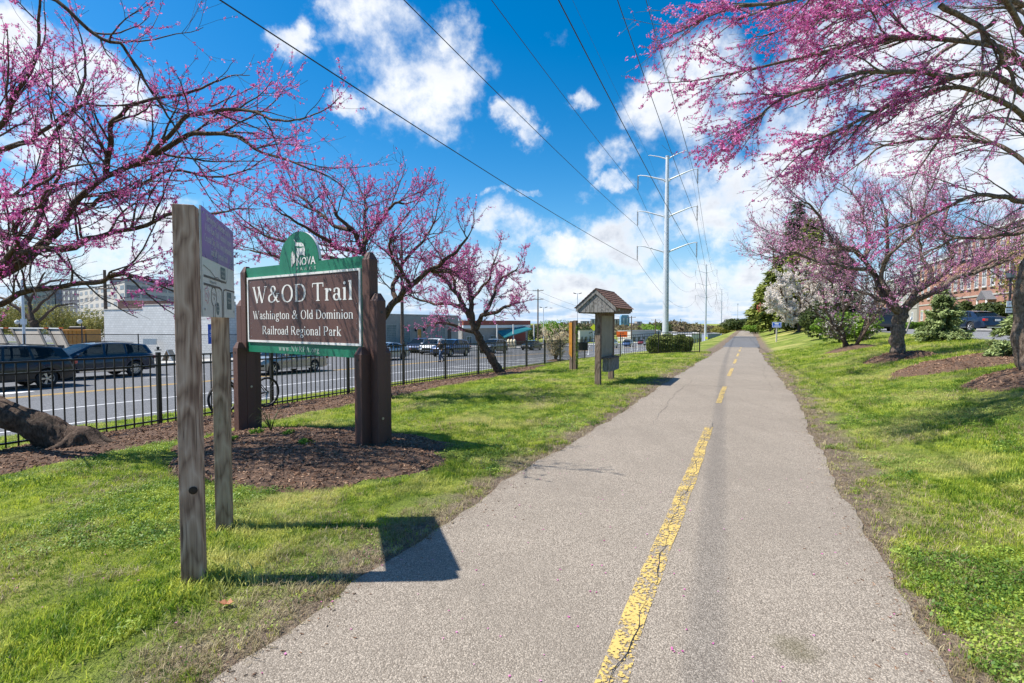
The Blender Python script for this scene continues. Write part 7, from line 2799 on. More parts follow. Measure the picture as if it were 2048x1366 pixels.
def steel_pole(label, x, y, ztop=22.4, detail=True):
    g = gz(x, y)
    rt = thing('steel_pole', label, 'pole', (x, y, g), 0, 'steel transmission poles')
    b = Vector((x, y, 0))
    m = MB()
    k = 12
    m.tube([b + Z * (g - .5), b + Z * (g + 3), b + Z * 10, b + Z * ztop], [.42, .40, .33, .20], k)
    m.build('shaft', M_STEEL, rt, world=True, smooth=True, angle=25)
    m = MB()
    m.tube([b + Z * ztop, b + Z * (ztop + .08)], .24, 12)
    m.build('cap', M_STEEL, rt, world=True)
    tips = {}
    for s in (1, -1):
        for i, z in enumerate(ARM_Z):
            a = b + la * (s * .22) + Z * z
            t = b + la * (s * 3.62) + Z * (z + .95)
            m = MB()
            m.tube([a, a + la * s * 1.2 + Z * .42, a + la * s * 2.4 + Z * .83, t - la * s * .25 + Z * .03, t + Z * -.02], [.11, .095, .075, .055, .05], 8)
            am = m.build('arm', M_STEEL, rt, world=True, smooth=True)
            m = MB()
            m.box(a - la * (s * .02), (.34, .34, .30), Matrix.Rotation(math.atan2(la.y, la.x), 3, 'Z'))
            m.build('arm_collar', M_STEEL, rt, world=True)
            ins = MB()
            pr = []
            zz0 = 0
            for q in range(11):
                pr += [(.035, -zz0), (.12, -zz0 - .045), (.12, -zz0 - .06), (.035, -zz0 - .075)]
                zz0 += .16
            ins.lathe([(.02, .12)] + pr + [(.03, -zz0 - .1)], 8, tuple(t))
            io = ins.build('insulator', M_INSUL, rt, world=True, smooth=False)
            tips[(s, i)] = t - Z * (zz0 + .1)
        a = b + Z * (ztop - .30)
        t = b + la * (s * 2.35) + Z * (ztop + .45)
        m = MB()
        m.tube([a, a + la * s * 1.0 + Z * .42, t - la * s * .2 + Z * .02, t], [.09, .07, .045, .04], 8)
        m.build('arm', M_STEEL, rt, world=True, smooth=True)
        tips[(s, 3)] = t
    if detail:
        # climbing-step sockets up one edge
        m = MB()
        for q in range(44):
            zq = g + 2.5 + q * .44
            r_ = np.interp(zq, [g, 10, ztop], [.40, .33, .20])
            c = b + Vector((.12, -1, 0)).normalized() * (r_ - .012) + Z * zq
            m.box(c, (.05, .05, .10))
        m.build('step_sockets', M_DARK, rt, world=True, kind='stuff')
    return tips


pole_xy = []
for (px, Y) in ((1331, 65.0), (1411, 186.0), (1442.5, 326.0)):
    c = P(px, 644, Y)
    pole_xy.append((c.x, c.y))
tips = [steel_pole('tall steel transmission pole rising behind the clipped hedge', *pole_xy[0]),
        steel_pole('second steel transmission pole, on the slope left of the trail end', *pole_xy[1], detail=False),
        steel_pole('third and smallest steel transmission pole, near the horizon', *pole_xy[2], detail=False)]
m_ = thing('mast', 'slim plain mast beside the farthest cedar at the trail end', 'mast', tuple(on_ground(P(1475, 644, 150).x, 150)))
MB().tube([(0, 0, -.3), (0, 0, 8.6)], [.12, .07], 8).build('shaft', M_STEEL, m_)
MB().box((0, 0, 8.6), (.5, .2, .12)).build('head', M_STEEL, m_)

QPX = {(-1, 0): (983, 0), (-1, 1): (808, 0), (-1, 2): (440, 0), (1, 0): (1292, 0), (1, 1): (1235, 0), (1, 2): (1117, 0), (-1, 3): (1145, 0), (1, 3): (1322, 100)}
WL = {(-1, 0): 'upper power line on the street side', (-1, 1): 'middle power line on the street side', (-1, 2): 'lowest power line, passing over the park sign', (1, 0): 'upper power line on the trail side',
      (1, 1): 'middle power line on the trail side', (1, 2): 'lowest power line on the trail side', (-1, 3): 'thin top wire on the street side', (1, 3): 'thin top wire on the trail side'}
k_ = 0.445
for key, q in QPX.items():
    p1 = tips[0][key]
    d = pix_dir(*q)
    rx, rz_ = d.x / d.y, d.z / d.y
    # plane through p1 with slope k_: x = p1.x - k_ (p1.y - y)
    Yq = (p1.x - k_ * p1.y) / (rx - k_)
    Yq = max(2.0, min(55, Yq))
    zq = CAM_Z + rz_ * Yq
    cc = 0.00050
    D = p1.y - Yq
    b_ = (zq - p1.z - cc * D * D) / D
    pts = []
    for s in np.linspace(0, 1, 40):
        yy = p1.y + (-60 - p1.y) * s
        D = p1.y - yy
        pts.append((p1.x - k_ * D, yy, p1.z + b_ * D + cc * D * D))
    pts = pts[::-1]
    for (ta, tb, sag) in ((tips[0][key], tips[1][key], 4.2), (tips[1][key], tips[2][key], 4.5), (tips[2][key], tips[2][key] + (tips[2][key] - tips[1][key]), 4.5)):
        if key[1] == 3: sag *= .6
        for s in np.linspace(0, 1, 24)[1:]:
            p = ta.lerp(tb, s)
            pts.append((p.x, p.y, p.z - 4 * sag * s * (1 - s)))
    r = .010 if key[1] == 3 else .020
    # bundle reads a little thicker far away only because the air is clear; keep true size
    o = MB().tube(pts, r, 6).build('power_line', M_WIRE, None, smooth=True, label=WL[key], cat='power line', group='power lines on the steel poles')
print('wires ok')


# ------------------------------------------------------------------ wooden utility poles, lamps
def wood_pole(label, px, Y, ytop, arms, r=.15, name='utility_pole', lamp=None, base=None):
    t = P(px, ytop, Y)
    g = gz(t.x, t.y)
    rt = thing(name, label, 'utility pole', (t.x, t.y, g), 0, 'wooden utility poles')
    b = Vector((t.x, t.y, 0))
    MB().tube([b + Z * (g - .4), b + Z * t.z], [r, r * .65], 9).build('shaft', M_POLEWOOD, rt, world=True, smooth=True)
    for (dz, w) in arms:
        m = MB()
        c = b + Z * (t.z - dz)
        m.box(c + Vector((0, -r * .8, 0)), (w, .10, .12), Matrix.Rotation(-.35, 3, 'Z'))
        m.build('crossarm', M_POLEWOOD, rt, world=True)
        m = MB()
        for s in (-.46, -.28, .28, .46):
            p = c + Matrix.Rotation(-.35, 3, 'Z') @ Vector((s * w, 0, 0)) + Vector((0, -r * .8, .06))
            m.tube([p, p + Z * .2], [.06, .03], 6)
        m.build('insulators', M_INSUL, rt, world=True, kind='stuff')
    if lamp:
        m = MB()
        c = b + Z * (t.z - lamp)
        m.tube([c, c + Vector((1.0, -.3, .45)), c + Vector((2.4, -.7, .55))], .035, 6)
        m.build('lamp_arm', M_STEEL, rt, world=True)
        MB().box(c + Vector((2.6, -.75, .52)), (.6, .25, .14)).build('lamp_head', M_STEEL, rt, world=True, bevel=.03)
    return rt, t


wood_pole('thick wooden pole in front of the grey building, its top lost in the redbud crown', 803, 54, 470, [(.5, 2.4)], .20)
_, w2 = wood_pole('wooden pole with two crossarms and a lamp arm, right of the small redbud', 1076, 105, 578, [(.35, 2.3), (2.1, 2.3)], .17, lamp=4.4)
wood_pole('wooden pole with stacked crossarms behind the orange sign', 1263, 150, 632, [(.4, 2.4), (2.2, 1.8), (3.4, 2.4)], .20)
wood_pole('wooden pole with one crossarm left of the tall steel pole', 1311, 190, 638, [(.4, 3.2)], .22)
wood_pole('small wooden pole right of the tall steel pole', 1369, 210, 643, [(.4, 2.4)], .22)
wood_pole('wooden pole above the white wall at the side of the office block', 209, 52, 540, [(1.9, 2.6)], .20)
# service wires between the wooden poles
WW = [((209, 52, 548), (-400, 40, 560), 'sagging black cable over the white wall', 'L'), ((209, 52, 552), (803, 54, 500), 'black cable between the white wall pole and the grey building pole', 'M'),
      ((1076, 105, 582), (1263, 150, 636), 'upper cable between the two-arm pole and the distant poles', 'R'), ((1076, 105, 594), (1263, 150, 646), 'lower cable between the two-arm pole and the distant poles', 'R'),
      ((803, 54, 500), (1076, 105, 582), 'cable from the grey building pole to the two-arm pole', 'M')]
for (a, b, lb, _) in WW:
    A_, B_ = P(a[0], a[2], a[1]), P(b[0], b[2], b[1])
    for j in range(1):
        pts = [A_.lerp(B_, s) - Z * (4 * 1.0 * s * (1 - s)) for s in np.linspace(0, 1, 16)]
        MB().tube(pts, .022, 5).build('service_cable', M_WIRE, None, label=lb, cat='cable')


def lamp(label, px, Y, ytop, kind, group=None):
    t = P(px, ytop, Y)
    g = gz(t.x, t.y)
    rt = thing('street_lamp', label, 'street lamp', (t.x, t.y, g), 0, group)
    H = t.z - g
    if kind == 'steel':
        MB().tube([(0, 0, -.3), (0, 0, H)], [.10, .075], 10).build('shaft', M_STEEL, rt, smooth=True)
        MB().box((0, 0, .35), (.34, .34, .7)).build('base', M_DARK, rt, bevel=.02)
        MB().box((0, 0, H - 3.0), (.3, .2, .4)).build('box', M_STEEL, rt)
    elif kind == 'globe':
        MB().tube([(0, 0, -.3), (0, 0, H - .3)], [.07, .05], 8).build('shaft', M_BLACKMETAL, rt)
        m = MB(); m.lathe([(.001, .22), (.15, .17), (.22, 0), (.17, -.15), (.06, -.22)], 14, (-.18, 0, H - .1)); m.build('globe', M_OFFWHITE, rt, smooth=True)
    elif kind == 'lantern':
        MB().tube([(0, 0, -.3), (0, 0, .5), (0, 0, .55), (0, 0, H - .45)], [.11, .10, .06, .05], 10).build('shaft', M_BLACKMETAL, rt)
        m = MB(); m.lathe([(.05, H - .45), (.17, H - .38), (.20, H - .10), (.24, H - .08), (.05, H + .05), (.001, H + .12)], 8); m.build('lantern', M_BLACKMETAL, rt)
        m = MB(); m.lathe([(.172, H - .36), (.204, H - .12)], 8); m.build('lantern_glass', M_WIN, rt)
    elif kind == 'flood':
        MB().tube([(0, 0, -.3), (0, 0, H)], [.12, .08], 8).build('shaft', M_STEEL, rt)
        for s in (-1, 1):
            MB().box((s * .8, 0, H + .05), (.7, .4, .18), Matrix.Rotation(-s * .3, 3, 'Y')).build('lamp_head', M_DARK, rt)
        MB().box((0, 0, H - .05), (1.4, .08, .08)).build('bracket', M_STEEL, rt)
    return rt


lamp('plain light steel post behind the black suv', 44, 37, 560, 'steel')
lamp('black lamp post with a white globe beside the orange container', 163, 48, 641, 'globe', 'globe lamps')
lamp('white globe lamp beside the light steel post', 38, 50, 642, 'globe', 'globe lamps')
lamp('twin-headed floodlight mast behind the marker post', 1155, 140, 587, 'flood', 'floodlight masts')
lamp('shorter floodlight mast right of the two-arm wooden pole', 1087, 150, 615, 'flood', 'floodlight masts')
lp = lamp('black lantern post carrying two small white notices in the parking lot', 2022, 26, 541, 'lantern')
cz = CAM_Z
m = MB().box((-.10, -.09, P(2018, 608, 26).z - lp.location.z), (.29, .015, .29)); m.build('notice', M_WHITE, lp)
m = MB().box((-.10, -.095, P(2018, 621, 26).z - lp.location.z), (.38, .015, .24)); m.build('notice', M_OFFWHITE, lp)
for (z, t, w, mt) in ((608, 'P', .06, M_TAIL), (620, 'NO PARKING', .28, M_MAPBLACK)):
    pz = P(2018, z, 26).z
    sans(t, Vector((lp.location.x - .10, lp.location.y - .105, pz - .05)), (1, 0, 0), Z, (0, -1, 0), .10 if t == 'P' else .05, mt, lp, fix_width=w)

# white bendable posts along the near road edge
rr = np.random.default_rng(4)
LBP = ['white flexible post nearest the orange sign', 'second white flexible post past the orange sign', 'third white flexible post, mid way to the hedge', 'fourth white flexible post towards the hedge', 'white flexible post closest to the clipped hedge', 'white flexible post seen right of the cabinet on the fence']
for i, px in enumerate((1246, 1263, 1275, 1285, 1294, 1177)):
    g = G(px, (706, 701, 700.5, 699, 698, 709)[i])
    u, v = to_uv(g.x, g.y)
    x, y = g.x, g.y
    rt = thing('flexible_post', LBP[i], 'bollard', (x, y, gz(x, y)), 0, 'white flexible road posts')
    rt.rotation_euler = (rr.normal(0, .03), rr.normal(.05, .05), 0)
    MB().lathe([(.001, 1.0), (.045, .99), (.05, .95), (.05, .05), (.12, .04), (.14, 0), (.001, 0)], 10).build('post', M_WHITE, rt, smooth=True)
    MB().lathe([(.053, .88), (.053, .78)], 10).build('band', M_SIGNGREY, rt)

# ------------------------------------------------------------------ chain-link fence beyond the street
cf = thing('chain_link_fence', 'grey chain-link fence in front of the white wall and the trailer', 'fence', (*to_xy(-36.9, 14), gz(*to_xy(-36.9, 14))))
v0, v1, fh = -12, 33, 1.85
cfp = lambda v, z: Vector((*to_xy(-36.9, v), gz(*to_xy(-36.9, v)) + z))
for v in np.arange(v0, v1 + .1, 3.0):
    MB().tube([cfp(v, -.1), cfp(v, fh + .04)], .035, 8).build('post', M_BLACKMETAL, cf, world=True)
MB().tube([cfp(v, fh) for v in np.arange(v0, v1 + .1, 3.0)], .026, 6).build('top_rail', M_BLACKMETAL, cf, world=True)
segs, fcs = [], []
M_LINK = simple('link_wire', (0.16, 0.16, 0.16), .5, .5)
m = MB()
for v in np.arange(v0, v1 - fh, .11):
    for s in (1, -1):
        a = cfp(v + (0 if s > 0 else fh), .03)
        b = cfp(v + (fh if s > 0 else 0), fh)
        off = ld * .004
        m.add([a - off, a + off, b + off, b - off], [(0, 1, 2, 3)])
m.build('mesh', M_LINK, cf, world=True, kind='stuff')
# ------------------------------------------------------------------ buildings
def quad_wall(mb, p0, p1, z0, z1):
    p0, p1 = Vector((p0[0], p0[1], 0)), Vector((p1[0], p1[1], 0))
    mb.add([p0 + Z * z0, p1 + Z * z0, p1 + Z * z1, p0 + Z * z1], [(0, 1, 2, 3)])


def prism_building(rt, corners, z0, z1, mat, roof_mat, name='wall'):
    """one wall object per side and a roof slab with a coping"""
    n = len(corners)
    cx = sum(c[0] for c in corners) / n
    cy = sum(c[1] for c in corners) / n
    for i in range(n):
        a, b = Vector((*corners[i], 0)), Vector((*corners[(i + 1) % n], 0))
        d = (b - a).normalized()
        nn = Vector((d.y, -d.x, 0))
        if nn.dot(Vector((cx, cy, 0)) - a) > 0: nn = -nn
        m = MB()
        m.add([a + Z * z0, b + Z * z0, b + Z * z1, a + Z * z1, a + Z * z0 - nn * .25, b + Z * z0 - nn * .25, b + Z * z1 - nn * .25, a + Z * z1 - nn * .25],
              [(0, 1, 2, 3), (7, 6, 5, 4), (3, 2, 6, 7), (0, 4, 5, 1), (0, 3, 7, 4), (1, 5, 6, 2)])
        me_o = m.build(name, None, rt, world=True)
        me_o.data.materials.append(mat)
    m = MB()
    m.add([Vector((*c, z1 - .12)) for c in corners], [tuple(range(n))])
    m.build('roof', roof_mat, rt, world=True)
    m = MB()
    for i in range(n):
        a, b = Vector((*corners[i], 0)), Vector((*corners[(i + 1) % n], 0))
        m.box((a + b) / 2 + Z * (z1 + .04), ((b - a).length + .2, .36, .10), Matrix.Rotation(math.atan2(b.y - a.y, b.x - a.x), 3, 'Z'))
    m.build('coping', M_CONC, rt, world=True)


def windows(rt, a, b, zs, ts, w, h, glass, frame=None, name='window', mull=(0, 0), sill=None, depth=.06, proud=.03):
    """windows on the wall a->b (outer face towards the camera side), at heights zs (sill) and positions ts (0..1)"""
    a, b = Vector((a[0], a[1], 0)), Vector((b[0], b[1], 0))
    d = (b - a).normalized()
    nn = Vector((d.y, -d.x, 0))
    if nn.dot(-a) < 0: nn = -nn
    L_ = (b - a).length
    rot = Matrix.Rotation(math.atan2(d.y, d.x), 4, 'Z')
    proto = [None]
    for z in zs:
        for t in ts:
            c = a + d * (L_ * t) + nn * proud + Z * z
            if proto[0] is None:
                # local x along wall, -y or +y out of wall
                sgn = 1 if (rot @ Vector((0, 1, 0))).dot(nn) > 0 else -1
                m = MB().box((0, -sgn * .02, h / 2), (w, .03, h))
                o = m.build(name, glass, rt)
                kids = []
                if frame is not None:
                    f = MB()
                    e = .07
                    for (x, zz_, ww, hh) in ((0, e / 2, w + e, e), (0, h - e / 2, w + e, e), (-w / 2, h / 2, e, h - 2 * e), (w / 2, h / 2, e, h - 2 * e)):
                        f.box((x, 0, zz_), (ww, depth, hh))
                    for i in range(mull[0]):
                        f.box((-w / 2 + w * (i + 1) / (mull[0] + 1), -sgn * .002, h / 2), (.045, depth * .8, h - 2 * e))
                    for i in range(mull[1]):
                        f.box((0, -sgn * .004, h * (i + 1) / (mull[1] + 1)), (w - e, depth * .6, .045))
                    kids.append(f.build('frame', frame, o))
                if sill is not None:
                    kids.append(MB().box((0, sgn * .03, -.06), (w + .25, .16, .09)).build('sill', sill, o))
                proto[0] = (o, kids)
            else:
                o = proto[0][0].copy()
                COL.objects.link(o)
                for k in proto[0][1]:
                    kk = k.copy()
                    COL.objects.link(kk)
                    kk.parent = o
            o.matrix_basis = Matrix.Translation(c - Vector(rt.location)) @ rot


def XY(px, Y):
    p = P(px, 644, Y)
    return (p.x, p.y)


# white painted block building
C1 = (-23.2, 40.4)
C0 = (C1[0] - .9071 * 15.4, C1[1] + .4209 * 15.4)
C2 = (C1[0] + .4209 * 16, C1[1] + .9071 * 16)
C3 = (C0[0] + .4209 * 16, C0[1] + .9071 * 16)
wb = thing('white_building', 'low white painted block building with a blank side wall beyond the blue suv', 'building', (C1[0], C1[1], gz(*C1)))
Ck = (C1[0] - .9071 * 9.6, C1[1] + .4209 * 9.6)
Ck2 = (Ck[0] + .4209 * 16, Ck[1] + .9071 * 16)


def face_wall(rt, a, b, z0, z1, mat, name='wall'):
    """wall with local coordinates running along it so the block pattern lies flat on it"""
    L_ = math.dist(a, b)
    m = MB().box((L_ / 2, 0, (z0 + z1) / 2), (L_, .25, z1 - z0))
    o = m.build(name, mat, rt)
    o.location = Vector((a[0], a[1], 0)) - Vector(rt.location)
    o.rotation_euler = (0, 0, math.atan2(b[1] - a[1], b[0] - a[0]))
    return o


for a, b, z1 in ((Ck, C0, 2.78), (C1, Ck, 3.12), (C1, C2, 3.12), (C0, C3, 2.78), (Ck, Ck2, 3.12), (C3, C2, 2.7)):
    face_wall(wb, a, b, -2.2, z1, M_WHITEBRICK)
for poly_, zz_ in (((C0, Ck, Ck2, C3), 2.7), ((Ck, C1, C2, Ck2), 3.02)):
    m = MB(); m.add([Vector((*c, zz_)) for c in poly_], [(0, 1, 2, 3)]); m.build('roof', M_ROOFGREY, wb, world=True)
for a, b, z1 in ((C0, Ck, 2.84), (Ck, C1, 3.18)):
    m = MB(); m.box((Vector((*a, 0)) + Vector((*b, 0))) / 2 + Z * z1, (math.dist(a, b), .34, .07), Matrix.Rotation(math.atan2(b[1] - a[1], b[0] - a[0]), 3, 'Z')); m.build('coping', M_CONC, wb, world=True)
# roof block
rb = P(300, 612, 52)
m = MB().box((rb.x, rb.y, 3.25), (4.2, 3, 1.1)); m.build('roof_box', M_REDBRICK, wb, world=True)
m = MB().box((rb.x, rb.y, 3.84), (4.4, 3.2, .1)); m.build('roof_box_lid', M_CONC, wb, world=True)
m = MB().box((P(305, 683, 43).x, P(305, 683, 43).y - .3, P(305, 683, 43).z), (1.1, .1, .5)); m.build('vent', M_SIGNGREY, wb, world=True)

# grey building with glass-block windows
D0, D1 = XY(700, 52.5), XY(915, 74.3)
dd_ = Vector((D1[0] - D0[0], D1[1] - D0[1], 0)).normalized()
nb_ = Vector((-dd_.y, dd_.x, 0))
D2 = (D1[0] + nb_.x * 14, D1[1] + nb_.y * 14)
D3 = (D0[0] + nb_.x * 14, D0[1] + nb_.y * 14)
gb = thing('grey_building', 'low grey rendered building with glass-block windows and a tan door', 'building', (*D0, gz(*D0)))
zt2 = 2.55
for a, b in ((D0, D1), (D1, D2), (D2, D3), (D3, D0)):
    face_wall(gb, a, b, -2.6, zt2, M_STUCCO)
m = MB(); m.add([Vector((*c, zt2 - .1)) for c in (D0, D1, D2, D3)], [(0, 1, 2, 3)]); m.build('roof', M_ROOFGREY, gb, world=True)
m = MB(); m.box((Vector((*D0, 0)) + Vector((*D1, 0))) / 2 + Z * (zt2 + .05), (math.dist(D0, D1), .36, .1), Matrix.Rotation(math.atan2(dd_.y, dd_.x), 3, 'Z')); m.build('coping', M_CONC, gb, world=True)


def t_of(px, A_, B_):
    d = pix_dir(px, 644)
    r = d.x / d.y
    # A + t(B-A): x = r*y
    return (r * A_[1] - A_[0]) / ((B_[0] - A_[0]) - r * (B_[1] - A_[1]))


tw = [t_of(p, D0, D1) for p in (780, 808)]
windows(gb, D0, D1, [-.75], tw, 2.0, 2.2, M_GLASSBLOCK, M_CONC, name='glass_block_window', depth=.1, proud=.16)
windows(gb, D0, D1, [-.6], [t_of(p, D0, D1) for p in (869, 883)], 1.35, 1.9, M_GLASSBLOCK, M_CONC, name='glass_block_window', depth=.1, proud=.16)
windows(gb, D0, D1, [-1.35], [t_of(836, D0, D1)], 1.05, 2.25, M_AMBER, M_CONC, name='door', depth=.1, proud=.16)
windows(gb, D0, D1, [-1.35], [t_of(897, D0, D1)], 1.0, 2.1, M_DARK, None, name='doorway', depth=.1, proud=.16)
for p in (828.5, 845.5):
    t = t_of(p, D0, D1)
    c = Vector((*D0, 0)).lerp(Vector((*D1, 0)), t) - nb_ * .22 + Z * .78
    MB().box(c, (.25, .2, .45)).build('wall_lamp', M_DARK, gb, world=True)

# office block far behind
OA, OB, OC = XY(160, 190), XY(253, 150), XY(470, 215)
ob = thing('office_block', 'six-storey pale office block with bands of windows', 'building', (*OB, -3))
zo = P(253, 563, 150).z
prism_building(ob, [OA, OB, OC, (OC[0] - 60, OC[1] + 40)], -4, zo, simple('pale_precast', (.50, .46, .40), .85, 0, .06), M_ROOFGREY)
fl = [zo - 2.2 - i * 2.35 for i in range(6)]
windows(ob, OA, OB, fl, np.linspace(.06, .94, 8), 4.0, 1.25, M_WIN, None, proud=.05)
windows(ob, OB, OC, fl, np.linspace(.05, .97, 10), 5.6, 1.25, M_WIN, None, proud=.05)
m = MB().box((P(290, 560, 175).x, 175, zo + 1.2), (16, 10, 2.4)); m.build('plant_room', simple('roof_grey2', (.28, .27, .27), .9), ob, world=True)
# dark flats beside it
FA, FB = XY(126, 230), XY(172, 220)
fb = thing('apartment_block', 'dark grey apartment block left of the pale office block', 'building', (*FA, -3))
zf2 = P(150, 577, 225).z
prism_building(fb, [FA, FB, (FB[0] + 10, FB[1] + 20), (FA[0], FA[1] + 25)], -4, zf2, simple('slate_grey', (.13, .13, .17), .85), M_ROOFGREY)
windows(fb, FA, FB, [zf2 - 2.4 - i * 2.6 for i in range(5)], np.linspace(.1, .9, 5), 1.2, 1.3, M_OFFWHITE, None, proud=.05)
FA, FB = XY(48, 240), XY(112, 240)
fb = thing('apartment_block', 'pale grey block seen behind the bare tree', 'building', (*FA, -3))
zf3 = P(80, 573, 240).z
prism_building(fb, [FA, FB, (FB[0], FB[1] + 20), (FA[0], FA[1] + 20)], -4, zf3, simple('mid_grey', (.28, .29, .31), .85), M_ROOFGREY)
windows(fb, FA, FB, [zf3 - 2.6 - i * 2.8 for i in range(5)], np.linspace(.08, .92, 7), 1.2, 1.3, M_WIN, None, proud=.05)

# shop with red fascia and teal canopy
SA, SB = XY(925, 100), XY(1056, 118)
sh = thing('shop_building', 'low shop building with a rust-red fascia and a teal canopy', 'building', (*SA, gz(*SA)))
sd = Vector((SB[0] - SA[0], SB[1] - SA[1], 0)).normalized()
sn = Vector((-sd.y, sd.x, 0))
zs_ = 1.9
cr_ = [SA, SB, (SB[0] + sn.x * 15, SB[1] + sn.y * 15), (SA[0] + sn.x * 15, SA[1] + sn.y * 15)]
prism_building(sh, cr_, -4.5, zs_, M_STUCCO, M_ROOFGREY)
Ls = math.dist(SA, SB)
rs = Matrix.Rotation(math.atan2(sd.y, sd.x), 3, 'Z')
for (z, h, mt, nm, o_) in ((1.55, .9, simple('rust_red', (.30, .075, .045), .7), 'fascia', -.35), (.75, .6, M_WHITE, 'band', -.3)):
    m = MB().box(Vector((*SA, 0)) + sd * (Ls / 2) + sn * o_ + Z * z, (Ls + .6, .3, h), rs); m.build(nm, mt, sh, world=True)
M_TEAL = simple('teal', (.02, .16, .18), .5)
a = Vector((*SA, 0)) + sd * (Ls * .45) - sn * .6
m = MB().add([a + Z * -.2, a + sd * (Ls * .45) + Z * .75, a + sd * (Ls * .45) + Z * .2 - sn * 2.0, a + Z * -1.5 - sn * 2.0, a + Z * -.4, a + sd * (Ls * .45) + Z * .55, a + sd * (Ls * .45) + Z * .0 - sn * 2.0, a + Z * -1.7 - sn * 2.0],
             [(0, 1, 2, 3), (7, 6, 5, 4), (0, 4, 5, 1), (1, 5, 6, 2), (2, 6, 7, 3), (3, 7, 4, 0)])
m.build('canopy', M_TEAL, sh, world=True)
windows(sh, SA, SB, [-3.3], np.linspace(.08, .92, 6), 1.5, 2.2, M_WIN, M_WHITE, proud=.16, mull=(1, 0))
for t in (.35, .6, .95):
    p = Vector((*SA, 0)) + sd * (Ls * t) - sn * 2.4
    MB().tube([p + Z * -4.5, p + Z * 1.2], .16, 8).build('column', M_OFFWHITE, sh, world=True)
m = MB().box(Vector((*SA, 0)) + sd * (Ls * .78) - sn * .45 + Z * -1.9, (Ls * .28, .3, 2.6), rs); m.build('red_wall', simple('brick_red_wall', (.28, .07, .05), .8), sh, world=True)
for i, px in enumerate((1017, 1023, 1029)):
    g = G(px, 688)
    x, y = XY(px, 84)
    rt = thing('bollard', ('first', 'second', 'third')[i] + ' of three cream bollards in front of the shop, counted from the redbud', 'bollard', (x, y, gz(x, y)), 0, 'cream bollards')
    MB().lathe([(.001, 1.45), (.16, 1.35), (.27, 1.1), (.28, 0), (.001, 0)], 10).build('post', simple('cream_paint' + str(i), (.55, .48, .33), .7), rt, smooth=True)

# long low pale buildings in the distance
for i, (px0, px1, Y, yt, lb, col) in enumerate(((1160, 1200, 170, 661, 'long low white building behind the kiosk', (.5, .5, .47)), (1262, 1322, 190, 662, 'long low pale building behind the queue of cars', (.48, .47, .44)),
                                               (1328, 1356, 220, 665, 'low cream building behind the clipped hedge', (.5, .45, .33)), (1384, 1404, 150, 668, 'small white building right of the hedge', (.55, .56, .58)),
                                               (1416, 1442, 210, 668, 'low grey-roofed building between the steel poles', (.22, .25, .32)))):
    a, b = XY(px0, Y), XY(px1, Y + 10)
    g = gz(*a)
    rt = thing('low_building', lb, 'building', (*a, g))
    zt_ = P(px0, yt, Y).z
    prism_building(rt, [a, b, (b[0] + 2, b[1] + 14), (a[0] - 2, a[1] + 14)], g - 1.5, zt_, simple('low_wall' + str(i), col, .85, 0, .1), M_ROOFGREY)
    n = max(2, int(math.dist(a, b) / 2.6))
    windows(rt, a, b, [g + .2], np.linspace(.10, .9, n), 1.1, 1.6, M_WIN, None, proud=.16)

# towers of the distant town
for i, (px0, px1, yt, Y, lb, col, gl) in enumerate(((1162, 1179, 642, 1500, 'wide grey tower left of the kiosk on the skyline', (.22, .23, .27), None), (1182, 1192, 638, 1500, 'narrow grey tower just left of the kiosk post', (.24, .25, .30), None),
                                                 (1229, 1239, 638, 1400, 'brown and white tower left of the blue glass tower', (.26, .19, .18), None), (1242, 1259, 630, 1350, 'tall blue glass tower on the skyline', (.12, .26, .42), 1),
                                                 (1228, 1246, 652, 1000, 'low teal glass block at the foot of the brown tower', (.20, .30, .32), None), (1266, 1289, 647, 900, 'stepped brown hotel on the hill behind the wooden poles', (.26, .2, .18), None), (1274, 1284, 643, 920, 'narrow top of the brown hotel', (.30, .25, .24), None))):
    a, b = XY(px0, Y), XY(px1, Y + 5)
    rt = thing('tower_block', lb, 'tower', (*a, -10))
    zt_ = P(px0, yt, Y).z
    W_t = math.dist(a, b)
    mt = simple('tower_wall' + str(i), col, .35 if gl else .85, 0, .1, .05)
    if gl:
        cr_ = [a, (a[0] + W_t * .0, a[1]), b, (b[0], b[1] + 20), (a[0], a[1] + 20)]
        m = MB()
        q = [(0, -10), (W_t, -10), (W_t, zt_ - 9), (W_t * .88, zt_), (W_t * .12, zt_), (0, zt_ - 5)]
        m.prism(q, Vector((*a, 0)), Vector((b[0] - a[0], b[1] - a[1], 0)).normalized(), Z, Vector((0, 1, 0)), 20)
        m.build('shaft', mt, rt, world=True)
        for k in range(5):
            m = MB().box((a[0] + W_t * (.12 + .19 * k), a[1] - .3, (zt_ - 10) / 2), (.9, .8, zt_ - 6)); m.build('fin', M_OFFWHITE if k % 2 else M_WIN, rt, world=True)
    else:
        prism_building(rt, [a, b, (b[0], b[1] + 20), (a[0], a[1] + 20)], -10, zt_, mt, M_ROOFGREY)
        for k in range(4):
            m = MB().box((a[0] + W_t * (.14 + .24 * k), a[1] - .2, (zt_ - 10) / 2 + 2), (W_t * .09, .6, (zt_ + 2) * .92)); m.build('window_strip', M_WIN if k % 2 else M_OFFWHITE, rt, world=True)


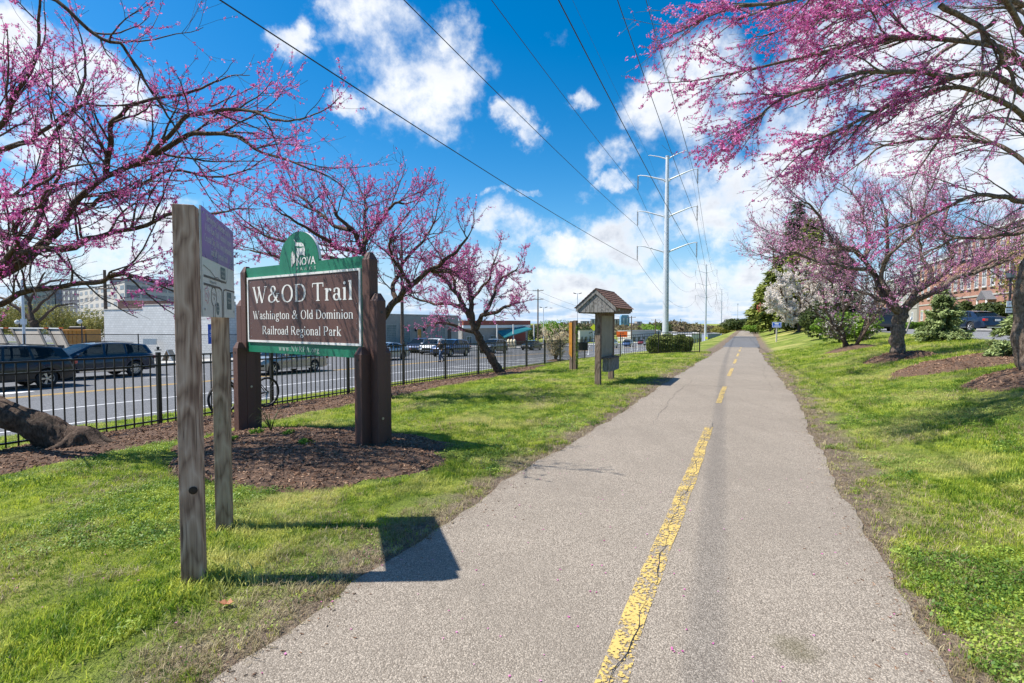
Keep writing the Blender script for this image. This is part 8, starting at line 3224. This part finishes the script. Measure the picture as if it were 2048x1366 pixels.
# ------------------------------------------------------------------ brick town houses on the bank
def gable_house(label, a, b, depth, z0, eave, ridge, mat, cols, group='brick town houses', floors=3, dbl=(), porch=None, name='town_house', w=.95):
    rt = thing(name, label, 'house', (a[0], a[1], z0), 0, group)
    d = Vector((b[0] - a[0], b[1] - a[1], 0)).normalized()
    n = Vector((d.y, -d.x, 0))
    if n.dot(Vector((-a[0], -a[1], 0))) < 0: n = -n
    L_ = math.dist(a, b)
    c = lambda t, q: (a[0] + d.x * L_ * t - n.x * q, a[1] + d.y * L_ * t - n.y * q)
    for p, q in ((c(0, 0), c(1, 0)), (c(1, 0), c(1, depth)), (c(0, 0), c(0, depth)), (c(0, depth), c(1, depth))):
        face_wall(rt, p, q, z0 - .5, eave, mat)
    # gables at the two ends
    for t in (0, 1):
        m = MB()
        A_, B_ = Vector((*c(t, 0), eave)), Vector((*c(t, depth), eave))
        m.add([A_, B_, (A_ + B_) / 2 + Z * (ridge - eave)], [(0, 1, 2)])
        m.build('gable', mat, rt, world=True)
    for s in (0, 1):
        m = MB()
        A_ = Vector((*c(-.03, -.35 if s == 0 else depth + .35), eave - .15)); B_ = Vector((*c(1.03, -.35 if s == 0 else depth + .35), eave - .15))
        C_ = Vector((*c(1.03, depth / 2), ridge)); D_ = Vector((*c(-.03, depth / 2), ridge))
        nn = (B_ - A_).cross(C_ - A_).normalized() * .12
        if nn.z < 0: nn = -nn
        m.add([A_, B_, C_, D_, A_ + nn, B_ + nn, C_ + nn, D_ + nn], [(0, 1, 2, 3), (7, 6, 5, 4), (0, 4, 5, 1), (1, 5, 6, 2), (2, 6, 7, 3), (3, 7, 4, 0)])
        m.build('roof', M_ROOFGREY, rt, world=True)
    m = MB()
    m.box(Vector((*c(.5, -.32), eave - .12)), (L_ * 1.04, .14, .26), Matrix.Rotation(math.atan2(d.y, d.x), 3, 'Z'))
    m.build('gutter', M_WHITE, rt, world=True)
    h = (eave - z0) / floors
    m = MB()
    m.box(Vector((*c(.5, -.16), z0 + h * 1.02)), (L_, .08, .16), Matrix.Rotation(math.atan2(d.y, d.x), 3, 'Z'))
    m.build('band_course', M_CONC, rt, world=True)
    windows(rt, c(0, 0), c(1, 0), [z0 + h * k + h * .28 for k in range(1, floors)], cols, w, h * .56, M_WIN, M_WHITE, proud=.16, mull=(1, 1), sill=M_CONC)
    windows(rt, c(0, 0), c(1, 0), [z0 + h * .28], [t for i, t in enumerate(cols) if i % 3 != 1], w, h * .5, M_WIN, M_WHITE, proud=.16, mull=(1, 1), sill=M_CONC)
    windows(rt, c(0, 0), c(1, 0), [z0], [t for i, t in enumerate(cols) if i % 3 == 1], w * 1.05, h * .72, M_DARK, M_WHITE, name='door', proud=.16)
    if porch:
        for t in porch:
            m = MB()
            p = Vector((*c(t, -.9), z0 + h * .86))
            m.add([p - d * 1.3 - n * 0, p + d * 1.3, p + d * 1.3 - n * .8, p - d * 1.3 - n * .8, p + Z * .9, p + Z * .9 - n * .8], [(0, 1, 4), (3, 5, 2), (0, 4, 5, 3), (1, 2, 5, 4), (0, 3, 2, 1)])
            m.build('porch_roof', M_ROOFGREY, rt, world=True)
            for s in (-1.1, 1.1):
                MB().tube([p + d * s - n * .1 + Z * (z0 - p.z), p + d * s - n * .1], .09, 8).build('porch_column', M_WHITE, rt, world=True)
    return rt


z1_ = 1.1
gable_house('long three-storey brick town house with a row of narrow white windows above the blue sedan', to_xy(22, 48), to_xy(22, 76), 10, z1_, 10.8, 13.6, M_REDBRICK, np.linspace(.04, .96, 14), porch=[.32, .62], w=.9)
gable_house('brick town house seen through the bare limbs of the wide redbud', to_xy(24, 76.5), to_xy(24, 97), 10, z1_, 10.2, 13.2, M_REDBRICK, np.linspace(.08, .92, 7), porch=[.5])
gable_house('tan town house behind the wide redbud', to_xy(24, 98), to_xy(24, 118), 10, z1_, 9.4, 12.4, M_STUCCO, np.linspace(.12, .88, 6), porch=[.4], group=None)
gable_house('brick town house mostly hidden by the cedars', to_xy(26, 120), to_xy(26, 140), 12, z1_, 9.4, 12.6, M_REDBRICK, np.linspace(.12, .88, 5))
# lawn strip, bushes and small trees in front of the houses
leafy('rounded_bush', 'dark rounded bush left of the black lantern post', 'shrub', at(1985, 45), (3.6, 3.0, 2.5), 61, M_BUSHD, 4200, .2, trunk=False)
leafy('rounded_bush', 'low dark bush directly behind the young cedar', 'shrub', at(1925, 46), (2.6, 2.4, 2.6), 62, M_BUSHD, 2600, .18, trunk=False)
for i, (px, lb) in enumerate(((1822, 'clipped bright green box bush nearest the bare trunk'), (1836, 'clipped bright green box bush in the middle of the row'), (1850, 'clipped bright green box bush nearest the young cedar'))):
    leafy('box_bush', lb, 'shrub', at(px, 46), (1.0, .8, .62), 70 + i, M_BUSH, 700, .10, trunk=False, group='clipped box bushes', boxy=1)
for i, (px, lb) in enumerate(((2008, 'yellow-green low bush right of the blue sedan'), (2040, 'reddish low bush at the picture edge behind the young cedar'))):
    leafy('low_bush', lb, 'shrub', at(px, 40), (1.9, 1.2, .8), 75 + i, (M_BUSH, M_REDLEAF)[i], 900, .12, trunk=False)
cedar('slim dark evergreen by the brick house wall', at(1868, 50), 3.2, 1.4, 81, M_CEDARD, 50, 2600, .2, name='slim_evergreen', bottom=.03)
leafy('street_tree', 'tree with sparse young leaves standing before the narrow-windowed brick house', 'tree', at(2044, 41), (5, 5, 8.5), 82, M_SPRING, 1500, .16)
st = at(1812, 30)
rt = thing('stake', 'thin leaning pale stake beside the bare trunk', 'stake', tuple(st))
rt.rotation_euler = (0, .32, 0)
MB().box((0, 0, .5), (.06, .05, 1.1)).build('stick', simple('stake_wood', (.30, .26, .20), .8), rt)
MB().box((0, 0, .95), (.075, .06, .16)).build('tip', M_WHITE, rt)

# ------------------------------------------------------------------ things beyond the street on the left
tl = P(60, 690, 41)
tg = gz(tl.x, tl.y)
tr_ = thing('equipment_trailer', 'long trailer with leaning framed panels and a white top rail behind the black suv', 'trailer', (tl.x, tl.y, tg))
Yt = 41.0
M_TAN = simple('tan_panel', (.33, .29, .24), .8, 0, .15, 2)
ztop_, zbot_ = P(50, 656, Yt).z, P(50, 700, Yt).z
m = MB(); m.tube([P(-40, 656, Yt), P(124, 657, Yt)], .05, 6); m.build('top_rail', M_WHITE, tr_, world=True)
for i, (x0, x1) in enumerate(((-38, 2), (26, 78), (98, 122))):
    sh_ = 20
    a, b = P(x0, 658, Yt + .05), P(x1, 658, Yt + .05)
    c, d = P(x1 + sh_, 698, Yt - .8), P(x0 + sh_, 698, Yt - .8)
    m = MB(); nn = Vector((0, .06, 0))
    m.add([a, b, c, d, a + nn, b + nn, c + nn, d + nn], [(0, 1, 2, 3), (7, 6, 5, 4), (0, 4, 5, 1), (1, 5, 6, 2), (2, 6, 7, 3), (3, 7, 4, 0)])
    m.build('panel', M_TAN, tr_, world=True)
    m = MB()
    for p, q in ((a, d), (b, c)):
        m.tube([p + Vector((0, -.08, 0)), q + Vector((0, -.08, 0))], .09, 4)
    m.build('frame', M_DARK, tr_, world=True)
for px in (92, 122, 12):
    q = P(px, 656, Yt - .1); MB().box(q, (.25, .15, .10)).build('marker', M_ORANGE, tr_, world=True)
m = MB().box((tl.x, Yt, tg + .75), (6.6, 1.6, .25)); m.build('bed', M_DARK, tr_, world=True)
for s in (-2.2, 2.2):
    m = MB(); m.lathe([(.001, -.12), (.40, -.12), (.40, .12), (.001, .12)], 18, (tl.x + s, Yt - .8, tg + .40), 'Y'); m.build('wheel', M_RUBBER, tr_, world=True)

ct = P(160, 678, 62)
rt = thing('orange_container', 'orange container with a dark rolled cover on top behind the globe lamp', 'container', (ct.x, ct.y, gz(ct.x, ct.y)))
z0, z1 = P(160, 700, 62).z, P(160, 659, 62).z
m = MB().box((ct.x, 62, (z0 + z1) / 2), (3.4, 2.2, z1 - z0)); m.build('box', M_AMBER, rt, world=True, bevel=.03)
m = MB()
for s in np.linspace(-1.5, 1.5, 7):
    m.box((ct.x + s, 60.87, (z0 + z1) / 2), (.08, .05, (z1 - z0) * .9))
m.build('ribs', M_AMBER, rt, world=True, kind='stuff')
m = MB(); m.tube([(ct.x - .7, 61.5, z1 + .18), (ct.x + 1.0, 61.5, z1 + .2)], .22, 10); m.build('rolled_cover', M_DARK, rt, world=True)
ab = P(339, 712, 36)
ab = on_ground(ab.x, ab.y)
rt = thing('folding_board', 'small folding wooden board on the pavement beside the blue suv', 'folding board', tuple(ab))
M_PLY = simple('raw_ply', (.42, .33, .24), .8)
for s in (-1, 1):
    m = MB(); m.add([(s * .38, -.3, 0), (s * .38, .3, 0), (s * .02, .3, .78), (s * .02, -.3, .78), (s * .34, -.3, 0), (s * .34, .3, 0), (s * -.01, .3, .75), (s * -.01, -.3, .75)], [(0, 1, 2, 3), (7, 6, 5, 4), (0, 4, 5, 1), (1, 5, 6, 2), (2, 6, 7, 3), (3, 7, 4, 0)]); m.build('leaf_board', M_PLY, rt)
    m = MB(); m.tube([(s * .39, -.31, 0), (s * .02, -.31, .80)], .03, 4); m.build('edge_batten', M_WHITE, rt)

# ------------------------------------------------------------------ trees beyond the street
b = on_ground(*XY(72, 58))
yb_ = 58
limbsB = [limb(5, 2, (70, 655, yb_), (62, 620, yb_), (58, 600, yb_), (75, 575, yb_), (90, 545, yb_)), limb(5, 2, (62, 640, yb_), (40, 620, yb_), (10, 600, yb_), (-20, 590, yb_)),
          limb(4, 1.6, (66, 625, yb_), (84, 605, yb_), (105, 590, yb_), (125, 560, yb_)), limb(3.5, 1.5, (80, 640, yb_), (100, 622, yb_), (122, 610, yb_), (150, 608, yb_)),
          limb(4, 1.6, (58, 600, yb_), (40, 575, yb_), (30, 550, yb_)), limb(3, 1.4, (75, 575, yb_), (110, 560, yb_), (140, 560, yb_))]
redbud('large bare tree with spreading limbs behind the trailer', b, [([b - Z * .3, P(70, 665, yb_), P(68, 640, yb_)], .45, .34)], limbsB, 909, M_BARK, M_TWIG, None, L2=1.2, L3=1.6, L4=1.5, len2=(2, 4.5), len3=(1, 2.5), len4=(.5, 1.2),
       trop=(0, 0, .25), name='bare_tree', group=None, min_r=.013, r2=.7)
rr = np.random.default_rng(12)
LT = ['yellow-green spring tree at the picture edge behind the trailer', 'yellow-green spring tree left of the bare tree', 'yellow-green spring tree behind the bare tree', 'olive spring tree right of the bare tree', 'olive spring tree in front of the dark apartment block',
      'yellow-green spring tree at the foot of the pale office block', 'brownish budding tree beside the white building', 'brownish budding tree behind the orange container']
for i, px in enumerate((5, 35, 78, 112, 140, 172, 196, 150)):
    Y = 78 + (i % 3) * 7
    top_y = (600, 590, 600, 603, 605, 612, 618, 630)[i]
    g = at(px, Y)
    H = P(px, top_y, Y).z - g.z
    leafy('spring_tree', LT[i], 'tree', g, (5.6, 5.0, H), 900 + i, M_SPRING, 2600, .17, group='trees coming into leaf beyond the street', clumps=20)
# behind the shops and along the street far off
LT2 = ['brown budding tree right of the grey building', 'olive tree between the grey building and the shop', 'brown tree above the shop roof', 'olive tree right of the shop building', 'round green tree behind the cream shrub', 'brown tree behind the marker post',
       'dark green tree left of the kiosk', 'brown bare tree at the foot of the glass tower', 'yellow-green tree left of the tall steel pole', 'large green tree directly left of the tall steel pole']
for i, (px, ty, Y, mt, wd) in enumerate(((925, 640, 105, M_SPRING, 8), (945, 645, 135, M_BUSHD, 9), (1000, 645, 160, M_WOODS, 14), (1066, 650, 160, M_BUSHD, 12), (1105, 640, 190, M_BUSH, 16), (1135, 648, 190, M_WOODS, 14),
                                         (1170, 648, 180, M_BUSHD, 12), (1262, 652, 300, M_WOODS, 16), (1296, 648, 320, M_BUSH, 20), (1316, 643, 330, M_BUSHD, 22))):
    g = at(px, Y)
    H = P(px, ty, Y).z - g.z
    leafy('distant_tree', LT2[i], 'tree', g, (wd, wd, H), 950 + i, mt, 1500, .17 * Y / 60, group='distant trees along the street', clumps=14)


# wooded hills closing the view
def woods(name, crest, Y0, Y1, n, seed, card, kindmat=M_WOODS):
    rng = np.random.default_rng(seed)
    xs = np.array([c[0] for c in crest], float)
    ys = np.array([c[1] for c in crest], float)
    px = rng.uniform(xs[0], xs[-1], n)
    d = rng.random(n)
    Y = Y0 + (Y1 - Y0) * d
    top = np.interp(px, xs, ys)
    f = rng.random(n) ** .7
    z_top = CAM_Z + (644 - top) / 1024 * Y1
    base = -9.0
    z = base + (z_top - base) * (d * .75 + .25 * f) + rng.normal(0, .4, n)
    X_ = (px - 1024) / 1024 * Y
    c = np.stack([X_, Y, z], 1)
    # gather cards into crowns
    k = rng.integers(5, 9)
    cc = np.repeat(c, 34, 0)
    R_ = np.repeat(rng.uniform(3.0, 6.5, n), 34)
    off = unit(rng.normal(size=(len(cc), 3))) * (R_ * rng.uniform(.5, 1.0, len(cc)))[:, None]
    cc = cc + off * np.array([1, 1, .8])
    s = card * rng.uniform(.6, 1.4, (len(cc), 1))
    a = unit(rng.normal(size=(len(cc), 3)))
    b = unit(np.cross(a, off))
    v = np.stack([cc - a * s, cc + b * s * .6, cc + a * s, cc - b * s * .6], 1).reshape(-1, 3)
    i = np.arange(len(cc))[:, None] * 4
    # solid hill under the trees
    hx = np.linspace(xs[0], xs[-1], 60)
    ht = np.interp(hx, xs, ys)
    rows = []
    for dd_i in (0, .5, 1.0):
        Yr = Y0 + (Y1 - Y0) * dd_i
        zr_ = base + (CAM_Z + (644 - ht) / 1024 * Y1 - base) * dd_i * .8 - 1.5
        rows.append(np.stack([(hx - 1024) / 1024 * Yr, np.full_like(hx, Yr), zr_], 1))
    rows.append(np.stack([(hx - 1024) / 1024 * (Y1 + 250), np.full_like(hx, Y1 + 250), np.full_like(hx, base - 6)], 1))
    hv = np.concatenate(rows)
    q = (np.arange(59)[None] + np.arange(3)[:, None] * 60).ravel()
    np_mesh('hill', hv, np.stack([q, q + 1, q + 61, q + 60], 1), M_HILL, smooth=True, kind='structure')
    np_mesh(name, v, i + np.arange(4)[None], kindmat, None, kind='stuff')


M_HILL = simple('hill_ground', (.07, .06, .04), .95, 0, .3, .05)
woods('far_woods', [(1000, 650), (1060, 650), (1130, 648), (1200, 652), (1260, 655), (1290, 652), (1320, 646), (1345, 645), (1365, 648), (1390, 651), (1410, 655), (1450, 658), (1500, 660), (1600, 655), (2100, 650)], 430, 620, 1100, 1, 1.5)
woods('far_woods_beyond_street', [(-400, 615), (0, 618), (150, 622), (220, 628), (420, 630), (700, 640), (900, 643), (1010, 650)], 250, 340, 620, 2, 1.2)
woods('far_woods_behind_houses', [(1480, 650), (1600, 640), (1800, 630), (2400, 625)], 190, 260, 300, 3, 1.1, M_SPRING)
